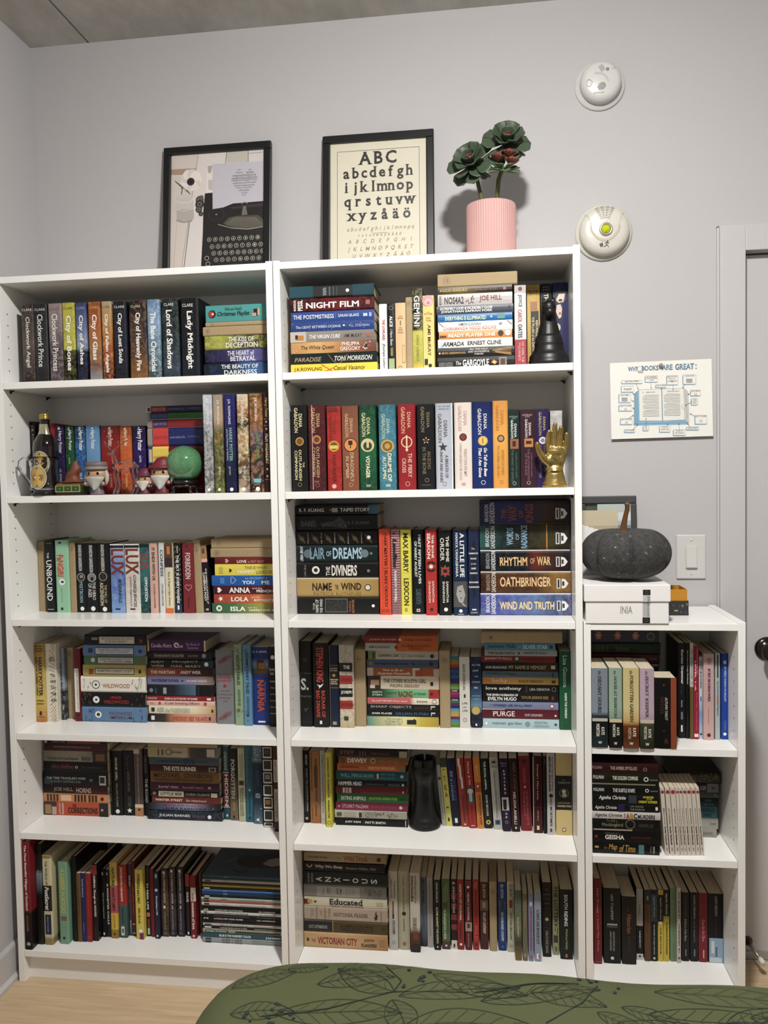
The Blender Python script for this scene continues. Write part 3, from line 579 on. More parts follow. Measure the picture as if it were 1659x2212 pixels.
# clear mug
GLS=bpy.data.materials.new('clear_glass'); GLS.use_nodes=True; g_=GLS.node_tree.nodes['Principled BSDF']; g_.inputs['Transmission Weight'].default_value=1; g_.inputs['Roughness'].default_value=.03; g_.inputs['IOR'].default_value=1.43; g_.inputs['Base Color'].default_value=(.97,.97,.98,1)
t=thing('glass_mug','clear stein mug with handle at the left end, gold emblem','mug',(.1135,.034,Z2))
pr_=[(0,.001),(.034,.001),(.0375,.0),(.038,.004),(.030,.010),(.031,.014),(.0375,.022),(.0378,.05),(.037,.08),(.039,.096),(.0445,.1085),(.0445,.1095),(.0428,.1092),(.0372,.096),(.0352,.08),(.036,.05),(.0355,.025),(.028,.0175),(0,.017)]
mo=obj('mug_body',MB().lathe(pr_,48),GLS,t,smooth=True)
hp=[(-.036,0,.096),(-.046,0,.106),(-.062,0,.107),(-.074,0,.098),(-.076,0,.084),(-.070,0,.070),(-.060,0,.055),(-.050,0,.042),(-.043,0,.032),(-.0395,0,.022)]
obj('mug_handle',MB().tube(hp,[.0042]*10,12),GLS,t,smooth=True)
for c,r in (((-.042,0,.090),.0035),((-.0435,0,.0215),.0045)):
    obj('handle_curl',MB().tube([(c[0]+r*math.cos(a*.7),c[1],c[2]+r*math.sin(a*.7)) for a in range(9)],.0022,8),GLS,t,smooth=True)
cyl_print(mo,.0381,.052,.052,.066,lambda P:emblem(P,.052,.066))
# hat ornament on books
t=thing('hat_ornament','brown pointed hat ornament resting on two tiny green and gold books','ornament',(.1895,.05,Z2))
GD=pm('ornament_gold','8a7434',.3,.6,var=.2,scale=80); DG=pm('ornament_green','2a4a24',.4,var=.15); HB=pm('hat_brown','6a3a24',.55,var=.2,scale=50,bump=.3,bscale=90)
obj('book_block',MB().box(-.038,.04,-.026,.024,.0,.0075),pm('ornament_dark','241c14',.5),t,bev=.0008); b2=obj('book_block',MB().box(-.037,.037,-.0285,.024,.0085,.028),DG,t,bev=.001)
P=Print(lambda p,q,e:(-.037+p*.074,-.0285-e,.028-q*.0195),.074,.0195)
for r in ((0,1,.02,.1),(0,1,.88,.98),(0,.03,0,1),(.97,1,0,1),(.33,.355,0,1),(.64,.665,0,1)): P.rect(*r,'b8a45a')
for x in (.17,.5,.83): P.star(x,.5,.003,'8a9a4a',4)
P.done(b2,'lettering','gilt_lines'); obj('gold_page_edge',MB().box(-.036,.036,-.026,.023,.0282,.033),GD,t,bev=.0006)
hat=MB().lathe([(0,.0335),(.03,.034),(.040,.0365),(.0415,.038),(.039,.0392),(.028,.0385),(.0225,.041),(.0205,.05),(.0185,.06),(.0195,.066),(.015,.073),(.0145,.079),(.0095,.086),(.0075,.092),(.0045,.096),(.0015,.101),(0,.1015)],36,rfun=lambda a,z:1+.05*math.sin(3*a+z*90))
hat.v=[(x+(max(0,z-.05)*.30)+.003*math.sin(z*190),y*.8,z) for x,y,z in hat.v]; obj('hat',hat,HB,t,smooth=True)
# big-headed bearded figurines (plain generic figures)
SKIN=pm('figure_skin','b08a6c',.45,var=.03); EYE=pm('figure_black','0c0c0e',.15)
def fig(x,y,s,label,robe,hat,beard,style):
    t=thing('vinyl_figurine',label,'figurine',(x,y,Z2),(0,0,.0)); S=lambda *p:tuple(q*s for q in p)
    RB=pm('robe_'+robe,robe,.5,var=.08); HT=pm('hat_'+hat,hat,.5,var=.1); BD=pm('beard_'+beard,beard,.55,var=.1,scale=90,bump=.2,bscale=120)
    obj('robe',MB().lathe([(0,0),S(.0215,0),S(.0205,.004),S(.0165,.02),S(.0125,.034),S(.009,.040),(0,.042*s)],28,sy=.8),RB,t,smooth=True)
    for sg in (-1,1):
        obj('sleeve',MB().tube([S(sg*.011,-.002,.036),S(sg*.020,-.008,.030),S(sg*.026,-.015,.031)],[.005*s,.006*s,.007*s],10),RB,t,smooth=True); obj('hand',MB().ell(S(sg*.027,-.018,.032),S(.0042,.0042,.005),10,6),SKIN,t,smooth=True)
    hd=MB().ell((0,0,.058*s),S(.0285,.024,.0225),24,14); hd.v=[(a*(1.06 if abs(c-.058*s)<.012*s else 1),b,c) for a,b,c in hd.v]; obj('head',hd,SKIN,t,smooth=True)
    for sg in (-1,1): obj('eye',MB().ell(S(sg*.0125,-.0205,.0605),S(.0045,.0028,.0045),12,8),EYE,t,smooth=True)
    bd=MB(); n=13; vs=[];fs=[]
    for i in range(8):
        u=i/7; w=.0262*(1-u)**.85+.0025; z=.0525-.036*u-.004*u*u
        for j in range(n): a=(j/(n-1)-.5)*2; vs.append(S(w*a,-.0235*math.sqrt(max(0,1-(a*.8)**2*(1-u*.4)))-.003*(1-abs(a))+.004*u-.001,z-.006*abs(a)*(1-u)+ (.005*abs(a) if u==0 else 0)))
    m1=len(vs); vs+=[(a,b+.006*s,c) for a,b,c in vs]
    for i in range(7):
        for j in range(n-1): q=i*n+j; fs+=[(q,q+1,q+n+1,q+n),(m1+q,m1+q+n,m1+q+n+1,m1+q+1)]
    for j in range(n-1): fs+=[(j,m1+j,m1+j+1,j+1),(7*n+j,7*n+j+1,m1+7*n+j+1,m1+7*n+j)]
    for i in range(7): fs+=[(i*n,(i+1)*n,m1+(i+1)*n,m1+i*n),(i*n+n-1,m1+i*n+n-1,m1+(i+1)*n+n-1,(i+1)*n+n-1)]
    obj('beard',bd.add(vs,fs),BD,t,smooth=True)
    for sg in (-1,1): obj('hair',MB().tube([S(sg*.027,.002,.070),S(sg*.031,.0,.055),S(sg*.031,-.002,.040),S(sg*.028,-.003,.028)],[.004*s,.0065*s,.006*s,.002*s],10),BD,t,smooth=True)
    if style=='flat':
        obj('cap',MB().lathe([(.0*s,.070*s),S(.029,.070),S(.0305,.073),S(.0305,.080),S(.0315,.082),S(.0315,.090),S(.028,.0945),(0,.096*s)],32,sy=.9),HT,t,smooth=True)
        obj('cap_band',MB().lathe([S(.031,.0725),S(.0318,.0735),S(.0318,.079),S(.031,.080)],32,sy=.9),pm('cap_band','8a8478',.5),t,smooth=True)
    else:
        h=MB().lathe([(0,.071*s),S(.034,.071),S(.036,.074),S(.031,.077),S(.027,.084),S(.021,.094),S(.016,.101),S(.007,.104),(0,.1045*s)],32,sy=.9); h.v=[(a+max(0,c-.08*s)*.25,b,c) for a,b,c in h.v]; obj('cap',h,HT,t,smooth=True)
fig(.2655,.045,.985,'grey-robed bearded figurine with flat grey cap beside the clear deer','6a5c62','6a5e5e','a8a8a0','flat')
fig(.407,.042,.70,'small bearded figurine in purple and plum left of a taller one','5a2434','5a1c34','c0bcb4','soft')
fig(.4555,.05,.99,'red-capped bearded figurine beside the green glass ball','5a2024','6a1c2a','b8b8b0','soft')
# clear deer
t=thing('glass_deer','clear glass stag figurine with antlers standing on the shelf','figurine',(.3475,.04,Z2))
tu=lambda nm,p,r,n=10:obj(nm,MB().tube(p,r,n),GLS,t,smooth=True)
bd=MB().tube([(-.026,0,.079),(-.014,0,.077),(.002,0,.0775),(.018,0,.0795),(.03,0,.081),(.038,0,.078)],[.011,.0135,.0115,.012,.0125,.006],16); obj('body',bd,GLS,t,smooth=True)
tu('neck',[(-.022,0,.083),(-.027,0,.096),(-.0285,0,.108),(-.031,0,.115)],[.0105,.0075,.0058,.005]); obj('head',MB().ell((-.036,0,.1165),(.0105,.0045,.0052),14,8,rot=Matrix.Rotation(-.25,3,'Y')),GLS,t,smooth=True)
for sx,sy in ((-.022,-.006),(-.017,.006)): tu('leg',[(sx,sy,.072),(sx-.001,sy,.045),(sx+.003,sy,.024),(sx-.004,sy,.006),(sx-.0085,sy,.0015)],[.006,.0036,.0032,.003,.0026])
for sx,sy in ((.028,-.006),(.034,.006)): tu('leg',[(sx,sy,.075),(sx+.002,sy,.05),(sx+.008,sy,.030),(sx+.002,sy,.008),(sx-.004,sy,.0015)],[.008,.0045,.0034,.003,.0026])
for sg in (-1,1):
    tu('antler',[(-.033,sg*.003,.121),(-.037+.014*(sg>0),sg*.007,.131),(-.045+.038*(sg>0),sg*.010,.142),(-.054+.062*(sg>0),sg*.011,.152)],[.0022,.0019,.0016,.0009],8); tu('antler_tine',[(-.041+.026*(sg>0),sg*.009,.138),(-.048+.03*(sg>0),sg*.009,.147),(-.046+.036*(sg>0),sg*.009,.155)],[.0015,.0012,.0007],7); tu('antler_tine',[(-.038+.014*(sg>0),sg*.007,.131),(-.030+.02*(sg>0),sg*.008,.14)],[.0014,.0007],7); tu('ear',[(-.031,sg*.004,.12),(-.022,sg*.010,.125)],[.0026,.0008],8)
tu('tail',[(.038,0,.083),(.044,0,.078),(.043,0,.072)],[.003,.0026,.001],8)
# green ball on stand
t=thing('glass_ball','large green glass ball on a black wooden stand before the horizontal books','ornament',(.5165,.066,Z2))
GB=bpy.data.materials.new('green_ball_glass'); GB.use_nodes=True; q_=GB.node_tree.nodes['Principled BSDF']; q_.inputs['Base Color'].default_value=(.10,.27,.11,1); q_.inputs['Roughness'].default_value=.04; q_.inputs['Coat Weight'].default_value=1; q_.inputs['Coat Roughness'].default_value=.02
nt=GB.node_tree; lw=nt.nodes.new('ShaderNodeTexNoise'); lw.inputs['Scale'].default_value=14; rr_=nt.nodes.new('ShaderNodeValToRGB'); rr_.color_ramp.elements[0].color=(.05,.15,.06,1); rr_.color_ramp.elements[1].color=(.10,.25,.12,1); nt.links.new(lw.outputs['Fac'],rr_.inputs[0]); nt.links.new(rr_.outputs[0],q_.inputs['Base Color'])
obj('ball',MB().ell((0,0,.0825),(.0515,.0515,.0515),48,32),GB,t,smooth=True); BW2=pm('black_wood','130e0c',.25,var=.2,coat=.3)
obj('stand_ring',MB().lathe([(.024,.026),(.036,.027),(.038,.031),(.036,.036),(.030,.038),(.027,.034),(.024,.030)],36),BW2,t,smooth=True); obj('stand_shelf',MB().lathe([(0,.018),(.034,.018),(.036,.021),(.034,.025),(0,.026)],36),BW2,t,smooth=True)
for i in range(4):
    a=PI/4+i*PI/2; obj('stand_leg',MB().tube([(.030*math.cos(a),.030*math.sin(a),.022),(.036*math.cos(a),.036*math.sin(a),.014),(.033*math.cos(a),.033*math.sin(a),.006),(.040*math.cos(a),.040*math.sin(a),.001)],[.006,.0055,.004,.005],8),BW2,t,smooth=True)
# ---------------- chess bookends
CB=pm('matte_black_resin','101011',.42,var=.15)
def remesh(o,v,sm=6):
    r=o.modifiers.new('remesh','REMESH'); r.mode='VOXEL'; r.voxel_size=v; r.use_smooth_shade=True
    s=o.modifiers.new('smooth','SMOOTH'); s.iterations=sm; s.factor=.5
t=thing('chess_knight_bookend','black chess knight bookend at the right of the top shelf','bookend',(1.5275,.06,1.724),(0,0,0))
obj('base',MB().lathe([(0,0),(.053,0),(.0535,.006),(.053,.014),(.051,.0155),(.0515,.023),(.0485,.029),(.043,.033),(.0405,.040),(.038,.048),(.0372,.052),(.038,.056),(.0372,.061),(.035,.064),(.036,.069),(.034,.073),(.032,.08),(0,.081)],48),CB,t,smooth=True)
hm=MB().tube([(0,.003,.07),(0,.003,.085),(0,.004,.105),(0,.006,.12),(0,.006,.14),(0,.002,.158),(0,0,.168)],[.0325,.0295,.0245,.0208,.0195,.019,.0175],20)
hm.ell((.0,-.012,.152),(.0185,.020,.017),20,12).ell((.001,-.027,.136),(.0125,.013,.013),18,10).box(-.0165,.0165,-.008,.016,.155,.1725)
hm.ell((-.013,-.004,.173),(.0035,.006,.006),10,8).ell((.013,-.004,.173),(.0035,.006,.006),10,8).ell((0,.018,.135),(.006,.012,.035),12,10)
o=obj('horse_head',hm,CB,t); remesh(o,.0016,4)
t=thing('chess_rook_bookend','black chess rook bookend beside the horizontal stack, fifth shelf','bookend',(1.172,.15,.44))
obj('rook_body',MB().lathe([(0,0),(.045,0),(.046,.005),(.0445,.013),(.042,.016),(.0425,.022),(.039,.027),(.0345,.04),(.031,.06),(.0285,.09),(.0275,.118),(.0285,.13),(.0315,.138),(.0325,.143),(.0335,.149),(.0345,.153),(.0345,.178),(.026,.178),(.026,.170),(0,.169)],48),CB,t,smooth=True)
for i in range(6):
    a0=i*PI/3+PI/6+.09; cm=MB(); n=8; vs=[]
    for r in (.026,.0345):
        for z in (.1775,.195):
            for j in range(n+1): a=a0+.87*j/n; vs.append((r*math.cos(a),r*math.sin(a),z))
    k=n+1; fs=[]
    for j in range(n): fs+=[(j,j+1,k+j+1,k+j),(2*k+j,3*k+j,3*k+j+1,2*k+j+1),(k+j,k+j+1,3*k+j+1,3*k+j)]
    fs+=[(0,k,3*k,2*k),(n,2*k+n,3*k+n,k+n)]; obj('battlement',cm.add(vs,fs),CB,t)
# ---------------- gold hand
def hand():
    t=thing('gold_hand','gold open palm hand ornament at the right end of the second shelf','ornament',(1.5375,.036,1.4045),(0,0,0))
    GH=pm('antique_gold','a8925a',.3,.9,var=.35,scale=45,bump=.25,bscale=160)
    m=MB()
    m.lathe([(0,0),(.0315,0),(.032,.005),(.0295,.012),(.0265,.022),(.0235,.036),(.0215,.046),(.021,.05),(0,.052)],32,sy=.72)
    m.tube([(0,0,.042),(0,.0,.058),(.001,0,.075),(.004,0,.092),(.006,0,.105)],[.0205,.0235,.027,.0275,.025],20,flat=1)
    m.v=[(x,y*(.52 if z>.045 else 1),z) if i>=0 else 0 for i,(x,y,z) in enumerate(m.v)]
    def fing(pts,r): m.tube(pts,r,12); m.ell(pts[-1],(r[-1],)*3,10,8)
    fing([(-.0155,-.002,.094),(-.0175,-.003,.115),(-.0165,-.005,.132),(-.014,-.009,.1455)],[.0085,.0078,.0072,.0058])
    fing([(-.001,-.002,.098),(-.001,-.003,.125),(.0,-.006,.146),(.0015,-.009,.1635)],[.0088,.008,.0074,.006])
    fing([(.0135,-.002,.096),(.0145,-.003,.12),(.0155,-.006,.139),(.0165,-.01,.1545)],[.0085,.0078,.0072,.0058])
    fing([(.0255,-.002,.088),(.0295,-.003,.108),(.031,-.006,.123),(.0305,-.01,.138)],[.0078,.007,.0066,.0054])
    fing([(-.012,-.004,.062),(-.028,-.008,.076),(-.0385,-.012,.091),(-.044,-.015,.106),(-.0455,-.017,.114)],[.0115,.0105,.009,.0078,.0062])
    m.ell((-.013,-.006,.07),(.013,.011,.018),14,10).ell((.015,-.005,.072),(.011,.010,.02),14,10).ell((.003,-.005,.094),(.024,.0095,.007),14,10)
    o=obj('palm_and_fingers',m,GH,t); remesh(o,.0013,5)
    ch=MB()
    for r,z in ((.0222,.050),(.0226,.046),(.0300,.012),(.0322,.004)):
        for i in range(40):
            a=2*PI*i/40; ch.ell((r*math.cos(a),r*.74*math.sin(a),z),(.0013,.0013,.0012),6,4)
    o=obj('beaded_bands',ch,GH,t,smooth=True); o['kind']='stuff'
    el=MB()
    for rx,rz in ((.0125,.0085),(.0095,.0062),(.0045,.0045)):
        el.tube([(.004+rx*math.cos(a*PI/10),-.0152-.0012*math.cos(a*PI/10)**2*0,.082+rz*math.sin(a*PI/10)) for a in range(21)],.0005,5,caps=False)
    obj('palm_engraving',el,GH,t)
hand()
# ---------------- bed
def bed():
    X0,X1,Y1,Y0,ZT_=.868,2.75,-.722,-2.85,.60
    t=thing('bed','bed with olive green leaf-print duvet in the foreground','bed',(X0,Y0,0))
    ox,oy=X0,Y0
    obj('bed_base',MB().box(.06,X1-X0-.06,.05,Y1-Y0-.06,.0,.24),pm('bed_base_cloth','3a3a36',.9),t,bev=.01)
    obj('mattress',MB().box(.03,X1-X0-.03,.03,Y1-Y0-.03,.241,.50),pm('mattress_cloth',(.6,.6,.58),.9),t,bev=.03)
    OL=pm('olive_cotton',(.058,.066,.024),.85,var=.12,scale=9,bump=.12,bscale=420)
    rc=.17; R=.085
    def contour(ins,n=10):
        pts=[]; W,H=X1-X0,Y1-Y0; r=max(rc-ins,.03)
        for cx,cy,a0 in ((W-ins-r,H-ins-r,0),(ins+r,H-ins-r,PI/2),(ins+r,ins+r,PI),(W-ins-r,ins+r,1.5*PI)):
            for i in range(n+1): a=a0+PI/2*i/n; pts.append((cx+r*math.cos(a),cy+r*math.sin(a)))
        out=[]
        for i in range(len(pts)):
            p,q=pts[i],pts[(i+1)%len(pts)]; d=math.hypot(q[0]-p[0],q[1]-p[1]); k=max(1,int(round(d/.04)))if d>.08 else 1
            for j in range(k): out.append((p[0]+(q[0]-p[0])*j/k,p[1]+(q[1]-p[1])*j/k))
        return out
    base=contour(0); n=len(base); cx,cy=(X1-X0)/2,(Y1-Y0)/2
    wav=lambda x,y:.004*math.sin(x*9+1.3)*math.cos(y*5)+.003*math.sin(x*21+y*13)
    def zed(d,x,y):
        zz=ZT_-(R-math.sqrt(max(0,R*R-(R-min(d,R))**2)))
        return zz+wav(x,y)*min(1,d/.05)
    # outward normals by contour difference
    nb=[]
    for i in range(n):
        p,q=base[i-1],base[(i+1)%n]; dx,dy=q[0]-p[0],q[1]-p[1]; l=math.hypot(dx,dy); nb.append((dy/l,-dx/l))
    ds=[0,.004,.012,.025,.045,.07,.1,.14]
    vs=[(x+nx*.004*math.sin(i*1.7),y+ny*.004*math.sin(i*1.7),.23) for i,((x,y),(nx,ny)) in enumerate(zip(base,nb))]+[(x,y,.45) for x,y in base]
    for d in ds:
        for (x,y),(nx,ny) in zip(base,nb): a,b=x-nx*d,y-ny*d; vs.append((a,b,zed(d,a,b)))
    rings=len(ds)+2
    fs=[(r*n+i,r*n+(i+1)%n,(r+1)*n+(i+1)%n,(r+1)*n+i) for r in range(rings-1) for i in range(n)]
    inner=[vs[(rings-1)*n+i] for i in range(n)]
    # fill the middle with shrinking rings
    for k in range(1,9):
        f=1-k/9
        for (a,b,c) in inner: x,y=cx+(a-cx)*f,cy+(b-cy)*f; vs.append((x,y,ZT_+wav(x,y)))
        r=rings-1+k-1; fs+=[(r*n+i,r*n+(i+1)%n,(r+1)*n+(i+1)%n,(r+1)*n+i) for i in range(n)]
    r=rings-1+8; vs.append((cx,cy,ZT_+wav(cx,cy))); fs+=[(r*n+i,r*n+(i+1)%n,len(vs)-1) for i in range(n)]
    dv=obj('duvet',MB().add(vs,fs),OL,t,smooth=True)
    W,H=X1-X0,Y1-Y0
    def edge_d(x,y):
        r=rc; qx=abs(x-W/2)-(W/2-r); qy=abs(y-H/2)-(H/2-r)
        return -(min(max(qx,qy),0)+math.hypot(max(qx,0),max(qy,0))-r)
    def put(x,y,e):
        d=max(edge_d(x,y),0.0); return (x,y,zed(d,x,y)+e)
    lf=MB(); IN=lin('1a241f'); IN2=lin('1c2a2e')
    def strip(pts,w):
        P=[];F=[]
        for i,(x,y) in enumerate(pts):
            a=pts[max(i-1,0)];b=pts[min(i+1,len(pts)-1)]; dx,dy=b[0]-a[0],b[1]-a[1]; l=math.hypot(dx,dy) or 1; P+=[put(x-dy/l*w/2,y+dx/l*w/2,.0013),put(x+dy/l*w/2,y-dx/l*w/2,.0013)]
        F=[(2*i,2*i+1,2*i+3,2*i+2) for i in range(len(pts)-1)]; lf.add(P,F,IN)
    def leaf(x,y,ang,ln,wd,bend=.12,veins=8):
        L=lambda u,s:(x+ln*(u*math.cos(ang)-(s+bend*4*u*(1-u)*.25)*math.sin(ang)),y+ln*(u*math.sin(ang)+(s+bend*4*u*(1-u)*.25)*math.cos(ang)))
        hw=lambda u:wd/ln*math.sin(PI*u**.85)**.9*.5
        for sg in (1,-1): strip([L(i/16,sg*hw(i/16)) for i in range(17)],.0011)
        strip([L(i/10,0) for i in range(11)],.001)
        for i in range(1,veins):
            u=i/veins
            for sg in (1,-1): strip([L(u+.06*k,sg*hw(min(u+.06*k,1))*.9*k/2) for k in range(3)],.0006)
    def tox(X,Y): return X-ox,Y-oy
    # sprays of leaves laid over the visible foot of the bed
    for X,Y,an,ln,wd,bd in ((.93,-.86,.5,.11,.05,.3),(1.01,-.80,.1,.07,.03,.2),(1.07,-.84,.15,.13,.045,.2),(1.10,-.81,.35,.15,.05,.1),(1.2,-.88,-1.2,.09,.05,.2),(1.2,-.86,2.6,.12,.05,.1),(1.21,-.87,.25,.2,.05,.2),(1.26,-.80,-.25,.16,.05,-.1),(1.34,-.86,.25,.2,.045,.1),(1.02,-.92,.05,.2,.06,.15),(.95,-.93,.2,.1,.045,.2),(1.22,-.95,.15,.22,.07,.3),(1.42,-.83,-.2,.12,.05,.2),(1.56,-.85,-.35,.1,.035,.1),(1.62,-.80,-.15,.24,.05,.1),(1.6,-.86,-.05,.2,.06,-.1),(1.5,-.93,.1,.25,.08,.1),(1.52,-.87,-.5,.09,.035,0),(1.7,-.92,.6,.14,.07,.1),(1.30,-1.0,.1,.26,.08,.2),(1.75,-.86,-.2,.16,.05,.1),(1.05,-1.02,.3,.2,.07,.1)):
        leaf(*tox(X,Y),an,ln,wd,bd)
    for pts in (((1.0,-.93),(1.1,-.9),(1.2,-.86),(1.32,-.84)),((1.18,-.79),(1.21,-.83),(1.2,-.86)),((1.44,-.90),(1.50,-.85),(1.53,-.80)),((1.33,-.84),(1.42,-.81),(1.5,-.80)),((1.22,-.97),(1.36,-.94),(1.5,-.96)),((1.62,-.9),(1.72,-.87),(1.86,-.86))): strip([tox(*p) for p in pts],.0022)
    rb=random.Random(3)
    for (X,Y,nn) in ((1.01,-.93,14),(1.3,-1.0,20),(1.55,-.93,16),(1.24,-.82,8),(1.52,-.79,6),(1.58,-.99,16)):
        for i in range(nn):
            a=rb.uniform(0,6.3);q=rb.uniform(0,.035); x,y=tox(X+q*math.cos(a)*1.4,Y+q*math.sin(a)); rr=rb.uniform(.0025,.0045)
            lf.add([put(x+rr*math.cos(k*PI/4),y+rr*math.sin(k*PI/4),.0014) for k in range(8)],[tuple(range(8))],IN2)
    obj('leaf_print',lf,INK,dv,cols=True)
bed()
# ---------------- books
def covermat(name,rough,two=True):
    m=bpy.data.materials.new(name); m.use_nodes=True; nt=m.node_tree; b=nt.nodes['Principled BSDF']; b.inputs['Roughness'].default_value=rough; b.inputs['Specular IOR Level'].default_value=.3
    a=nt.nodes.new('ShaderNodeVertexColor'); a.layer_name='Col'; a2=nt.nodes.new('ShaderNodeVertexColor'); a2.layer_name='Col2'
    tc=nt.nodes.new('ShaderNodeTexCoord'); oi=nt.nodes.new('ShaderNodeObjectInfo'); ad=nt.nodes.new('ShaderNodeVectorMath'); ad.operation='ADD'
    nt.links.new(tc.outputs['Object'],ad.inputs[0]); cx=nt.nodes.new('ShaderNodeCombineXYZ'); ml=nt.nodes.new('ShaderNodeMath'); ml.operation='MULTIPLY'; ml.inputs[1].default_value=9
    nt.links.new(oi.outputs['Random'],ml.inputs[0]); nt.links.new(ml.outputs[0],cx.inputs[0]); nt.links.new(cx.outputs[0],ad.inputs[1])
    n=nt.nodes.new('ShaderNodeTexNoise'); n.inputs['Scale'].default_value=70; n.inputs['Detail'].default_value=5; n.inputs['Distortion'].default_value=1.2; nt.links.new(ad.outputs[0],n.inputs['Vector'])
    r=nt.nodes.new('ShaderNodeValToRGB'); e=r.color_ramp.elements; e[0].position=.44; e[1].position=.66; nt.links.new(n.outputs['Fac'],r.inputs[0])
    mu=nt.nodes.new('ShaderNodeMath'); mu.operation='MULTIPLY'; nt.links.new(r.outputs[0],mu.inputs[0]); nt.links.new(a2.outputs['Alpha'],mu.inputs[1])
    mx=nt.nodes.new('ShaderNodeMix'); mx.data_type='RGBA'; nt.links.new(mu.outputs[0],mx.inputs[0]); nt.links.new(a.outputs['Color'],mx.inputs[6]); nt.links.new(a2.outputs['Color'],mx.inputs[7])
    nt.links.new(mx.outputs[2],b.inputs['Base Color']); return m
CVH=covermat('book_jacket',.34); CVP=covermat('book_card_cover',.42)
def pagemat(name,ax):
    m=bpy.data.materials.new(name); m.use_nodes=True; nt=m.node_tree; b=nt.nodes['Principled BSDF']; b.inputs['Roughness'].default_value=.9
    tc=nt.nodes.new('ShaderNodeTexCoord'); mp=nt.nodes.new('ShaderNodeMapping'); s=[6,6,6]; s[ax]=900; mp.inputs['Scale'].default_value=s
    n=nt.nodes.new('ShaderNodeTexNoise'); n.inputs['Scale'].default_value=1; n.inputs['Detail'].default_value=2; nt.links.new(tc.outputs['Object'],mp.inputs[0]); nt.links.new(mp.outputs[0],n.inputs['Vector'])
    r=nt.nodes.new('ShaderNodeValToRGB'); e=r.color_ramp.elements; e[0].position=.3; e[0].color=(.44,.37,.26,1); e[1].position=.7; e[1].color=(.66,.58,.44,1)
    nt.links.new(n.outputs['Fac'],r.inputs[0]); nt.links.new(r.outputs[0],b.inputs['Base Color']); return m
PGU=pagemat('page_edges_upright',0); PGL=pagemat('page_edges_lying',2)
KRAFT=pm('kraft_paper',(.33,.245,.135),.7,var=.14,scale=160,bump=.08,bscale=90)
KINK='4a4238'
for n_ in "ARC BANDS BIRD DEVIL DOTS DOVE Dk FACE FIL FLM FLOR FLW FRM HAIR HS HT MOON N Ok PORT R RAYS SCRB SHLD SL SL1 SL2 SL2B SPK SPL SR STARS STRAW STRP SUN8 T TOWER TREES V VINE VN2".split():
    globals()[n_]=(lambda k:(lambda *a:(k,)+a))(n_)
def gl(h):
    c=lin(h); l=.3*c[0]+.6*c[1]+.1*c[2]; return tuple(min(.84,(lambda u:.60*u+.34*u*u)(v*.88+l*.12)) for v in c)
def gt(h): return tuple(min(.86,.88*v) for v in lin(h))
def stops(c):
    main,_,mot=c.partition('*'); L=[]
    for p in main.split('>'):
        h,_,q=p.partition('@'); L.append([float(q) if q else None,h])
    if L[0][0] is None: L[0][0]=0.
    if L[-1][0] is None: L[-1][0]=1.
    if len(L)==1: L=[[0.,L[0][1]],[1.,L[0][1]]]
    i=0
    while i<len(L):
        if L[i][0] is None:
            j=i
            while L[j][0] is None: j+=1
            a,b=L[i-1][0],L[j][0]
            for k in range(i,j): L[k][0]=a+(b-a)*(k-i+1)/(j-i+1)
        i+=1
    if L[0][0]>0: L.insert(0,[0.,L[0][1]])
    if L[-1][0]<1: L.append([1.,L[-1][1]])
    if mot: h,_,s=mot.partition(':'); return L,h,float(s)
    return L,None,0
GRP=['']
ORD='first second third fourth fifth sixth seventh eighth ninth tenth eleventh twelfth thirteenth fourteenth fifteenth sixteenth seventeenth eighteenth nineteenth twentieth twenty-first twenty-second twenty-third twenty-fourth twenty-fifth twenty-sixth twenty-seventh'.split()
SFX=['']
def G(p,s): GRP[0]='books on the '+p; SFX[0]=s
def lab(l):
    if '^' in l:
        a,b=l.split('^'); n=''.join(c for c in b if c.isdigit()); return a+', '+ORD[int(n)]+' from top of '+b[len(n):]+', '+SFX[0]
    a,b=l.split('~'); return a+(', '+ORD[int(b)]+' upright from left' if b else '')+', '+SFX[0]
NM={'h':'hardcover_book','p':'paperback_book','k':'wrapped_book','m':'comic_volume','b':'card_deck_box'}
SER=set('GABALDON DIANA OUTLANDISH COMPANION OUTLANDER VOYAGER CROSS UNBOUND BABEL PARADISE PURGE Educated ANTONIA MISTBORN ASCENSION MEMORY EDUCATED'.split())
SERW=('DRAGONFLY','DRUMS','AUTUMN','IN AMBER','THE FIERY','AN ECHO','IN THE BONE','A BREATH','SNOW AND','WRITTEN','OWN HEART','SEVEN STONES','TO STAND','LORD JOHN','THE HAND','THE BROTHER','OF THE BLADE','TONI','THE POSTM','SARAH B','The LIGHT','PHILIPPA','GREGORY','THE OTHER','ANTONIA','A LITTLE LIFE','HANYA','PATRICK','THE WELL','THE HERO','OF AGES','KAZUO','J.K. ROWL','HARRY POTTER','Lisa Gen','DISTANT','HOUSE AT','FORGOTTEN G','SECRET K','KATE','MORTON','JULIAN','WATERSHIP','RICHARD','Dewey','DEWEY','winter g','KRISTIN','THE KISS','DECEPTION','BETRAYAL','THE BEAUTY','DARKNESS','THE HEART','Why We','Matthew','Wild Truth','Little Women','Louisa','Marley','DINOSAURS','The RISE','YUVAL','SAPIENS','MELISSA','IAN M','MEDIEVAL','HAMILTON','CHERNOW','WIND AND','RHYTHM','OATHBR','WAR','JOSEPH B','THREE DAY','KIM ED','THE MEMORY','love anth','LISA','ALICE SEB','Jeannette','JEANNETTE','THE VICT','SERVANTS','NABOKOV','LIAN','Cecelia','WE WERE','MULV','SHARP','C. S. L','Lady','Lord')
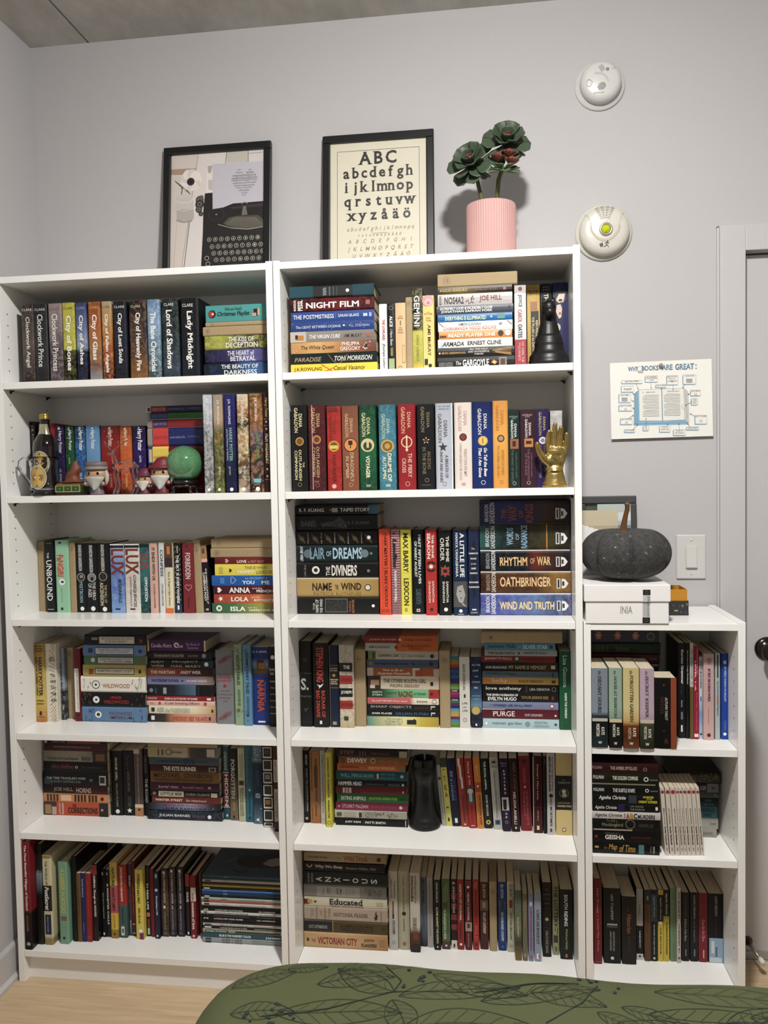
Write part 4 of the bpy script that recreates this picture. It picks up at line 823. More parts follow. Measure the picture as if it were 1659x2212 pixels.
def ornament(P,op,L,T,rnd):
    k=op[0]; a=op[1:]
    if k in('T','V'):
        t,a0,a1,c0,c1,col=a[:6]; st=a[6] if len(a)>6 else ''
        if k=='V': c0,c1=1-c1,1-c0; st+='v'
        if t in SER or t.startswith(SERW): st+='s'
        P.text(t,a0,a1,c0,c1,gt(col),st)
    elif k=='R': P.rect(*a[:4],gl(a[4]))
    elif k=='Dk': P.disc(a[0],a[1],a[2]*T,gl(a[3]))
    elif k=='Ok': P.disc(a[0],a[1],a[2]*T,gl(a[3]),r0=a[2]*T*.82)
    elif k=='N':
        r=a[3]*T; P.disc(a[1],a[2],r,KINK,r0=r*.93,n=22,ry=r*.95); w=.5*r/L*(1 if len(a[0])>1 else .6); h=.45*r/T
        P.text(a[0],a[1]-w,a[1]+w,a[2]-h,a[2]+h,KINK)
    elif k=='SR': P.star(a[0],a[1],a[2]*T,gl(a[3]),5 if a[2]>.1 else 4,rot=PI/2)
    elif k=='HS': P.heart(a[0],a[1],a[2]*T,gl(a[3]))
    elif k=='HT': P.heart(a[0],a[1],a[2]*T,gl(a[3]),True)
    elif k in('STARS','SPK'):
        for i in range(26): P.disc(rnd.uniform(.02,.95) if k=='SPK' else rnd.random()**1.6*.95,rnd.uniform(.06,.94),rnd.uniform(.0004,.0009),gl(a[0]),n=5)
    elif k=='VINE':
        for i in range(16):
            p=rnd.choice((rnd.uniform(.02,.2),rnd.uniform(.8,.97))); q=rnd.uniform(.1,.9); g=rnd.uniform(0,6.3)
            P.line([(p+.012*math.cos(g+j*.7)*j/3,q+.16*math.sin(g+j*.7)*j/3) for j in range(5)],.0008,gl(a[0]))
            P.disc(p,q,.0011,gl(a[0]),n=6)
    elif k=='VN2':
        for i in range(26):
            p=rnd.uniform(a[0]+.02,a[1]-.02); q=rnd.uniform(.2,.8); g=rnd.uniform(0,6.3)
            P.line([(p+.02*math.cos(g+j*.8)*j/4,q+.1*math.sin(g+j*.8)*j/4) for j in range(5)],.0008,gl(a[2]))
    elif k=='SL':
        for i in range(22): p=.04+.036*i; P.line([(p,.1 if i%2 else .76),(p+.03,.24 if i%2 else .92)],.0009,gl(a[0]))
    elif k=='SL1': P.line([(.36,.1),(.49,.85)],.0018,gl(a[0])); P.line([(.38,.9),(.5,.45)],.0016,gl(a[0]))
    elif k in('SL2','SL2B'):
        q=((.93,.05),(.99,.5)) if k=='SL2' else ((.62,.25),(.7,.3))
        P.line(q,.0018,gl(a[0])); P.line([(x-.04*(k=='SL2B')-.92*(k=='SL2'),y+.3*(k=='SL2B')) for x,y in q],.0016,gl(a[0]))
    elif k=='ARC': P.line([(.43+.24*i/14,.04+.96*math.sin(PI*i/14)) for i in range(15)],.0016,gl(a[0]))
    elif k=='DOTS':
        for i in range(12): P.disc(rnd.uniform(a[0]+.01,a[1]-.01),rnd.uniform(.1,.9),rnd.uniform(.0008,.0022),gl(a[2]),n=8)
    elif k=='RAYS':
        cs='2a2a26 a83a30 3a4a5a c8b05a 8a3a34 5a7a4a b07a3a 3a3a44'.split()
        for i in range(26):
            q=.03+.037*i; y=q+ (q-.45)*.35
            P.line([(y+(.0 if j==0 else 0)+(q-y)*j/5*.9,.62-.6*j/5-.04*math.sin(j)) for j in range(6)],.0011,gl(cs[i%8]))
    elif k=='FLOR':
        for i in range(18):
            g=PI*2*i/18; 
            P.line([(a[0]+.055*math.cos(g)*j/4,.5+.34*math.sin(g+.25*j)*j/4) for j in range(5)],.0007,gl(a[1])); P.disc(a[0]+.055*math.cos(g),.5+.34*math.sin(g+1),.0011,gl(a[1]),n=6)
    elif k=='FRM':
        ph=['5a4030','1c1c1e','8a8a8a','1c1c1e','8a6a3a','1c1c1e','2a2a30']
        for i in range(7):
            y0=.01+.155*i; y1=min(y0+.135,.995); P.rect(y0,y1,.06,.94,gl('d8d4cc')); P.rect(y0+.012,y1-.02,.15,.85,gl('141416')); P.rect(y0+.03,y1-.05,.25,.75,gl(ph[i]))
    elif k=='FLM':
        P.poly([(a[0]-.04,.55),(a[0]-.01,.3),(a[0]+.04,.5),(a[0]+.01,.75)],gl(a[1])); P.poly([(a[0]-.02,.55),(a[0],.42),(a[0]+.02,.55),(a[0],.66)],gl('f0d890'))
    elif k=='STRAW':
        for i in range(16): y=rnd.uniform(.1,.95); P.line([(.7+rnd.uniform(0,.1),.5+(y-.5)*.4),(.96,y)],.0008,gl(rnd.choice((a[0],'7a4a24','d8b878'))))
    elif k=='SPL':
        for i in range(14): P.disc(.38+rnd.random()*.12,.2+rnd.random()*.65,rnd.uniform(.0006,.0022),gl(a[0]),n=7)
    elif k=='FACE':
        P.poly([(.1,.15),(.1,.8),(.17,.85),(.24,.7),(.25,.35),(.2,.12)],gl('141418')); P.poly([(.13,.2),(.13,.6),(.2,.8),(.235,.62),(.225,.3)],gl('d8c8bc'))
        P.disc(.205,.5,.0035,gl('2a2028'),ry=.0055); P.poly([(.26,.75),(.25,.5),(.3,.4),(.4,.45),(.42,.6),(.34,.8)],gl('d8c4b8')); P.rect(.345,.37,.48,.6,gl('a03a3a'))
        P.disc(.52,.75,.012,gl('d0c0b4'),ry=.01)
    elif k=='HAIR':
        for i in range(40): y=.05+.022*i; P.line([(y,.22),(y,.3)],.0012,gl(a[0])); P.line([(y,.63),(y,.72)],.0012,gl(a[0]))
    elif k=='STRP':
        for i in range(34): P.rect(.01+.029*i,.024+.029*i,0,1,gl(a[0]))
    elif k=='SUN8': P.star(a[0],a[1],a[2]*T,gl(a[3]),8,.6)
    elif k=='PORT':
        P.poly([(.6,.1),(.6,.9),(.68,.95),(.72,.72),(.68,.3),(.76,.06),(.88,.05),(.9,.02),(.6,0)],gl('1a1a1a')); P.poly([(.64,.35),(.66,.72),(.75,.8),(.84,.62),(.86,.36),(.76,.18)],gl('b0aeaa'))
        P.rect(.71,.72,.45,.62,gl('3a3a3a')); P.rect(.79,.8,.4,.55,gl('5a5654')); P.poly([(.86,.3),(.88,.95),(.9,1),(.9,.1)],gl('c8c8c4'))
    elif k=='SHLD':
        P.poly([(.9,.22+.1),(.9,.78),(.94,.74),(.975,.55),(.94,.36)],gl('e8e8e4')); P.rect(.905,.93,.45,.65,gl('4a4a4a')); P.rect(.845,.885,.32,.78,gl('e0e0dc')); P.rect(.855,.875,.36,.74,gl('3a3a3c'))
    elif k=='FIL':
        for i in range(6):
            p=.07+.165*i
            for j in range(12):
                g=j*.53; P.line([(p+.045*math.cos(g)*q/3,.55+.34*math.sin(g+.4*q)*q/3) for q in range(4)],.0007,gl(a[0]))
            P.disc(p,.55,.006,gl(a[0]),r0=.005,n=12)
            if i<5: P.text(['THE QUEEN','OF THE','TEARLING','ERIKA','JOHANSEN'][i],p+.075,p+.088,.15,.9,gl('b8b0a0'),'v')
    elif k=='TOWER':
        P.poly([(.29,.62),(.34,.5),(.44,.45),(.5,.3),(.54,.12),(.57,.3),(.62,.5),(.63,.85),(.58,.97),(.5,.8),(.42,.75),(.34,.7)],gl('3a3a3c'))
        for i in range(30): P.rect(*(lambda p,q:(p,p+.012,q,q+.05))(rnd.uniform(.33,.61),rnd.uniform(.45,.75)),gl(rnd.choice((a[0],'5a5a5c','2a2a2c'))))
    elif k in('DOVE','BIRD'):
        c=a[0]; P.poly([(c-.035,.3),(c,.42),(c+.03,.62),(c+.005,.6),(c-.02,.75),(c-.012,.52)],gl(a[1]))
    elif k=='BANDS':
        cs='3a7a9a 6a9a3a c8702a b03a2a 5a2a6a 2a5a9a 1e4a8a 2a6aa0 1a3a7a 5a2a6a 6a9a3a 7aaa4a 4a1a5a a0306a 8a1a4a 3a1a5a 3a7a5a 5a2a7a 2a2a5a 6a9ac0 9ab04a d09a3a 5a2a6a 4a8ab0 6a9a4a 5a8a3a'.split()
        for i,cc in enumerate(cs): P.rect(i/26,(i+1)/26,0,1,gl(cc))
        P.text('RULES',.47,.49,.2,.8,gl('e8e8d8'),'v'); P.text('STEPHEN',.6,.62,.15,.85,gl('e8e0e8'),'v')
    elif k=='SCRB':
        for i in range(34):
            p=rnd.uniform(a[0]+.02,a[1]-.03);q=rnd.uniform(.2,.8);g=rnd.uniform(0,6.3); P.line([(p+.02*math.cos(g+j)*j/4,q+.18*math.sin(g+j)*j/4) for j in range(5)],.0008,gl(a[2]))
    elif k=='MOON': P.line([(a[0]-.035+.07*i/8,.3+.28*math.sin(PI*i/8)) for i in range(9)],.0035,gl(a[1]))
    elif k=='TREES':
        for p,h in ((.02,.4),(.3,.6),(.33,.72),(.36,.5),(.83,.66),(.845,.4),(.1,.25),(.2,.2),(.5,.18),(.7,.2)): P.poly([(p-.02*h-.004,1),(p,1-h),(p+.02*h+.004,1)],gl(a[0]))
    elif k=='DEVIL':
        for i in range(14): g=rnd.uniform(0,6.3); P.line([(a[0]+.012*j/3*math.cos(g+.5*j)*1.6,.5+.3*j/3*math.sin(g+.5*j)) for j in range(4)],.0016,gl(a[1]))
        P.text('FRONT',.915,.93,.15,.85,gl('8a7a6a'),'v')
    elif k=='FLW':
        for p in (.12,.4,.66):
            for i in range(6): g=i*PI/3; P.disc(p+.035*math.cos(g),.45+.22*math.sin(g),.004,gl('b87a78'),n=10)
            P.disc(p,.45,.004,gl('d8a098'),n=10)
            for i in range(7): g=i*.9+.4; P.line([(p+.04*math.cos(g),.5+.3*math.sin(g)),(p+.08*math.cos(g),.5+.42*math.sin(g))],.0022,gl('1c2420'))
CNT=[0]
def rnd_(q): return max(0,(abs(2*q-1)-.72)/.28)**2   # spine flat in the middle, rounded at both joints
def B(o,k,x0,x1,z0,z1,y,D,lean,label,cover,ops):
    CNT[0]+=1; rnd=random.Random(CNT[0]*17)
    U=o=='U'; L=(z1-z0) if U else (x1-x0); T=(x1-x0) if U else (z1-z0)
    t=thing(NM[k],lab(label),'book' if k!='b' else 'box',(x0,y,z0),(0,math.radians(-lean),0),GRP[0])
    b={'h':min(.0035,T*.12)}.get(k,.0004 if T>.004 else .0001); bt=min({'h':.0022,'p':.0006,'m':.0006,'b':.0012}.get(k,.001),T*.2)
    mp=(lambda s,yy,tt:(tt,yy,L-s)) if U else (lambda s,yy,tt:(s,yy,tt))
    if k=='k':
        e=min(.0025,T*.2); pr=[(e,0),(D-e,0),(D,e),(D,T-e),(D-e,T),(e,T),(.0006,T-e*.7),(0,T-e*1.6),(0,e*1.6),(.0006,e*.7)]; n=len(pr)
        m=MB(); fs=[]; vs=[]
        for s in (.0,.0015,L-.0015,L):
            ins=.0012 if s in(0.,L) else 0
            vs+=[mp(s,yy+(ins if yy<D/2 else -ins),tt+(ins if tt<T/2 else -ins)) for yy,tt in pr]
        for q in range(3): fs+=[(q*n+i,q*n+(i+1)%n,(q+1)*n+(i+1)%n,(q+1)*n+i) for i in range(n)]
        fs+=[tuple(range(n)),tuple(range(3*n,4*n))]; m.add(vs,fs); c=obj('wrapping',m,KRAFT,t)
        f=MB(); e2=.0006
        if U: f.add([mp(-e2*q,D*a_,T*c_) for q,a_,c_ in ((1,.02,.06),(1,.02,.94),(1.6,.3,.5))],[(0,1,2)]); f.add([mp(-e2*.9,D*a_,T*c_) for a_,c_ in ((.25,.02),(.98,.02),(.98,.55),(.3,.55))],[(0,1,2,3)])
        else: f.add([mp(L+e2,D*a_,T*c_) for a_,c_ in ((.02,.06),(.02,.94),(.2,.5))],[(0,1,2)]); f.add([mp(-e2,D*a_,T*c_) for a_,c_ in ((.02,.06),(.02,.94),(.2,.5))],[(0,1,2)])
        obj('fold_flap',f,KRAFT,t)
        P=Print(lambda p,q,e:mp(p*L,-e,T*(1-q)),L,T)
    else:
        S,mc,ms=stops(cover); N=16 if k=='h' else 3
        pr=[(D,0)]+[(rnd_(i/N)*b+(.0008 if i in(0,N) and k!='h' else 0),T*i/N) for i in range(N+1)]+[(D,T),(D,T-bt),(b+bt+.001,T-bt),(b+bt+.001,bt),(D,bt)]
        n=len(pr); m=MB(); vs=[];cs=[];fs=[]
        for q,h in S:
            vs+=[mp(q*L,yy,tt) for yy,tt in pr]; cs+=[gl(h)]*n
        for q in range(len(S)-1):
            if S[q+1][0]-S[q][0]<1e-6: continue
            fs+=[(q*n+i,q*n+(i+1)%n,(q+1)*n+(i+1)%n,(q+1)*n+i) for i in range(n)]
        q=(len(S)-1)*n; fs+=[tuple(range(n)),tuple(range(q,q+n))]
        if k=='b': fs+=[(0,n-1,n-1+q,q)]
        m.v=vs;m.f=fs;m.c=cs;m.m=[0]*len(fs); me=m.mesh('cover',True)
        a2=me.color_attributes.new('Col2','FLOAT_COLOR','POINT'); c2=(*gl(mc),ms) if mc else (0,0,0,0); a2.data.foreach_set('color',list(c2)*len(vs))
        c=obj('cover',me,CVH if k=='h' else CVP,t)
        ins=.003 if k=='h' else .0007; pb=MB(); yb=D-(.004 if k=='h' else .0006); sp=b+bt+.0012
        P0=[mp(s,yy,tt) for s in(ins,L-ins) for yy,tt in((sp,bt+.0001),(yb,bt+.0001),(yb-.002,T/2),(yb,T-bt-.0001),(sp,T-bt-.0001))]
        pb.add(P0,[(0,1,2,3,4),(9,8,7,6,5)]+[(i,(i+1)%5,5+(i+1)%5,5+i) for i in range(5)])
        obj('card_block' if k=='b' else 'pages',pb,PGU if U else PGL,t)
        P=Print(lambda p,q,e:mp(p*L,b*rnd_(q)-e,T*(1-q)),L,T,sub=16 if k=='h' else 1)
        if k!='h': P.e+=.0002
    for op in ops: ornament(P,op,L,T,rnd)
    if 'painted cover' in label:
        Q=Print(lambda p,q,e:(p*L,D*q*.98+.003,T+e),L,D)
        Q.poly([(.28,.62),(.34,.4),(.5,.3),(.8,.34),(1,.5),(1,.86),(.8,.95),(.62,.86),(.5,.72),(.36,.78)],gl('2a1614')); Q.poly([(.62,.45),(.74,.36),(.84,.42),(.86,.6),(.76,.7),(.66,.62)],gl('a8a49c')); Q.line([(.18,.5),(.3,.62)],.003,gl('8a94a0')); Q.line([(.3,.2),(.42,.12),(.5,.2)],.006,gl('16181c'))
        for i in range(3): Q.line([(.9+.06*math.cos(a*.6),.6+.1*i+.05*math.sin(a*.6)) for a in range(8)],.003,gl('9aa4b0'))
        Q.done(c,'cover_lettering','cover_art')
    P.done(c,'title' if k!='k' else 'number','spine_art' if k!='k' else 'circle')
G('top shelf of the left bookcase','top shelf of left bookcase')
B('U','h',.051,.0873,1.7235,1.949,.05,.15,0,'dark brown hardcover with silver lettering~0','2a2523>6a5a52@.5>4a3a34>2a2020*8a7a70:.45',[V('CLARE',.055,.085,.08,.9,'d8d2c8'),T('Clockwork Angel',.16,.79,.3,.72,'f0eee8')])
B('U','h',.0886,.1279,1.7235,1.9479,.05,.15,0,'charcoal hardcover with white lettering~1','1c1e20>35383b@.5>222426*4a4e52:.4',[V('CLARE',.055,.085,.08,.9,'c9c9c9'),T('Clockwork Prince',.13,.79,.3,.72,'f0eee8')])
B('U','h',.1321,.1727,1.7235,1.9475,.05,.15,0,'mauve grey hardcover with white lettering~2','9a8688>8a7a7e@.3>4a4044@.6>5a4a50*b0a0a0:.5',[V('CLARE',.055,.085,.08,.9,'8a6a68'),T('Clockwork Princess',.13,.85,.3,.72,'f0eee8')])
B('U','h',.1741,.2107,1.7235,1.9478,.05,.15,0,'yellow hardcover with black lower half~3','c2bb3c>c9c64e@.58>101112@.6>0c0c0d*8a8a2c:.5',[V('CLARE',.055,.085,.08,.9,'55551e'),T('City of Bones',.16,.85,.26,.76,'f6f4ee','b')])
B('U','h',.2145,.2454,1.7235,1.9468,.05,.15,0,'blue and silver hardcover with black base~4','2f3a6e>7a8ab0@.35>a8b4c4@.55>14161a@.62>0c0c0e*4a5a90:.5',[V('CLARE',.055,.085,.08,.9,'8a94b8'),T('City of Ashes',.16,.78,.26,.76,'f6f4ee','b')])
B('U','h',.2514,.2877,1.7235,1.947,.05,.15,0,'copper orange hardcover with bell tower picture~5','8a4a22>b0602a@.3>a07a4a@.6>6a5a52@.8>9aa4b0*d08a3a:.5',[V('CLARE',.055,.085,.08,.9,'d8a04a'),T('City of Glass',.16,.73,.26,.76,'f6f4ee','b')])
B('U','h',.2915,.3207,1.7235,1.9464,.05,.15,0,'tan to crimson hardcover with city skyline~6','b0a486>b8863a@.35>b05a22@.55>7a2a1c@.85>5a1a14*e0b060:.5',[V('CLARE',.055,.085,.08,.9,'7a4a2a'),T('City of Fallen Angels',.16,.89,.3,.72,'f6f4ee','b')])
B('U','h',.3263,.3641,1.7235,1.9449,.05,.15,0,'navy black hardcover, white title on smoky sky~','15171c>23263a@.4>1a1c24@.7>101014*3a3f58:.4',[V('CLARE',.055,.085,.08,.9,'c9c9c9'),T('City of Lost Souls',.15,.78,.3,.72,'f6f4ee','b')])
B('U','h',.3724,.4224,1.7235,1.9442,.05,.15,0,'thick dark hardcover with amber base~8','14141a>2a2a3a@.5>6a4a2a@.75>8a5a26*c08a4a:.4',[V('CLARE',.055,.085,.12,.7,'c0b890'),T('City of Heavenly Fire',.15,.88,.32,.68,'f6f4ee','b')])
B('U','h',.4253,.4623,1.7235,1.9452,.05,.15,0,'misty pale blue hardcover~9','6a8ab0>8aa8c8@.3>5a7a90@.6>3a4a3a*b8ccdc:.55',[T('The Bane Chronicles',.16,.9,.3,.72,'f6f4ee','b')])
B('U','h',.4682,.5163,1.7235,1.9445,.05,.15,0,'black and teal hardcover with smoke streak~10','0e1214>1c2a2e@.5>3a4a5e@.85>2a3444*6a7a7a:.4',[V('CLARE',.05,.085,.16,.75,'d8d8d0'),T('Lord of Shadows',.13,.87,.36,.72,'f6f4ee','b')])
B('U','h',.5223,.5746,1.7235,1.945,.05,.16,0,'thick black hardcover with big white title~11','0c0d10>14161c@.5>141c26*2a3848:.3',[V('CLARE',.07,.11,.14,.72,'d8d8d0'),T('Lady Midnight',.155,.88,.32,.72,'f6f4ee','b')])
B('L','h',.5865,.7805,1.7235,1.763,.05,.15,0,'blue black hardcover^5right stack','12161c>1e3048@.4>4a7ab0@.72>10141a*2a4a78:.5',[T('THE BEAUTY OF',.26,.8,.14,.42,'f0eee8'),T('DARKNESS',.3,.78,.52,.84,'f0eee8')])
B('L','h',.5902,.7805,1.7632,1.7988,.05,.15,0,'dark violet hardcover with pale burst~','14141a>3a3464@.4>7a78b8@.62>2a2450*4a4a80:.5',[T('THE HEART of',.34,.74,.12,.48,'e8e4ee'),T('BETRAYAL',.38,.76,.54,.9,'f0eee8')])
B('L','h',.5909,.7805,1.799,1.8375,.05,.15,0,'olive yellow hardcover, smoky^3right stack','8a8a3a>b0b04a@.25>55533a@.5>3a3828*c8c860:.55',[T('THE KISS OF',.36,.74,.12,.46,'f0eee8'),T('DECEPTION',.32,.8,.52,.88,'f0eee8')])
B('L','k',.586,.7805,1.8377,1.8629,.05,.14,0,'kraft paper wrapped book, circled number~',None,[N('9',.075,.5,.3)])
B('L','k',.5938,.7805,1.8631,1.8753,.05,.14,0,'thin kraft paper wrapped book^1right stack',None,[N('6',.11,.5,.36)])
B('L','p',.596,.7805,1.8755,1.9204,.05,.13,0,'turquoise paperback with red record emblem~','4fa8a4',[T("Nick and Noel's",.3,.56,.14,.34,'1c2a2c','i'),T('Christmas Playlist',.18,.68,.4,.74,'14181a','bi'),Dk(.1,.52,.24,'1a1a1a'),Dk(.09,.52,.18,'c02a2a'),Dk(.11,.52,.06,'f0efe8'),R(.74,.8,.3,.72,'1a1a1a'),R(.72,.78,.55,.75,'d8a890'),R(.8,.83,.3,.7,'d8b090')])
G('second shelf of the left bookcase','second shelf of left bookcase')
B('U','h',.0188,.0371,1.404,1.6223,.125,.13,0,'black hardcover with pale sans lettering at the wall~','14161a',[T('J K ROWLING | THE TALES',.05,.9,.24,.74,'b8a890')])
B('U','p',.0788,.0978,1.404,1.6159,.125,.13,0,'plain red paperback behind the bottle~1','a8221c',[])
B('U','p',.0994,.1257,1.404,1.6086,.125,.125,0,'dark violet paperback starred spine, number one~2','241a40>3a2a5a@.7>1a1430*6a4a8a:.4',[V('1',.02,.06,.35,.6,'e8e4f0'),T('Harry Potter',.08,.4,.2,.7,'e8e4f0','b'),STARS('e0d8f0'),T('J.K. ROWLING',.62,.9,.35,.65,'d8d0e8')])
B('U','p',.1304,.1563,1.404,1.6074,.125,.125,0,'green paperback with starry spine~3','1e4a30>2a6a3e@.5>1a3a24',[V('2',.02,.06,.35,.6,'e8f0e8'),T('Harry Potter',.07,.36,.2,.7,'e8f0e8','b'),STARS('d8ecd8'),T('and the',.46,.55,.4,.6,'d8e8d8')])
B('U','p',.1608,.1921,1.404,1.6065,.125,.125,0,'bright blue paperback with starry spine~4','12304e>1a64a4@.35>1a5a98@.7>5a9ac8*88c0e8:.3',[V('3',.02,.06,.35,.6,'e8f0f8'),T('Harry Potter',.07,.36,.2,.72,'f0f4f8','b'),STARS('d8e8f8'),T('J.K.R',.68,.78,.35,.7,'e8f0f8')])
B('U','p',.1952,.2358,1.404,1.606,.125,.14,0,'pale sky blue paperback with starry spine~5','5a90c0>7aa8d0@.3>6a9cc8',[V('4',.02,.06,.4,.58,'f0f4f8'),T('Harry Potter',.07,.34,.3,.72,'e4eef6','b'),STARS('e8f2fa')])
B('U','p',.2415,.2973,1.404,1.6041,.125,.141,0,'thick deep red paperback with starry spine~6','6a1512>a01e18@.3>8a1a16',[V('5',.02,.06,.42,.56,'f0e0d8'),T('Harry Potter',.07,.3,.34,.68,'e8c8b8','b'),STARS('f0d8c8'),T('J.K. ROWLING',.7,.9,.42,.58,'d89880')])
B('U','p',.2994,.3339,1.404,1.6024,.125,.14,0,'orange paperback with starry spine~7','7a2a10>d06a20@.25>c85a1c@.7>8a3a18*f0a050:.3',[V('6',.02,.06,.4,.6,'f8e8d8'),T('Harry Potter',.07,.3,.3,.7,'f4d8b8','b'),STARS('f8e0c0'),T('J.K. ROWLING',.7,.9,.38,.62,'f0c090')])
B('U','p',.339,.3779,1.404,1.6018,.125,.14,0,'deep purple paperback with starry spine~8','1a1036>34186a@.4>24124a',[V('7',.02,.06,.42,.58,'e8e0f4'),T('Harry Potter',.05,.37,.24,.72,'f0eaf8','b'),STARS('d8c8f0'),T('and the',.44,.54,.3,.5,'e8e0f4')])
B('L','h',.388,.552,1.404,1.4865,.115,.13,0,'red and black boxed set lying low behind the green ball~','8a1418',[])
B('L','h',.3887,.5535,1.4867,1.5397,.115,.14,0,'claret hardcover with yellow panel^4stack','6a1422',[R(0.0,.08,0,1,'24428a'),R(.085,.38,0,1,'e8cf4a'),T('HARRY POTTER',.1,.36,.52,.68,'8a6a18'),R(.02,.075,.15,.85,'d8c098')])
B('L','h',.3888,.555,1.5399,1.5921,.115,.14,0,'navy hardcover with bright red panel^3stack','26306e',[R(0,.09,0,1,'a89a90'),R(.1,.38,0,1,'d83a34'),T('HARRY POTTER',.11,.36,.44,.6,'8a1c1a'),T('and the Goblet of Fire',.41,.68,.44,.58,'8a90c0','i'),T('J K ROWLING',.72,.94,.44,.58,'6a70a8')])
B('L','h',.3896,.5557,1.5923,1.616,.115,.14,0,'red hardcover with purple panel^2stack','9a2228',[R(0,.09,0,1,'988c88'),R(.1,.37,0,1,'4a2858'),T('HARRY POTTER',.11,.35,.35,.68,'9a80a8'),R(0,1,.93,1,'d8cfc0')])
B('L','h',.3893,.5563,1.6162,1.6367,.115,.14,0,'green hardcover with blue panel^1stack','2a7a30',[R(0,.05,0,1,'9a9a98'),R(.06,.37,0,1,'1c3478'),T('HARRY POTTER',.08,.35,.3,.7,'4a62a0'),T('and the Chamber of Secrets',.4,.68,.35,.65,'1a5a22','i'),R(0,1,.92,1,'d8cfc0')])
B('L','h',.3879,.5568,1.6369,1.6559,.115,.14,0,'navy hardcover with maroon panel^0stack','1c2050',[R(0,.08,0,1,'d8d4cc'),R(.02,.07,.2,.8,'2a2a2a'),R(.09,.36,0,1,'8a1e2a'),T('HARRY POTTER',.1,.34,.3,.7,'d08a80'),T("and the Philosopher's Stone",.38,.68,.35,.65,'8088b8','i'),T('J K ROWLING',.72,.95,.35,.65,'7078a8')])
B('U','h',.5862,.6125,1.404,1.6748,.03,.22,0,'silver grey illustrated hardcover~9','c0c6d0>b4b8c0@.25>7a7672@.4>8a8886@.7>6a6052*e0e2e6:.6',[T('J.K. ROWLING',.04,.3,.3,.62,'f4f4f2'),T('HARRY POTTER',.4,.64,.2,.5,'c8ccd0'),Dk(.965,.5,.16,'f4f4f2')])
B('U','h',.6154,.6422,1.404,1.6739,.03,.22,0,'pale sunset to mossy green illustrated hardcover~10','a89a90>c0a090@.25>6a6a40@.38>5a5a30@.7>5a6a2a*b8b070:.6',[T('J.K. ROWLING',.05,.3,.3,.6,'f0e8e0'),T('HARRY',.38,.5,.3,.55,'c0784a'),T('JIM KAY',.73,.82,.3,.6,'e8e4d8'),Dk(.965,.5,.15,'f4f4f2')])
B('U','h',.647,.6779,1.404,1.6729,.03,.22,0,'indigo illustrated hardcover with green title~11','2c2a78>2a2868@.4>1c2240@.7>1a2036*3a3a90:.35',[T('J.K. ROWLING',.045,.3,.4,.66,'f0f0f4'),T('HARRY POTTER',.335,.68,.28,.58,'8ab89a','b'),T('and the Prisoner of Azkaban',.35,.67,.66,.8,'c0c8d8'),T('JIM KAY',.73,.82,.5,.7,'c8ccd8'),Dk(.965,.45,.16,'f4f4f2')])
B('U','h',.6827,.7135,1.404,1.6732,.03,.22,0,'white and amber swirling illustrated hardcover~12','d8ccb4>b07a3a@.15>2a2620@.3>b89a6a@.42>8a6a3a@.6>3a3028@.8>9a8a78*f0e0c0:.75',[T('J.K. ROWLING',.06,.29,.36,.62,'f6f2ea'),T('JIM KAY',.73,.82,.3,.6,'e8e4d8'),Dk(.9,.5,.3,'b09a80'),Dk(.965,.5,.16,'f4f4f2')])
B('U','h',.7178,.7546,1.404,1.6743,.03,.22,0,'brown feathered illustrated hardcover with blue glow~13','6a4a24>8a5a2a@.3>5a5a7a@.4>2a3a34@.6>3a3a50@.75>241c18*d09a5a:.7',[T('J.K. ROWLING',.04,.28,.38,.62,'f6f2ea'),T('HARRY POTTER',.4,.66,.28,.52,'7a9a5a'),R(.86,.9,.2,.75,'7ac8d8'),Dk(.965,.45,.16,'f4f4f2')])
B('U','h',.7574,.7749,1.404,1.6783,.03,.22,0,'oxblood hardcover beside the divider~14','3a1a18',[T('Harry Potter',.06,.26,.2,.75,'c8b878','bi'),R(.27,.275,.05,.95,'a08a6a'),R(.335,.34,.05,.95,'a08a6a'),T('FILM WIZARDRY',.42,.72,.25,.7,'d8c8a0','b'),Dk(.3,.5,.16,'d8b890'),Dk(.37,.5,.16,'d8b890'),Dk(.77,.5,.16,'d8b890'),Dk(.84,.5,.16,'d8b890'),R(.87,.875,.05,.95,'a08a6a')])
G('third shelf of the left bookcase','third shelf of left bookcase')
B('U','k',.0188,.0419,1.055,1.2666,.1421,.1239,0,'kraft wrapped book against the left panel~0',None,[N('12',.1,.5,.36)])
B('U','h',.0522,.082,1.055,1.2704,.126,.14,0,'black hardcover with large white serif title~1','14191b',[V('SCHWAB',.04,.05,.2,.75,'b8c0c0'),T('THE',.17,.25,.56,.76,'e8ecec'),T('UNBOUND',.27,.84,.28,.86,'f0f2f2'),R(.955,.965,.2,.85,'b8c0c0')])
B('U','h',.0866,.1298,1.055,1.27,.1212,.1448,0,'mint green hardcover with red hand-drawn title~2','a0d0b0',[T('FaNGiRl',.2,.5,.38,.84,'c83a30','b'),Dk(.575,.52,.22,'f0f4f0'),R(.56,.59,.4,.6,'3a3a3a'),R(.02,.045,.5,.7,'1c2a24'),T('Rainbow Rowell',.66,.86,.52,.6,'7a9a8a'),R(.93,.965,.5,.66,'1c2a24')])
B('U','k',.1307,.1493,1.055,1.2632,.1218,.13,0,'narrow kraft wrapped book~3',None,[N('11',.09,.5,.36)])
B('U','p',.1497,.1805,1.055,1.2609,.125,.13,0,'black paperback, blocky white author name and round portrait, teal title~','14171a',[T('BRANDON SANDERSON',.025,.4,.36,.7,'d8d8d4','b'),Dk(.49,.5,.4,'d8d8d0'),Dk(.49,.5,.36,'3a3634'),R(.46,.5,.3,.6,'a8a09a'),T('MISTBORN',.56,.86,.34,.68,'9ab8c0'),Dk(.945,.45,.2,'f4f4f0')])
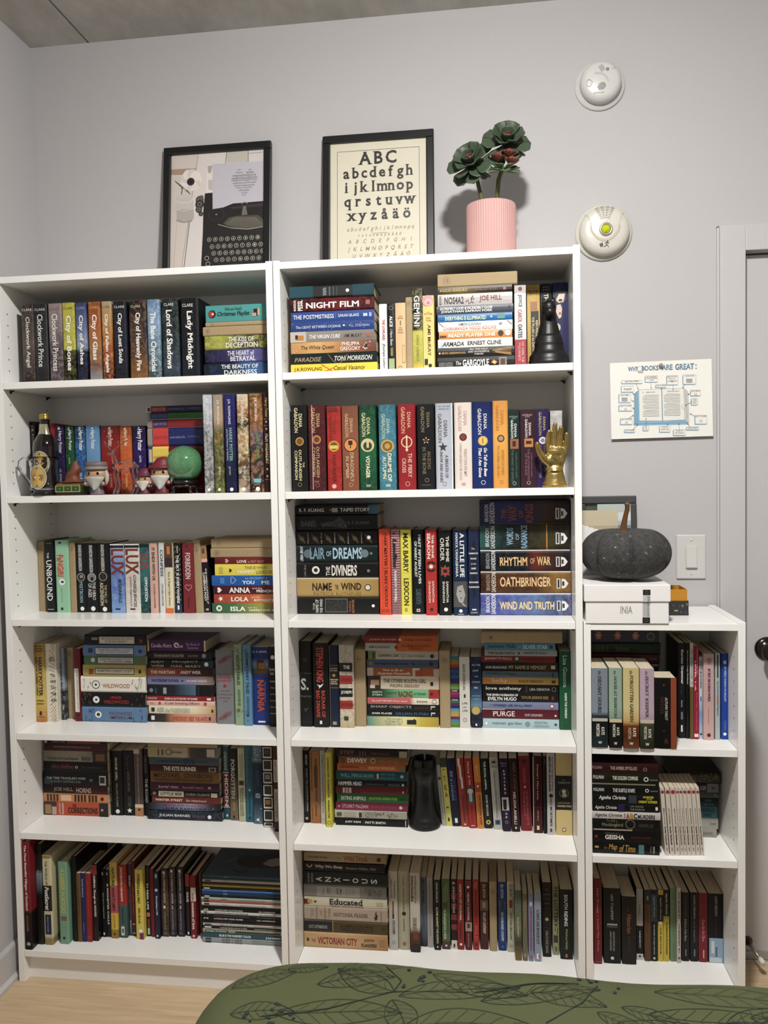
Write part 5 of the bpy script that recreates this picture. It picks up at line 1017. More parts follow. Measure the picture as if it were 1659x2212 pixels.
B('U','p',.1812,.2159,1.055,1.2606,.1256,.13,0,'black paperback, blocky white author name, hooded portrait roundel~','14161c',[T('BRANDON SANDERSON',.03,.42,.36,.68,'d8d8d4','b'),Dk(.495,.5,.38,'d8d8d0'),Dk(.495,.5,.34,'8a8a90'),R(.49,.54,.35,.6,'141418'),T('THE HERO',.56,.82,.18,.45,'e0e0dc'),T('OF AGES',.58,.78,.52,.84,'e0e0dc'),Dk(.945,.45,.2,'f4f4f0')])
B('U','p',.2184,.2569,1.055,1.2604,.1236,.13,0,'brown black paperback, blocky white author name, cream title~','1c1714',[T('BRANDON SANDERSON',.02,.4,.42,.7,'d8d8d4','b'),Dk(.48,.58,.34,'c8c0b0'),Dk(.48,.58,.3,'2a2420'),T('THE WELL OF',.6,.86,.3,.5,'c0b090'),T('ASCENSION',.56,.9,.56,.84,'e8dcc0'),Dk(.95,.5,.18,'f4f4f0')])
B('U','p',.2637,.3052,1.055,1.2582,.1135,.13,0,'pale blue paperback with red initials and blue figure~','c4cede>6a8ac8@.3>5a80c4@.6>8ab0dc*b8c8e0:.4',[R(0,.015,0,1,'f0f0ee'),R(.02,.055,0,1,'101318'),T('LUX',.07,.45,.03,.95,'7a2a24','b'),T('BEGINNINGS',.51,.85,.22,.46,'1c2430'),R(.93,.95,.35,.7,'1c2430')])
B('U','p',.3077,.3519,1.055,1.2582,.1144,.13,0,'white paperback with dark red initials~8','e6e4de>d8d4cc@.5>e4e0d8*b8b4b0:.4',[R(0,.015,0,1,'f0f0ee'),R(.02,.055,0,1,'101318'),T('LUX',.07,.44,.05,.95,'7a3020','b'),T('CONSEQUENCES',.45,.91,.24,.48,'2a2826'),T('JENNIFER ARMENTROUT',.47,.9,.56,.72,'b07068'),R(.93,.95,.35,.7,'1c2430')])
B('U','p',.3518,.3796,1.055,1.2581,.1178,.13,0,'teal green paperback with red initials~9','1c4a4c>3a8486@.3>1e5a5c@.6>14383c*5aa0a0:.4',[R(.015,.05,0,1,'0c1a1c'),T('LUX',.14,.38,.08,.9,'9a3a34','b'),T('OPPOSITION',.48,.83,.2,.52,'f0f4f2','b')])
B('U','p',.3825,.4054,1.055,1.2594,.1156,.13,0,'blush pink paperback with black condensed title~10','dcb8aa',[T('IT ENDS WITH US',.06,.53,.26,.64,'2a1c1c','b'),T('COLLEEN HOOVER',.58,.93,.3,.54,'6a3a36')])
B('U','p',.4098,.427,1.055,1.2612,.1178,.13,0,'white paperback with large grey letters~11','dfe2e0',[T('CONFESS',.1,.48,.22,.72,'3a4a54','b'),T('COLLEEN HOOVER',.58,.9,.28,.6,'8a4a54')])
B('U','p',.4304,.4537,1.055,1.2605,.1128,.13,0,'cream paperback with brown photo top and orange foot~','e4dcc0',[R(0,.21,0,1,'6a4420'),R(.05,.16,.3,.7,'c88a4a'),R(.21,.345,0,1,'3e2630'),T("Amy & Roger's Epic Detour",.4,.9,.34,.66,'6a6658','i'),R(.925,1,0,1,'e07a28')])
B('U','p',.457,.4774,1.055,1.2593,.1187,.13,0,'black paperback with slashed white title and blue foot~','16171b',[T('NELSON',.04,.14,.4,.62,'d8d0a0','b'),T('THE SKY IS EVERYWHERE',.17,.86,.34,.74,'f0f0ec','b'),SL('c8c8c4'),R(.87,1,0,1,'1c3a5a'),V('1',.89,.95,.36,.6,'f0f0ec')])
B('U','p',.482,.5155,1.055,1.2593,.1166,.13,0,'crimson red paperback with white heart outline~14','8a2830',[T('FORBIDDEN',.14,.51,.28,.74,'e8d8d4'),HT(.63,.5,.3,'d8b0b0'),T('Suzuma',.77,.93,.4,.6,'4a1418','i'),R(.03,.06,.5,.62,'3a1014')])
B('U','k',.5162,.5393,1.055,1.2681,.1225,.13,1.5,'kraft wrapped book left of the leaning dark book~',None,[N('13',.13,.5,.36)])
B('U','p',.54,.5603,1.055,1.2511,.1283,.13,2.8,'dark aubergine paperback with kraft photo top~16','221a20',[R(0,.2,0,1,'b8905a'),R(.05,.12,.3,.7,'6a4a2a'),R(.2,.25,0,1,'f0b8b4'),T('THE MISEDUCATION of',.34,.87,.2,.42,'e8e0e4','b'),T('CAMERON POST',.4,.83,.5,.8,'f0ecec','b'),R(.94,.97,.3,.7,'c8b8b4')])
B('L','p',.5679,.7805,1.055,1.0844,.1169,.13,0,'green to yellow paperback^7right stack','3a6a4a>4a7a4c@.3>a8a84a@.7>3a3a18',[Dk(.1,.5,.3,'e8ece4'),Dk(.1,.5,.14,'4a7a54'),T('ISLA',.26,.47,.32,.78,'f4f4ec','b'),T('and the',.5,.63,.36,.48,'f0f0e0'),T('HAPPILY EVER AFTER',.52,.97,.58,.78,'f4f4ec','b')])
B('L','p',.5738,.7805,1.0846,1.1102,.1169,.13,0,'orange paperback with white star^6right stack','a8442a>c8622e@.5>d89040@.75>7a2a18',[SR(.1,.5,.32,'f4ece4'),T('LOLA',.25,.5,.28,.8,'f4f0e8','b'),T('and the',.54,.66,.24,.4,'f4e8dc'),T('BOY NEXT DOOR',.58,.99,.52,.8,'f4ece0','b')])
B('L','p',.5722,.7805,1.1104,1.135,.1169,.13,0,'plum paperback with white heart^5right stack','4a1426>5a1c2a@.5>6a2420@.8>2a1018',[HS(.09,.5,.32,'f0eae8'),T('ANNA',.23,.53,.2,.84,'f4f0ee','b'),T('and the',.56,.7,.2,.38,'f0d8d8'),T('FRENCH KISS',.62,.95,.46,.78,'f4ecec','b')])
B('L','p',.5688,.7805,1.1352,1.1644,.1169,.13,0,'bright blue paperback with dotted heart~','1a68b4',[HT(.3,.45,.32,'c8dcf0'),T('the GEOGRAPHY of',.47,.78,.14,.38,'88b4dc'),T('YOU',.43,.6,.5,.86,'f4f6f8','b'),T('ME',.7,.81,.5,.86,'f4f6f8','b'),R(.12,.18,.2,.8,'4a8cc8')])
B('L','p',.5791,.7805,1.1646,1.1973,.1169,.13,0,'lemon yellow paperback with small black heart~','e6d64a',[T('THIS IS WHAT',.44,.78,.18,.44,'7a7a5a'),T('HAPPY',.34,.58,.55,.86,'f4f0d8','b'),T('LOOKS LIKE',.61,.87,.55,.86,'7a7a5a'),HS(.23,.55,.16,'22221c'),R(.06,.12,.25,.8,'c8ba4a')])
B('L','p',.5791,.7805,1.1975,1.2162,.1169,.13,0,'slim dark red paperback with pink heart~','6a181a>8a2224@.5>7a1c1e',[HS(.18,.5,.34,'d8a8a4'),T('LOVE',.33,.47,.38,.82,'f0e0dc','b'),T('at FIRST SIGHT',.49,.73,.42,.82,'c8908c')])
B('L','k',.5671,.7805,1.2164,1.2432,.1169,.14,0,'thick kraft wrapped parcel book^1right stack',None,[N('21',.09,.5,.32)])
B('L','k',.5695,.7805,1.2434,1.2706,.1169,.14,0,'kraft wrapped parcel book^0right stack',None,[N('7',.11,.5,.26)])
G('fourth shelf of the left bookcase','fourth shelf of left bookcase')
B('U','p',.0188,.0496,.7285,.9643,.1057,.13,0,'golden yellow paperback with black title~0','b8923a>c8a850@.4>d8c05a@.7>c07a3a*e0c878:.4',[R(.03,.04,.1,.9,'5a3a10'),R(.06,.07,.1,.9,'5a3a10'),R(.09,.1,.1,.9,'5a3a10'),T('HARRY POTTER',.17,.67,.22,.6,'1a140c','b'),T('AND THE CURSED CHILD',.17,.66,.68,.86,'2a2010','b'),R(.72,.73,.15,.85,'4a3a14'),R(.76,.77,.15,.85,'4a3a14'),R(.86,.91,.4,.62,'2a1c0c'),R(.93,.935,.15,.85,'5a3a10')])
B('U','p',.05,.0838,.7285,.963,.1113,.13,0,'cream paperback with radiating coloured lines~1','e8e2d0',[V('ANDY',.165,.19,.36,.85,'2a2a26'),V('NELSON',.195,.225,.36,.9,'2a2a26'),V("I'LL",.38,.42,.5,.92,'2a2a26'),V('GIVE',.46,.5,.45,.95,'2a2a26'),V('YOU',.54,.58,.45,.95,'2a2a26'),V('THE',.62,.66,.48,.95,'2a2a26'),V('SUN',.7,.74,.48,.95,'2a2a26'),RAYS()])
B('U','p',.0842,.0979,.7285,.9448,.1313,.13,0,'grey blue misty paperback~2','8a96a4>98a4b4@.35>a0acbc@.55>2a2a28@.6>3a3e40*b8c0c8:.45',[T('we were liars',.2,.58,.44,.8,'1c1c20','b'),R(.8,.86,.3,.6,'b8b8b4')])
B('U','k',.0983,.1211,.7285,.9454,.1451,.1209,0,'kraft wrapped book, faded circled number~3',None,[N('16',.09,.5,.4)])
B('U','p',.1349,.155,.7285,.9468,.121,.13,0,'dark red paperback with white title panel~4','7a1a20',[R(.27,.87,.3,.98,'e8e4da'),T('THE MYSTERIOUS BENEDICT SOCIETY',.28,.86,.42,.62,'6a2a24'),R(.9,.93,.4,.75,'2a0a0c')])
B('L','h',.1572,.3568,.7285,.7739,.1192,.1468,0,'blue hardcover with vine border^6first stack','6a90b4',[Dk(.255,.5,.22,'f0f2f0'),Dk(.255,.5,.12,'3a3a3a'),T('WILDWOOD',.42,.78,.3,.52,'5a4458'),T('IMPERIUM',.44,.78,.58,.78,'5a4458'),VINE('2c3c50')])
B('L','h',.1553,.3541,.7741,.8174,.1192,.1468,0,'black hardcover with red title^5first stack','17171a',[Dk(.24,.5,.24,'f0eeea'),SR(.24,.5,.14,'141416'),T('UNDER',.46,.64,.24,.44,'a8322c'),T('WILDWOOD',.36,.75,.52,.76,'a8322c'),VINE('8a6a5a')])
B('L','h',.1561,.3574,.8176,.8655,.1192,.1468,0,'cream hardcover with red title and tree drawing~','ece8dc',[Dk(.235,.52,.24,'f8f6f0'),Ok(.235,.52,.26,'3a3a38'),SR(.235,.52,.13,'141416'),T('WILDWOOD',.34,.76,.45,.72,'a85a48'),VINE('5a5a58')])
B('L','p',.1637,.3568,.8657,.8995,.1192,.14,0,'mustard yellow paperback with framed title~','c2b058',[R(.2,.83,.26,.8,'3a3424'),R(.21,.82,.32,.74,'d8d0c8'),T('THE MYSTERIOUS BENEDICT SOCIETY',.23,.8,.4,.66,'4a3a3a'),R(.1,.17,.35,.8,'a04a2a'),R(.9,.94,.4,.7,'2a2a20')])
B('L','p',.1681,.36,.8997,.9266,.1192,.14,0,'sage green paperback with framed title~','5a8458',[R(.22,.81,.12,.86,'3a3424'),R(.23,.8,.18,.8,'d0c8c8'),T('THE MYSTERIOUS BENEDICT SOCIETY',.25,.78,.26,.46,'6a4a4a'),T("AND THE PRISONER'S DILEMMA",.32,.78,.52,.72,'6a4a4a'),Dk(.15,.45,.24,'d8e0d8'),R(.9,.95,.4,.75,'b0522c')])
B('L','p',.1659,.3567,.9268,.9586,.1192,.14,0,'cornflower blue paperback with scroll title~','6a8cbc',[R(.2,.83,.2,.9,'2a3440'),R(.21,.82,.26,.82,'d0d4d8'),T('THE MYSTERIOUS BENEDICT SOCIETY',.24,.8,.32,.52,'5a5a6a'),T('AND THE PERILOUS JOURNEY',.28,.75,.56,.76,'5a5a6a'),R(.09,.16,.3,.7,'24385a'),R(.91,.96,.4,.7,'24385a')])
B('L','h',.1719,.362,.9588,.9893,.1192,.1468,0,'black hardcover with cream title plate~','131416',[R(.24,.82,.16,.86,'8a8678'),R(.25,.81,.2,.82,'d8d4c4'),T('THE EXTRAORDINARY EDUCATION',.27,.79,.26,.48,'2a2826'),T('OF NICHOLAS BENEDICT',.34,.7,.54,.74,'2a2826'),R(.12,.22,.25,.5,'8a9a8a'),R(.9,.95,.4,.75,'8a2a2a')])
B('L','p',.3572,.5644,.7285,.754,.1304,.13,0,'black to peach paperback^9second stack','1c1c1a>4a3a30@.25>c8906a@.4>d8a888@.7>c09080',[T('EVERYBODY SEES THE ANTS',.37,.88,.28,.78,'b04a34','b'),R(.05,.1,.25,.75,'e8e8e4'),R(.9,.93,.3,.7,'2a2420')])
B('L','p',.3603,.5646,.7542,.7779,.1304,.13,0,'cream paperback with pale green title~','e6dcc2>e8dcc0@.7>c8a468',[T('ASK',.12,.24,.2,.84,'8aa898','b'),T('the PASSENGERS',.25,.62,.3,.86,'a8b0a0','b'),R(.04,.09,.25,.75,'2a2a26'),R(.94,.97,.4,.75,'3a342a')])
B('L','p',.3551,.5635,.7781,.7923,.1304,.13,0,'slim blush pink paperback with flourishes~','e4c0b4',[T('A Little Something Different',.26,.78,.2,.84,'7a4a44','i'),T('HALL',.05,.12,.3,.7,'a88078'),Dk(.19,.5,.3,'c03a34'),Dk(.86,.5,.34,'c03a34')])
B('L','p',.3556,.5603,.7925,.8067,.1304,.13,0,'slim red paperback with white title~','9a1e24',[T('COHN & LEVITHAN',.01,.15,.3,.66,'f0dcd8'),T("DASH & LILY'S BOOK OF DARES",.27,.76,.28,.72,'f4e8e4','b'),R(.9,.96,.3,.75,'f0e4e0')])
B('L','h',.3578,.5613,.8069,.8405,.1304,.1356,0,'dark slate hardcover with silver glint~','1a2028>242c38@.4>5a7a90@.72>101418@.74>1c2024',[Dk(.06,.5,.18,'8a929a'),R(.24,.29,.25,.8,'a8b0b4'),R(.77,.775,.1,.9,'5a646c'),R(.12,.14,.3,.8,'4a545c')])
B('L','p',.3585,.5599,.8407,.8659,.1304,.13,0,'lilac blue paperback with navy title~','8a8ab4>9090b4@.6>b09a94@.85>8a7a78',[T('WATERSHIP DOWN',.06,.48,.36,.68,'23233c','b'),R(.52,.55,.45,.6,'1c1c2c'),T('RICHARD ADAMS',.6,.9,.42,.64,'e8e4e8','b')])
B('L','p',.3567,.5601,.8661,.8897,.1304,.13,0,'rust orange paperback fading to black~','b0603a>a04a2a@.4>5a221c@.75>1c1412',[T('THE MARTIAN',.06,.43,.3,.7,'f0e4d8','b'),T('ANDY WEIR',.51,.82,.3,.7,'f0e4d8','b')])
B('L','h',.3611,.5608,.8899,.9145,.1304,.1356,0,'black hardcover with spaced grey capitals~','14181a>141a1c@.8>2a4a58',[T('ANDY',.05,.26,.1,.4,'a8a890'),T('WEIR',.05,.26,.6,.9,'a8a890'),T('PROJECT',.38,.78,.1,.4,'a8a890'),T('HAIL MARY',.36,.82,.6,.9,'a8a890'),Dk(.9,.5,.26,'e8ecec')])
B('L','h',.363,.56,.9147,.9393,.1304,.1356,0,'dark brown black hardcover, thin ruled title~','1a1516',[R(.08,.57,.28,.31,'8a7a7a'),R(.08,.57,.7,.73,'8a7a7a'),T("THE MADMAN'S DAUGHTER",.09,.56,.38,.64,'c0b4b0'),T('MEGAN SHEPHERD',.62,.78,.36,.66,'8a7a78'),Dk(.87,.5,.26,'a8a0a0')])
B('L','p',.3625,.5401,.9395,.9719,.1304,.13,0,'purple paperback with keyhole^0second stack','4a1e58>5a2460@.5>42205a',[R(0,.025,0,1,'d8cc98'),R(.97,1,0,1,'d8cc98'),T('Cecelia Ahern',.06,.42,.28,.64,'d8c0d8'),Dk(.5,.42,.24,'e8e0dc'),R(.48,.61,.44,.62,'e8e0dc'),Dk(.5,.42,.1,'2a1830'),R(.5,.6,.48,.56,'2a1830'),T('The Book of',.66,.9,.2,.46,'b888c0'),T('Tomorrow',.68,.88,.52,.78,'b888c0')])
B('U','h',.5695,.6246,.7285,.9447,.1251,.1409,0,'thick silver grey hardcover with red vine ornaments~','8c8e92',[V('LOIS LOWRY',.31,.335,.1,.85,'7a4a50'),V('THE GIVER',.35,.38,.08,.85,'a83238','b'),V('QUARTET',.395,.43,.08,.88,'a83238','b'),Dk(.48,.5,.09,'b02a30'),V('THE GIVER',.54,.555,.25,.75,'8a4448'),V('GATHERING BLUE',.59,.605,.1,.9,'8a4448'),V('MESSENGER',.635,.65,.2,.8,'8a4448'),V('SON',.68,.695,.4,.6,'8a4448'),FLOR(.12,'a03038'),FLOR(.88,'a03038')])
B('U','h',.6282,.6537,.7285,.9643,.1153,.1507,0,'pale green hardcover with botanical spine~6','9ab090',[T("AESOP'S FABLES",.12,.5,.3,.68,'2a3a2c','b'),T('ILLUSTRATIONS BY ERNEST GRISET',.55,.76,.3,.6,'4a5a48'),Dk(.81,.55,.22,'7a7a3a'),VINE('5a7a5a')])
B('U','h',.6556,.6803,.7285,.9646,.1125,.1535,0,'light blue hardcover with botanical spine~7','6a9ab8',[T("GRIMM'S FAIRY TALES",.09,.6,.28,.64,'22303c','b'),T('ILLUSTRATIONS BY ARTHUR RACKHAM',.64,.84,.3,.6,'3a5468'),Dk(.87,.5,.16,'2a3a50'),VINE('4a7088')])
B('U','p',.6807,.7288,.7285,.9559,.1228,.1432,0,'bright blue thick paperback with lion and orange title~','1f3f8c>1d3a88@.14>8aa0b8@.22>5a6a78@.3>1f3f8c@.38>1e3c8c',[V('C. S. LEWIS',.045,.07,.05,.92,'e8ecf4'),R(.16,.34,.28,.7,'3a2818'),R(.2,.28,.2,.62,'a8701e'),R(.29,.34,.1,.85,'7a5420'),T('NARNIA',.42,.83,.28,.7,'b84a28','b'),T('The Chronicles of',.44,.7,.18,.26,'c8885a'),R(.945,.965,.25,.7,'f0f0ec')])
B('U','p',.7334,.7541,.7285,.96,.1097,.1563,0,'black paperback with white column of text at the divider~','141414',[Dk(.13,.4,.3,'d8d8d4'),V('Burial',.26,.3,.1,.8,'c8b8a0'),V('Hands',.31,.35,.2,.7,'c8b8a0'),V('The Black',.42,.44,.1,.9,'c8c4b8'),V('Tales',.5,.52,.2,.8,'a8a498'),V('The Tower',.58,.6,.1,.9,'a8a498'),V('The House',.66,.68,.1,.9,'a8a498'),V('Tales of',.74,.76,.1,.9,'a8a498'),V('Selected',.82,.84,.1,.9,'a8a498')])
G('fifth shelf of the left bookcase','fifth shelf of left bookcase')
B('L','p',.0214,.2258,.4395,.4806,.1245,.13,0,'orange paperback with family photo end~','c85a34',[R(0,.2,0,1,'4a2a20'),R(.02,.12,.2,.9,'b08a60'),R(.13,.2,.35,.95,'c8b0a0'),T('JONATHAN',.24,.27,.08,.9,'f0e4d8','v'),T('FRANZEN',.285,.315,.08,.9,'f0e4d8','v'),T('THE',.45,.51,.14,.34,'241414','b'),T('CORRECTIONS',.38,.84,.36,.8,'241414','b'),R(.865,1,0,1,'181414'),Dk(.91,.5,.1,'d89a80')])
B('L','p',.0224,.2272,.4808,.5069,.1245,.13,0,'pale orange paperback with repeated black lettering~','d8965a',[R(.05,.08,.1,.9,'4a2c1c'),R(.1,.13,.1,.9,'4a2c1c'),R(.15,.18,.1,.9,'4a2c1c'),R(.2,.23,.1,.9,'4a2c1c'),R(.27,.43,.15,.85,'e8c8a0'),R(.48,.51,.1,.9,'3a2418'),R(.53,.56,.1,.9,'3a2418'),R(.58,.61,.1,.9,'3a2418'),R(.63,.66,.1,.9,'3a2418'),R(.7,.73,.1,.9,'3a2418'),R(.75,.78,.1,.9,'3a2418'),R(.8,.83,.1,.9,'3a2418'),Dk(.91,.5,.2,'2a1c18')])
B('L','p',.021,.2257,.5071,.5308,.1245,.13,0,'dark brown paperback, tall pale capitals~','1c1514>2a1814@.4>5a1e1c@.7>4a1818',[T('JOE HILL',.17,.47,.2,.8,'b8a488'),T('HORNS',.52,.75,.22,.84,'e0d8d0')])
B('L','p',.0203,.2285,.531,.5724,.1245,.13,0,'thick charcoal paperback with portrait end~','16191b',[R(.03,.14,.45,.9,'2a5064'),T("THE TIME TRAVELER'S WIFE",.06,.66,.36,.54,'d0d4d4'),T('AUDREY NIFFENEGGER',.13,.59,.62,.78,'8a9496'),R(.72,.77,.45,.65,'6a7274'),R(.87,.97,.2,.9,'d8d4d0'),R(.88,.95,.3,.75,'2a2624')])
B('L','p',.0248,.2282,.5726,.6042,.1245,.13,0,'black paperback with red italic author name~','131313',[T('Alice Hoffman',.12,.48,.26,.66,'8a3a30','i'),Dk(.52,.5,.14,'c8ccc8'),Dk(.52,.5,.07,'1c1c1c'),T('The Dovekeepers',.6,.91,.4,.64,'4a4e50','i')])
B('L','p',.0256,.2289,.6044,.6364,.1245,.13,0,'grey beige paperback with portrait end~','9a9284>a8a090@.5>8a8272',[T('The Book of Air',.06,.3,.56,.84,'3a3630'),T('and Shadows',.34,.54,.56,.84,'3a3630'),R(.315,.325,.55,.9,'8a2a2a'),T('Michael Gruber',.6,.74,.42,.88,'4a463e'),R(.77,1,0,1,'2a1c16'),R(.82,.96,.2,.85,'8a5a34')])
B('L','p',.0293,.2292,.6366,.6598,.1245,.13,0,'dark red paperback with black band~','5a1a1c',[R(0,1,.28,.62,'141010'),T('LAW BLOODLETTING & MIRACULOUS CURES',.15,.74,.38,.54,'a89890')])
B('L','p',.0271,.2289,.66,.676,.1245,.13,0,'black and red paperback^0first stack','1a1415',[T('CIRCUS',.12,.34,.5,.9,'8a8480'),R(.38,.9,.2,1,'8a2a30'),R(.02,.06,.5,1,'c8c4c0')])
B('U','p',.2288,.2339,.4395,.6357,.1376,.1284,0,'slim black paperback with grey green lettering~0','121413',[T('THE GROWNUP GILLIAN FLYNN',.14,.78,.28,.7,'8a9678')])
B('U','p',.2345,.2666,.4395,.636,.1383,.1277,0,'black paperback with cream capitals~1','141414',[T('GONE GIRL',.1,.46,.44,.66,'d8d0a8','b'),T('GILLIAN FLYNN',.5,.86,.46,.62,'c0a888'),Dk(.935,.52,.2,'f0f0ec')])
B('U','p',.268,.3019,.4395,.6373,.1402,.1258,0,'black paperback with faint script and white star~','101112',[T('The Lies of',.07,.3,.4,.66,'4a4236','i'),T('LOCKE LAMORA',.32,.63,.36,.58,'8a7848'),T('SCOTT LYNCH',.7,.86,.3,.6,'6a6a60'),SR(.92,.45,.26,'f4f4f0')])
B('U','p',.3048,.3308,.4395,.6434,.1377,.1283,0,'mauve brown paperback with cream foot~3','6a5854',[R(0,.07,.3,1,'c8b89a'),T('A TREE GROWS IN BROOKLYN BETTY SMITH',.08,.8,.46,.58,'d0c4b0'),R(.82,.87,0,1,'e0d4b4'),R(.87,1,0,1,'c08a54'),Dk(.9,.5,.14,'2a2420')])
B('U','p',.3312,.3472,.4395,.6422,.1426,.1234,0,'black paperback with spaced white serif title~4','131314',[T('CORMAC McCARTHY',.1,.36,.3,.8,'6a5858'),T('THE ROAD',.44,.8,.2,.7,'d8d8d4')])
B('L','h',.3529,.5789,.4395,.4684,.1198,.1462,0,'navy black hardcover with white serif author~','141a24>1c2838@.5>1a2434*4a5a70:.5',[T('JULIAN BARNES',.15,.57,.36,.7,'f0f0ee'),T('PULSE',.61,.77,.4,.68,'7a5060'),Dk(.835,.55,.2,'f0f2f4')])
B('L','h',.3572,.5754,.4686,.4902,.1198,.1462,0,'silvery blue hardcover with red letters~','141820>6a7898@.3>a0aac0@.6>3a4458@.85>14161c',[T('MIND OF WINTER',.2,.78,.12,.42,'b0303c'),T('LAURA KASISCHKE',.19,.8,.56,.88,'1c2028','b'),Dk(.9,.6,.14,'c03a34')])
B('L','p',.3661,.577,.4904,.5094,.1198,.13,0,'brick red paperback with white capitals~','7a2c1e',[T('WINTER STREET',.05,.45,.3,.68,'e8d4c4','b'),T('Elin Hilderbrand',.5,.79,.34,.68,'d8bca8')])
B('L','p',.362,.5734,.5096,.5273,.1198,.13,0,'black paperback with cream rounded title plate~','15110f',[R(.12,.485,.05,.95,'d8d2b8'),T('LITTLE BEE',.15,.46,.28,.76,'3a3a30','b'),T('CHRIS CLEAVE',.51,.86,.3,.72,'8a8a80','b'),R(.88,.97,.2,.9,'c8c4b0'),Dk(.06,.45,.3,'b08858')])
B('L','p',.3618,.5736,.5275,.5523,.1198,.13,0,'plum purple paperback with white italics~','4e1a34',[T('burial rites',.12,.41,.34,.66,'d8b8c0','i'),T('hannah kent',.47,.77,.36,.66,'a87888','i'),R(.84,.88,.4,.65,'c0a8b0')])
B('L','p',.3634,.573,.5525,.5842,.1198,.13,0,'ochre paperback with heavy brown capitals~','8a6426',[T('MICHAEL CHABON',.05,.9,.1,.55,'3e1c10','b'),T('THE AMAZING ADVENTURES OF KAVALIER & CLAY',.05,.92,.62,.9,'4a2410','b')])
B('L','p',.3625,.573,.5844,.6052,.1198,.13,0,'dark maroon paperback, white hand-cut title~','4a1416',[T('THE KITE RUNNER',.2,.68,.22,.84,'e4dcd0','b'),R(.86,.96,.25,.88,'b0aa98'),R(.875,.945,.35,.78,'2a2420')])
B('L','p',.3606,.5746,.6054,.6266,.1198,.13,0,'slate blue paperback with dark title~','4a5e68',[T('A MAN CALLED',.12,.47,.34,.72,'1c2a34','b'),T('OVE',.49,.66,.18,.86,'141e28','b'),T('FREDRIK BACKMAN',.7,.82,.38,.6,'2a3a44')])
B('L','p',.3579,.573,.6268,.657,.1198,.13,0,'torn cream cover paperback with dark cloth picture~','b4a888>c0b494@.55>5a5648@.6>4a463c@.8>8a8478',[Ok(.3,.45,.32,'2a2620'),T('Curiosity',.33,.49,.32,.62,'3a342a','i'),R(.84,.95,.1,.85,'c8c4bc'),R(.14,.16,.2,.8,'5a5040'),R(.2,.22,.2,.8,'5a5040')])
B('L','k',.3573,.5707,.6572,.6681,.1198,.14,0,'kraft wrapped book^0second stack',None,[])
B('U','p',.5792,.5978,.4395,.6563,.137,.129,0,'teal paperback with crimson title band~5','33606a',[T('CATHERINE McKENZIE',.06,.32,.3,.72,'c0d4d8'),R(.345,.355,0,1,'d8dcd8'),R(.355,.82,0,1,'7a1626'),T('HIDDEN',.375,.81,.18,.72,'f0e8e4','b'),R(.82,.83,0,1,'d8dcd8'),R(.925,.955,.3,.55,'e8ecec')])
B('U','p',.6008,.6242,.4395,.654,.1322,.13,0,'black to tan paperback with grey capitals~6','1a1613>2a2420@.35>6a5a48@.5>8a7a62',[T('FORGOTTEN',.15,.69,.3,.78,'c8c4bc','b'),T('Catherine McKenzie',.74,.86,.3,.62,'c0a868'),R(.93,.97,.4,.65,'2a2018')])
B('U','p',.6289,.6491,.4395,.6581,.1252,.13,0,'pale cream paperback with dark red bow~7','c4c2a4',[T('The Guernsey Literary',.08,.4,.24,.46,'4a4a40','i'),T('and Potato Peel Pie Society',.08,.4,.54,.74,'4a4a40','i'),R(.44,.5,.15,.85,'4a1420'),T('MARY ANN SHAFFER',.54,.92,.26,.48,'5a5a4c'),T('ANN ANNIE BARROWS',.54,.92,.56,.74,'5a5a4c')])
B('U','p',.6512,.6734,.4395,.6672,.1249,.13,0,'turquoise blue paperback, tall~8','2e7688',[T('THE ROSIE PROJECT',.06,.52,.22,.72,'12404e','b'),Dk(.58,.45,.14,'c0d8dc'),T('Graeme Simsion',.63,.89,.34,.6,'0e3440'),R(.93,.96,.4,.64,'0e2a34')])
B('U','p',.6774,.7044,.4395,.6688,.1147,.13,0,'steel blue paperback with white filigree~9','7a94a4>6a8494@.2>22384e@.22>24405a@.6>22384c@.72>6a8496',[VINE('c8d4da'),T('THE DEPT OF LEMON',.3,.5,.3,.6,'3e5a74'),T('MARGOT LIVESEY',.6,.66,.25,.75,'b8c8d0'),R(.925,.955,.4,.66,'f0f4f4')])
B('U','p',.7115,.7412,.4395,.6754,.0964,.13,0,'black paperback with column of white framed photographs~','16161a',[FRM()])
B('U','h',.7497,.7643,.4395,.6858,.0703,.15,0,'brown hardcover with cream label, tight at the divider~','5a2018>4a1a16',[R(.16,.42,.1,.9,'c8c0a8'),T('REIF LARSEN',.18,.4,.3,.7,'4a2a20'),R(.5,.88,.1,.9,'b0a890'),T('WORKS OF T.S. SPIVET',.54,.84,.3,.7,'4a3a30')])
G('bottom shelf of the left bookcase','bottom shelf of left bookcase')
B('U','h',.0188,.0417,.0937,.4095,.004,.245,0,'tall red hardcover with black foot and white title~','8a1c28>8a1c28@.64>1c1415@.655>181012',[T('The Most Beautiful Villages of Scotland',.025,.63,.36,.72,'f0e8e0','b'),T('HUGH PALMER',.68,.83,.36,.64,'a8683a'),Ok(.945,.45,.24,'f0f0ec'),R(.94,.95,.3,.6,'f0f0ec')])
B('U','h',.0421,.0601,.0937,.3903,.0329,.215,0,'thin dark glossy hardcover with light streak~1','121214>2a2a34@.25>8a9aa8@.3>1a1a1c@.5>2a2c2a',[V('O',.25,.3,.4,.6,'c8c8c8')])
B('U','h',.0622,.0901,.0937,.3596,.0328,.19,0,'cream hardcover with black and navy title blocks~','d8d2b0>d0caa8@.9>a08a54@.94>a89258',[T('THE WORLD OF',.06,.33,.4,.66,'2a2820'),R(.335,.62,.02,.98,'16140f'),T('PostSecret',.35,.61,.3,.75,'f0f0ea','bi'),R(.66,.88,.15,.8,'161c44'),T('FRANK WARREN',.68,.86,.42,.62,'8a94c0'),R(0.0,.03,0,1,'a88c4a')])
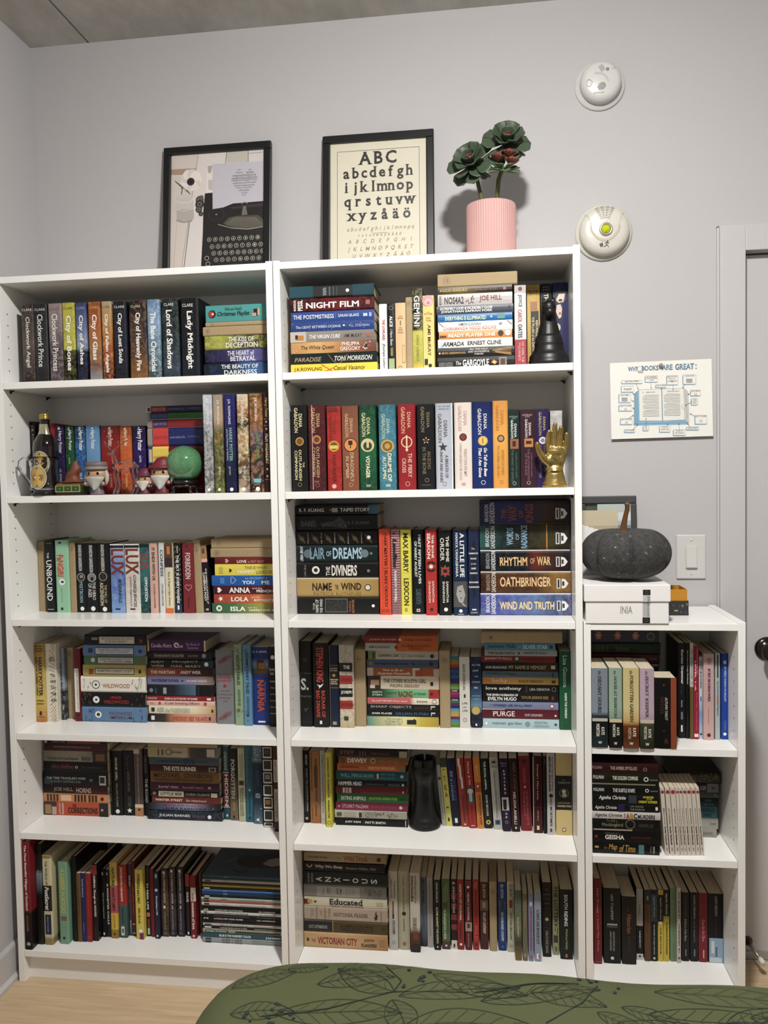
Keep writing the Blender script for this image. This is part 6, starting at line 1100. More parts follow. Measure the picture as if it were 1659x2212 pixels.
B('U','h',.1058,.134,.0937,.337,.0412,.18,0,'mint green hardcover with yellow title~3','84ae96',[T('A CAREER IN BOOKS',.08,.62,.24,.72,'c8c45a','b'),R(.66,.71,.15,.75,'8a6a60'),T('KATE GAVINO',.78,.88,.3,.6,'9ac0aa'),Dk(.925,.5,.16,'2a4a3c')])
B('U','h',.1391,.1532,.0937,.3467,.0566,.2,0,'tall thin black hardcover~4','0e0e0f',[T('COMPLETE TALES',.45,.62,.4,.6,'3a3c38')])
B('U','p',.1539,.1664,.0937,.299,.0562,.15,0,'slim tan brown paperback~5','7a5c30',[T('RUDE JENNINGS',.2,.6,.35,.65,'5a401c')])
B('U','p',.1663,.1798,.0937,.299,.0574,.15,0,'slim royal blue paperback~6','22306e',[T('Catwalk Notebook',.08,.35,.3,.7,'a8b8e0'),T('Bloomsbury',.72,.86,.35,.65,'8090c8')])
B('U','p',.1805,.1965,.0937,.2986,.0581,.15,0,'bright red paperback with faint gold lettering~7','a02422',[T('CHITTY CHITTY BANG BANG',.1,.62,.38,.62,'c0503a'),Ok(.93,.5,.22,'c88a5a')])
B('U','h',.1969,.2131,.0937,.3223,.0648,.17,0,'black and red paperback with white hand lettered title~','17100f>1a1112',[R(0,.13,0,1,'a01e22'),T('CARROLL Through the WOODS',.14,.68,.24,.72,'f0eeea','bi'),T('a Emily Carroll',.78,.95,.4,.6,'6a2a2a')])
B('U','h',.2135,.2269,.0937,.2974,.087,.16,0,'slim black hardcover with small white words~9','121212',[T('Ghost Girl in a Rising World',.34,.72,.36,.62,'d8d4d0'),R(.04,.08,.35,.65,'c8c8c4'),R(.93,.965,.35,.65,'f0f0ec')])
B('U','p',.2267,.2408,.0937,.2969,.0884,.16,0,'slim black paperback with white capitals~10','17191a',[T('A MONSTER CALLS',.2,.81,.28,.66,'d8dad8','b'),R(.04,.08,.35,.65,'a8aca8')])
B('U','p',.2446,.2657,.0937,.3228,.0826,.17,0,'yellow and rose striped paperback~11','ccb856>ccb856@.3>b8ac50@.305>c05a64@.31>c05a64@.66>d8b83a@.67>d8b83a@.88>a8842a@.885>a8842a',[T('NATURE ANATOMY',.07,.64,.3,.72,'2c2a1c','b'),T('JULIA ROTHMAN',.69,.86,.4,.6,'8a6a1c'),Dk(.94,.5,.16,'3a2c14')])
B('U','h',.2661,.2913,.0937,.311,.0884,.165,0,'red hardcover with grey teal diagonal foot~12','b02c24>b02c24@.52>4a6a68@.56>44625e',[T('PHOTOBOOTH: A BIOGRAPHY',.03,.5,.42,.66,'f0e4d8','b'),T('Meags Fitzgerald',.58,.8,.4,.62,'1c2c2c','i'),R(.84,.965,.32,.72,'d8dcd4'),R(.87,.93,.42,.62,'3a4a48')])
B('U','p',.2917,.3016,.0937,.3104,.1013,.16,0,'slim mauve paperback with white fork~13','5a4654',[T('RELISH',.16,.31,.2,.75,'d8ccd0','b'),R(.78,.9,.35,.62,'b8acb4'),R(.9,.97,.4,.55,'b8acb4')])
B('U','p',.3031,.313,.0937,.3207,.099,.16,0,'slim rust red paperback, black foot~14','6a2018',[T('DEEP DARK FEARS',.3,.7,.3,.7,'a8582a'),R(.82,.97,0,1,'1c1414'),R(.83,.84,.1,.9,'d8d4d0'),R(.95,.96,.1,.9,'d8d4d0')])
B('U','p',.3205,.3442,.0937,.3021,.0857,.16,0,'lemon yellow paperback with hand lettering~15','dccc52',[T('HYPERBOLE and a HALF',.06,.48,.36,.72,'2a2a20','b'),T('Allie Brosh',.54,.77,.38,.66,'2a2a20'),Dk(.88,.4,.26,'f0f0ea'),R(.9,1,.05,.55,'8a1a44')])
B('U','p',.3446,.3579,.0937,.3073,.103,.163,0,'black paperback with white capitals and pink crest~','141516',[T('THE PRINCE AND THE',.02,.22,.4,.6,'6a706c'),T('IN REAL LIFE',.25,.62,.3,.7,'e8ecec','b'),R(.66,.72,.1,.8,'d87a6a'),R(.75,.9,.2,.7,'8a3a30'),R(.88,.97,.2,.7,'c8ccc8')])
B('U','p',.3599,.3706,.0937,.2986,.1008,.1652,0,'slim bright red book with dark red title~','8a1620',[T('PERSEPOLIS',.35,.68,.3,.7,'4a0c12','b')])
B('U','h',.3748,.3896,.0937,.2942,.0935,.16,0,'navy hardcover with white script~18','1c2244',[R(.03,.09,.3,.65,'c8ccd8'),Dk(.27,.5,.3,'c8ccd4'),T('Everything is OK',.36,.65,.3,.68,'f0f0f2','b'),R(.94,.97,.35,.65,'f0f0f2')])
B('U','h',.39,.4129,.0937,.2976,.106,.16,0,'brown black hardcover with gothic white title, numbered one~','2a201a>5a4634@.3>3a2c24*8a6a4a:.5',[T('The INFERNAL DEVICES',.07,.5,.36,.6,'d8d0c8'),V('1',.54,.58,.35,.6,'f0ece4'),T('CLOCKWORK ANGEL',.62,.9,.4,.6,'a89a88'),R(.03,.07,.35,.65,'d8d4cc'),Ok(.95,.5,.18,'c8c0b8')])
B('U','h',.414,.4349,.0937,.302,.1083,.1577,0,'purple black hardcover with gothic title, numbered two~','211a20>3a3038@.4>241c22*6a5a64:.5',[T('The INFERNAL DEVICES',.09,.52,.36,.6,'d8d0d0'),V('2',.55,.595,.35,.62,'f0ece4'),T('CLOCKWORK PRINCE',.62,.9,.4,.6,'a89aa0'),R(.03,.07,.35,.65,'d8d4cc'),Ok(.95,.5,.18,'c8c0b8')])
B('U','h',.4377,.459,.0937,.3019,.1106,.1554,0,'charcoal violet hardcover with gothic title, numbered three~','1a171c>332c38@.4>241e26*5a4e60:.5',[T('The INFERNAL DEVICES',.07,.52,.36,.6,'d8d0d8'),V('3',.55,.595,.35,.62,'f0ece4'),T('CLOCKWORK PRINCESS',.62,.9,.4,.6,'a89aa8'),R(.03,.07,.35,.65,'d8d4cc'),Ok(.95,.5,.18,'c8c0b8')])
B('U','h',.4616,.4755,.0937,.2815,.1161,.1499,0,'black hardcover with red top and white letters~','1c1a1a',[R(0,.2,0,1,'a81c22'),T('SNUG',.29,.45,.24,.76,'f0eeea','b'),R(.93,.97,.35,.65,'f0f0ec')])
B('U','h',.4803,.498,.0937,.2805,.1047,.15,0,'crimson hardcover with white flag and lettering~23','8a1822',[R(.18,.4,0,.85,'d8d4cc'),T('little',.27,.39,.3,.7,'7a1820','b'),T('moments of love',.42,.85,.24,.72,'f4ece8','b'),R(.94,.975,.35,.65,'f0f0ec')])
B('U','h',.4984,.5029,.0937,.2753,.1345,.1315,0,'thin pale grey hardcover beside the comics~24','8a8a84',[])
B('L','m',.5223,.7805,.0937,.1096,.0889,.17,0,'two pale grey comic volumes^22comic stack','a8acac',[T('ALEX + ADA',.22,.46,.1,.45,'5a3a44'),T('JONATHAN LUNA SARAH VAUGHN',.57,.94,.2,.42,'5a6060'),T('ALEX + ADA',.22,.46,.58,.9,'4a4a50'),T('JONATHAN LUNA SARAH VAUGHN',.57,.94,.6,.82,'5a6060'),R(.03,.1,.1,.35,'1c1c1c'),R(.03,.1,.6,.85,'1c1c1c')])
B('L','m',.5237,.7805,.1098,.1246,.0889,.17,0,'teal blue comic volume with white capitals~','2e5e68',[T('BLUE IS THE WARMEST COLOR',.19,.56,.25,.7,'f0f4f4','b'),T('JULIE MAROH',.73,.9,.35,.8,'f0f4f4','b')])
B('L','m',.5225,.7805,.1248,.1364,.0889,.17,0,'cream comic volume with black and teal band~','b0a68c',[R(.03,.3,.3,.85,'2a5058'),T('image Pretties',.04,.28,.4,.8,'d8e4e4','bi'),R(.38,.9,.4,.8,'2a2c2a')])
B('L','m',.5238,.7805,.1366,.1446,.0889,.17,0,'thin black comic volume^19comic stack','16171a',[T('UNDERWATER',.2,.52,.3,.7,'d8d8d4'),T('REMENDER SCOTT',.6,.85,.3,.7,'b8b8b4'),R(.02,.1,.2,.7,'e8e8e4')])
B('L','m',.524,.7805,.1448,.1523,.0889,.17,0,'thin white comic volume^18comic stack','c8c8c2',[T('W Y T C H E S',.2,.52,.3,.7,'2a2a2a'),T('SNYDER JOCK',.6,.85,.3,.7,'2a2a2a'),R(.02,.1,.2,.7,'1c1c1c')])
B('L','m',.5191,.7805,.1525,.1624,.0889,.17,0,'black comic volume with rust lettering~','17120f',[T('LOCKE & KEY',.15,.36,.2,.7,'7a3a22'),T('HILL RODRIGUEZ',.64,.85,.3,.7,'7a3a22'),R(.95,1,.1,.9,'d8d8d4')])
B('L','m',.5193,.7805,.1626,.1717,.0889,.17,0,'black comic volume numbered two^16comic stack','121314',[T('LOCKE & KEY HEAD GAMES',.15,.48,.25,.75,'e8e8e4'),T('HILL RODRIGUEZ',.64,.85,.3,.7,'e8e8e4'),V('2',.03,.08,.2,.8,'e8e8e4'),R(.95,1,.1,.9,'d8d8d4')])
B('L','m',.5196,.7805,.1719,.1794,.0889,.17,0,'black comic volume with grey lettering~','191a1d',[T('LOCKE & KEY CROWN OF SHADOWS',.15,.55,.3,.75,'6a7078'),T('HILL RODRIGUEZ',.64,.85,.3,.7,'6a7078')])
B('L','m',.5188,.7805,.1796,.1881,.0889,.17,0,'white comic volume numbered four^14comic stack','d8d8d4',[T('LOCKE & KEY KEYS TO THE KINGDOM',.16,.54,.25,.75,'1c1c1c'),T('HILL RODRIGUEZ',.67,.86,.3,.7,'1c1c1c'),V('4',.03,.08,.2,.85,'1c1c1c')])
B('L','m',.5201,.7805,.1883,.1973,.0889,.17,0,'black comic volume numbered five^13comic stack','111213',[T('LOCKE & KEY CLOCKWORKS',.16,.48,.25,.75,'e0e0dc'),T('HILL RODRIGUEZ',.66,.85,.3,.7,'e0e0dc'),V('5',.03,.08,.2,.85,'e0e0dc'),R(.95,1,.2,.9,'d8d8d4')])
B('L','m',.5213,.7805,.1975,.2045,.0889,.17,0,'thin black comic volume, unmarked^12comic stack','0f0f10',[])
B('L','m',.5216,.7805,.2047,.2137,.0889,.17,0,'white comic volume with pale pink letters~','d4d2ce',[T('SAGA',.24,.3,.3,.75,'c89a94'),T('BRIAN K VAUGHAN FIONA STAPLES',.45,.75,.35,.65,'8a8a86'),R(.03,.09,.2,.7,'1c1c1c')])
B('L','m',.5208,.7805,.2139,.2209,.0889,.17,0,'coral pink comic volume^10comic stack','b05e5a',[T('SAGA',.24,.3,.3,.75,'d89a90'),R(.03,.09,.2,.7,'1c1c1c')])
B('L','m',.521,.7805,.2211,.2291,.0889,.17,0,'pale mint comic volume^9comic stack','b0c4b4',[T('SAGA',.23,.3,.3,.75,'3a4a40'),T('BRIAN K VAUGHAN FIONA STAPLES',.44,.74,.35,.65,'6a7a70'),R(.03,.09,.2,.7,'1c1c1c')])
B('L','m',.5233,.7805,.2293,.2358,.0889,.17,0,'thin black comic volume, small blue letters~','14161c',[T('SAGA',.25,.3,.3,.75,'3a5a8a'),R(.03,.09,.2,.7,'d8d8d8')])
B('L','m',.5236,.7805,.236,.2465,.0889,.17,0,'deep blue comic volume^7comic stack','1c4a7e>174270@.6>102c50',[T('SAGA',.25,.3,.3,.7,'a8c0dc')])
B('L','m',.5238,.7805,.2467,.2522,.0889,.17,0,'light blue comic volume^6comic stack','4a86bc',[T('SAGA',.25,.3,.3,.75,'b8d0e8')])
B('L','m',.5251,.7805,.2524,.2604,.0889,.17,0,'black comic volume under the yellow one~','15130f',[R(.02,.09,.3,.7,'e8e8e4'),T('BRIAN K VAUGHAN FIONA STAPLES',.45,.75,.35,.65,'5a5a50')])
B('L','m',.5253,.7805,.2606,.267,.0889,.17,0,'yellow comic volume^4comic stack','b8a02c',[T('SAGA',.25,.31,.3,.75,'d8c868'),T('BRIAN K VAUGHAN FIONA STAPLES',.45,.75,.35,.65,'6a5a18')])
B('L','m',.5255,.7805,.2672,.2747,.0889,.17,0,'dark brown comic volume^3comic stack','3a2618',[R(.02,.09,.5,.9,'1c1410')])
B('L','m',.5257,.7805,.2749,.2818,.0889,.17,0,'white comic volume near the^2comic stack','b8bab8',[T('SAGA',.25,.31,.25,.75,'b06a64'),R(.03,.1,.2,.7,'1c1c1c')])
B('L','m',.5259,.7805,.282,.288,.0889,.17,0,'dark green comic volume^1comic stack','1a4a38',[T('BRIAN K VAUGHAN FIONA STAPLES',.45,.75,.35,.65,'0e2a20')])
B('L','m',.5261,.7805,.2882,.2951,.0889,.17,0,'slate blue comic volume with painted cover~','44566c',[T('SAGA',.25,.31,.25,.75,'8a9ab0'),R(.03,.09,.3,.7,'1c1c24')])
G('top shelf of the middle bookcase','top shelf of middle bookcase')
B('L','p',.8356,1.073,1.7235,1.7491,.04,.13,0,'bright yellow paperback with red cross~','f0cf22',[T('J.K.ROWLiNG',.04,.36,.34,.8,'2a2416'),T('Casual Vacancy',.5,.86,.25,.84,'2a2416','i'),SL1('c83a22')])
B('L','h',.8363,1.0725,1.7493,1.7776,.04,.15,0,'dark green hardcover with gold arc~','1c2c2c',[T('PARADISE',.04,.36,.36,.78,'b09478','i'),T('TONI MORRISON',.51,.95,.32,.78,'e8e4dc','i'),ARC('a8785a')])
B('L','p',.837,1.071,1.7778,1.8081,.04,.13,0,'gold paperback with pink floral ends~','c89a54>d8b070@.3>c89a5a@.5>a86a50@.7>7a4a3c',[T('The White Queen',.12,.51,.3,.72,'3a2418','i'),T('PHILIPPA',.6,.81,.1,.42,'f0e4d4'),T('GREGORY',.58,.82,.5,.86,'f0e4d4'),DOTS(0,.09,'e4b8a8'),DOTS(.84,.94,'e8d8c8'),R(.87,.9,.35,.65,'1a1a1a')])
B('L','p',.8361,1.0659,1.8083,1.8366,.04,.13,0,'warm grey paperback with oriole photograph~','a09890>98908a@.5>8a827c',[R(0,.19,0,1,'c8beb4'),R(.07,.16,.35,.8,'c88a2a'),R(.06,.09,.3,.7,'2a2420'),T('THE VIRGIN CURE',.23,.6,.34,.7,'f0ece6','i'),T('AMI McKAY',.64,.86,.32,.68,'4a3834','i'),R(.91,.95,.4,.66,'d04a2a')])
B('L','p',.8383,1.0669,1.8368,1.8625,.04,.13,0,'royal blue paperback, speckled^3first stack','2a4a92',[T('The LIGHT BETWEEN OCEANS',.06,.6,.4,.68,'c8d0e4'),T('M.L. STEDMAN',.7,.94,.42,.68,'a8b4d4'),SPK('d0d8ec'),R(.63,.65,.42,.6,'e8ecf4')])
B('L','p',.8389,1.0669,1.8627,1.8893,.04,.13,0,'royal blue paperback with white small capitals~','2c529c',[T('THE POSTMISTRESS',.03,.52,.3,.72,'e8ecf4'),R(.54,.542,.2,.8,'b8c4dc'),T('SARAH BLAKE',.57,.82,.34,.64,'d8e0ee'),T('ae',.87,.92,.34,.66,'f0f4f8','b'),R(.94,.97,.3,.7,'a8b8d8')])
B('L','h',.8377,1.0676,1.8895,1.9258,.04,.15,0,'black and red hardcover with bold white title~','241416>4a1a1c@.3>6a1c1e@.6>2a1214*9a2a28:.5',[T('NIGHT FILM',.19,.82,.32,.76,'f4f0ec','b'),T('MARISHA',.04,.07,.1,.9,'f0ece8','v'),T('PESSL',.09,.15,.1,.9,'f0ece8','vb'),R(.9,.95,.3,.62,'a8685a')])
B('L','h',.8364,1.0672,1.926,1.9592,.04,.15,0,'slate teal hardcover with black jacket band~','2e5a68>2a4e5c',[R(.29,.75,0,1,'14181c'),R(.28,.29,0,1,'1c3038'),Dk(.69,.5,.14,'e8ecec'),T('THE ESSENTIAL',.4,.44,.2,.85,'a8b0b0','v'),R(.47,.49,.15,.85,'5a6468'),R(.52,.53,.15,.85,'5a6468'),R(.56,.57,.15,.85,'4a5458')])
B('U','p',1.079,1.0997,1.7235,1.9039,.05,.13,0,'white paperback with red hand lettering~0','ecebe4',[T('THE LOWLAND',.23,.54,.26,.62,'a83a3a','b'),T('Jhumpa Lahiri',.58,.95,.26,.66,'3a3a38','i')])
B('U','p',1.1017,1.1207,1.7235,1.9029,.05,.13,0,'black paperback with hand lettered title and green picture foot~','191918',[Ok(.06,.5,.3,'8a8a86'),T('ALICE',.18,.34,.3,.72,'f0eee8','b'),T('I Have Been',.37,.62,.3,.66,'d8d4cc','i'),T('MELANIE BENJAMIN',.65,.77,.3,.72,'c8c06a'),R(.81,.98,.1,.9,'a8b88a')])
B('U','p',1.1228,1.15,1.7235,1.9048,.05,.13,0,'pale peach paperback with key ornament~2','e0c094',[V('Ami',.185,.21,.35,.7,'8a6a48'),V('McKay',.215,.24,.25,.8,'8a6a48'),R(.26,.33,.46,.54,'6a5034'),V('the',.35,.375,.35,.65,'8a6a48'),V('birth',.38,.41,.3,.7,'8a6a48'),V('house',.415,.445,.25,.75,'8a6a48'),R(.62,.88,.08,.36,'c09a6a'),R(.635,.865,.13,.31,'e0c094'),Ok(.955,.6,.2,'6a6a44')])
B('U','k',1.1505,1.1684,1.7235,1.9188,.05,.13,0,'narrow kraft wrapped book~3',None,[N('2',.09,.5,.4)])
B('U','p',1.1689,1.1959,1.7235,1.9413,.05,.13,0,'black paperback with yellow torn lower half~4','1d1c1f>1d1c1f@.5>c8c24a@.53>b0ae3a@.9>e0b83a*e0d868:.3',[T('GEMINI',.09,.46,.28,.84,'f0eeea'),T('CAROL CASSELLA',.57,.89,.4,.64,'7a7a2a')])
B('U','p',1.1969,1.2264,1.7235,1.9209,.05,.14,0,'pale yellow paperback with pink rose top~5','e8cc74>e8d080@.2>ecd486',[Dk(.07,.55,.5,'d8a0a8'),Dk(.09,.5,.32,'e8bcc0'),Dk(.1,.5,.16,'c8808c'),V('the',.215,.23,.4,.6,'8a6a3a'),V('WITCHES',.235,.26,.12,.85,'8a6a3a'),V('NEW',.29,.315,.28,.72,'8a6a3a'),V('YORK',.325,.35,.25,.78,'8a6a3a'),T('AMI McKAY',.39,.81,.3,.6,'5a4a26'),R(.85,.93,.6,.9,'2a2418'),Dk(.94,.4,.16,'1c1a14')])
B('L','p',1.2343,1.4368,1.7235,1.7526,.04,.13,0,'black paperback with tall white title and flame~','1b1b1c',[T('ANDREW DAVIDSON',.02,.2,.4,.8,'8a8a88'),T('The',.24,.31,.36,.7,'d8d4cc','i'),T('GARGOYLE',.33,.67,.22,.84,'f0eee8','b'),FLM(.74,'e08a2a'),R(.8,.9,.1,.92,'9a8a78'),R(.82,.88,.25,.8,'5a3a2a')])
B('L','p',1.2347,1.4366,1.7528,1.7784,.04,.13,0,'black paperback with straw burst^8second stack','232120',[T('BRYN GREENWOOD',.06,.37,.44,.64,'c8a058'),T('ALL THE UGLY',.42,.66,.12,.3,'d8d4cc'),T('AND WONDERFUL',.4,.68,.38,.56,'d8d4cc'),T('THINGS',.48,.6,.64,.8,'d8d4cc'),STRAW('c89a4a'),Dk(.03,.55,.1,'e8d8b0')])
B('L','p',1.2365,1.4322,1.7786,1.8009,.04,.13,0,'white paperback with black angular title~','e8e8e2>c0d0dc@.05>eceae4@.12>e8e6dc',[T('ARMADA',.06,.35,.3,.82,'23252a','bi'),T('ERNEST CLINE',.4,.85,.28,.76,'23252a','b')])
B('L','p',1.2396,1.4315,1.8011,1.8219,.04,.13,0,'orange paperback with white rounded title~','e09a48',[T('READY PLAYER ONE',.13,.77,.34,.78,'f6efe4','b'),Dk(.845,.45,.36,'2a1a12'),Dk(.94,.45,.36,'f4ece0'),R(.01,.1,.55,.75,'3a2a20')])
B('L','p',1.2376,1.4327,1.8221,1.8462,.04,.13,0,'white paperback with pink and grey capitals~','e9e7e1',[T('AMERICANAH',.27,.58,.12,.46,'6a7078'),T('CHIMAMANDA NGOZI ADICHIE',.07,.78,.54,.88,'d08a80'),R(.82,.86,.25,.5,'8a94a8'),SL2('5a4038')])
B('L','p',1.237,1.4325,1.8464,1.8658,.04,.13,0,'azure blue paperback with hand drawn yellow title~','1876b0',[T('EVERYTHING IS ILLUMINATED',.1,.65,.28,.82,'cfe0b8','b'),R(.8,.9,.1,.8,'5a9a9a'),R(.71,.73,.35,.6,'d8e0c0')])
B('L','p',1.234,1.435,1.866,1.8882,.04,.13,0,'slate grey paperback with white hand lettering~','4a5160',[T('EXTREMELY LOUD & INCREDIBLY CLOSE',.05,.73,.14,.48,'e4e4e0','b'),T('JONATHAN SAFRAN FOER',.06,.73,.54,.88,'e4e4e0','b'),Dk(.95,.4,.18,'2a2e38')])
B('L','p',1.2378,1.4331,1.8884,1.9189,.04,.13,0,'silver white paperback with red and black capitals~','c4c0be',[T('NOS4A2',.09,.35,.24,.84,'2a2024','b'),T('JOE HILL',.56,.86,.22,.78,'7a2028','b'),SPL('6a3a30'),R(.02,.05,.15,.85,'8a8684')])
B('L','p',1.2381,1.4324,1.9191,1.938,.04,.13,0,'brown olive paperback with pale serif author~','4a3a1c>7a6a2c@.3>4a3420@.6>1c1614',[T('KAZUO ISHIGURO',.03,.4,.3,.68,'c8b070'),T('NEVER LET ME GO',.5,.8,.36,.66,'6a5a44'),R(.88,.92,.3,.7,'b05a3a')])
B('L','k',1.2377,1.4466,1.9382,1.972,.04,.16,0,'large kraft wrapped parcel^0second stack',None,[N('15',.115,.5,.3)])
B('U','p',1.4384,1.468,1.7235,1.9341,.04,.13,0,'white paperback with red foot and black red author name~','e6e4e0>e6e4e0@.665>b84a50@.67>b04048',[R(0,.09,0,1,'b8b0ac'),Dk(.045,.5,.18,'5a2a24'),T('JOYCE',.115,.27,.35,.72,'1a1a1a','b'),T('CAROL',.3,.46,.35,.72,'b04a44','b'),T('OATES',.48,.65,.35,.72,'1a1a1a','b'),T('WE WERE THE',.69,.95,.2,.42,'e4b0b0'),T('MULVANEYS',.71,.93,.5,.72,'e4b0b0')])
B('U','p',1.4748,1.5088,1.7235,1.9523,.12,.13,0,'gold paperback with black title panel behind the chess piece~','c8a84e>d8bc68@.4>b89440',[V('NEW YORK TIMES',.07,.085,.1,.9,'2a2014','b'),V('BESTSELLING',.095,.11,.2,.85,'2a2014','b'),R(.2,.3,.2,.75,'b07a4a'),R(.31,.84,.1,.72,'1c1814'),T('KEN FOLLETT',.42,.66,.16,.34,'e0d0a8','b'),T('THE PILLARS of the EARTH',.38,.78,.44,.64,'e0d0a8')])
B('U','p',1.5111,1.5406,1.7235,1.9535,.12,.13,0,'black paperback behind the chess horse head~8','171a20',[V('JESSIE',.035,.05,.2,.8,'8a9098'),V('BURTON',.065,.08,.2,.8,'8a9098'),T('THE MUSE',.12,.4,.3,.72,'d8c8a8','b')])
B('U','p',1.5435,1.5837,1.7235,1.9545,.12,.13,0,'deep blue paperback with masked white face~9','2a2c66>26285c',[FACE()])
G('second shelf of the middle bookcase','second shelf of middle bookcase')
B('U','h',.828,.8719,1.404,1.6413,.06,.16,0,'black hardcover with gold medallion and cream~0','191b1b',[T('DIANA',.1,.26,.3,.52,'e8dcb0'),T('GABALDON',.03,.32,.58,.8,'e8dcb0'),Dk(.42,.48,.27,'c89a34'),Dk(.42,.48,.2,'7a5a1c'),T('THE',.66,.72,.2,.32,'d8cc9c'),T('OUTLANDISH',.515,.875,.38,.56,'e8dcb0'),T('COMPANION',.525,.865,.64,.82,'e8dcb0'),Ok(.92,.52,.13,'a89868')])
B('U','h',.8749,.9225,1.404,1.6399,.06,.16,0,'maroon hardcover with white vertical crease~1','5a2026>4a1c22*7a3038:.5',[T('DIANA',.1,.26,.3,.52,'c8a878'),T('GABALDON',.03,.32,.58,.8,'c8a878'),Dk(.4,.5,.26,'c08a34'),Dk(.4,.5,.16,'7a3a24'),T('OUTLANDISH',.48,.84,.36,.54,'c8a878'),T('COMPANION',.49,.83,.6,.78,'c8a878'),V('TWO',.88,.895,.3,.6,'b89868'),Ok(.93,.5,.12,'a88858'),R(0,.98,.74,.77,'d8c8d0')])
B('U','p',.928,.9663,1.404,1.6351,.06,.16,0,'scarlet paperback with gold crown emblem~2','a01c18>b8241c@.4>9a1a16*c83a2a:.5',[T('DIANA',.17,.34,.36,.56,'7a2a14'),T('GABALDON',.12,.4,.6,.82,'7a2a14'),Dk(.47,.52,.4,'c8a030'),Dk(.47,.52,.28,'7a5a14'),R(.46,.5,.25,.8,'e0c858'),T('OUTLANDER',.57,.9,.4,.64,'5a1a10'),Dk(.945,.55,.16,'e0b0a0'),R(.02,.06,.2,.85,'7a2018')])
B('U','p',.9698,1.0139,1.404,1.6353,.06,.16,0,'copper brown paperback with goblet medallion~3','8a5438>9a6044@.4>8a5034',[T('DIANA',.15,.32,.32,.52,'d8b088'),T('GABALDON',.09,.37,.6,.8,'d8b088'),Dk(.46,.48,.42,'3a1c10'),Dk(.46,.48,.38,'e09a48'),R(.41,.46,.36,.62,'3a2014'),R(.46,.5,.46,.52,'3a2014'),T('DRAGONFLY',.55,.9,.3,.52,'d8b890'),T('IN AMBER',.59,.86,.6,.8,'d8b890'),Ok(.93,.5,.12,'d8b890')])
B('U','h',1.0164,1.0627,1.404,1.6363,.06,.16,0,'emerald green hardcover with brooch emblem~4','16402c>1c5a3a@.3>1e6a42@.6>12382a*2a7a4e:.5',[T('DIANA',.15,.35,.34,.54,'e0d4a8'),T('GABALDON',.09,.37,.6,.82,'e0d4a8'),Dk(.47,.5,.4,'d8c894'),Dk(.48,.5,.26,'2a4a34'),R(.41,.5,.42,.56,'d8c894'),T('VOYAGER',.59,.86,.38,.62,'f0e8c8','b'),R(.93,.96,.35,.62,'8aa078')])
B('U','h',1.0706,1.1171,1.404,1.6357,.06,.16,0,'steel teal hardcover with gold coin~5','3a7484>4488a0@.4>3a7a8c*6aa8b4:.5',[T('DIANA',.17,.34,.34,.54,'b8c8b0'),T('GABALDON',.11,.4,.6,.82,'b8c8b0'),Dk(.485,.5,.38,'d8b048'),Dk(.485,.5,.3,'8a6a1c'),Dk(.485,.5,.16,'c8a03a'),T('DRUMS OF',.57,.9,.26,.5,'e8e4c0','b'),T('AUTUMN',.6,.87,.58,.8,'d8d8b8','b'),R(.93,.96,.35,.62,'a8c0b8')])
B('U','h',1.123,1.1707,1.404,1.6346,.06,.16,0,'bright crimson hardcover with ring brooch~6','a01c28',[T('DIANA',.09,.28,.26,.46,'e0b090'),T('GABALDON',.03,.34,.58,.8,'e0b090'),Ok(.44,.5,.32,'e8d4a8'),R(.36,.55,.46,.54,'e8d4a8'),Dk(.53,.5,.08,'e8d4a8'),T('THE FIERY',.57,.86,.22,.44,'e8c0a8'),T('CROSS',.63,.8,.56,.78,'e8c0a8'),Ok(.93,.48,.13,'e8c0a8')])
B('U','h',1.1751,1.2215,1.404,1.634,.06,.16,0,'black hardcover with small gold compass star~7','1b1d20',[T('DIANA',.1,.28,.26,.44,'8a7a5a'),T('GABALDON',.03,.33,.56,.76,'8a7a5a'),SR(.425,.48,.22,'e8d090'),Dk(.425,.48,.12,'5a2a1c'),T('AN ECHO',.55,.76,.22,.42,'7a6e54'),T('IN THE BONE',.5,.82,.5,.7,'7a6e54'),Ok(.89,.46,.12,'a89870'),V('Doubleday',.94,.955,.25,.75,'7a7058')])
B('U','h',1.2252,1.2714,1.404,1.6349,.06,.16,0,'pale silver grey hardcover with snowflake~8','b4bac4>c0c6ce@.5>b8bec8',[V('NEW YORK TIMES',.03,.045,.15,.85,'5a606a'),V('BESTSELLING',.06,.075,.2,.8,'5a606a'),T('DIANA',.2,.4,.32,.52,'5a4a50'),T('GABALDON',.12,.46,.64,.84,'5a4a50'),SR(.51,.58,.28,'3a404a'),T('A BREATH OF',.6,.87,.28,.46,'5a4a50'),T('SNOW AND ASHES',.56,.92,.6,.76,'5a4a50'),Ok(.94,.5,.12,'a86a70'),R(0,1,.02,.06,'f4f6f8')])
B('U','h',1.2757,1.3221,1.404,1.6353,.06,.16,0,'cream white hardcover with red wax seal~9','ded4cc>e4dcd4@.5>dcd0c8',[T('DIANA',.1,.27,.28,.46,'b8908a'),T('GABALDON',.04,.33,.58,.78,'b8908a'),Dk(.4,.5,.22,'6a1e1c'),Dk(.4,.5,.14,'8a3a34'),T('WRITTEN IN MY',.53,.86,.3,.46,'b8a098'),T("OWN HEART'S BLOOD",.47,.9,.58,.72,'b8a098'),R(.93,.96,.38,.62,'b8a8a0')])
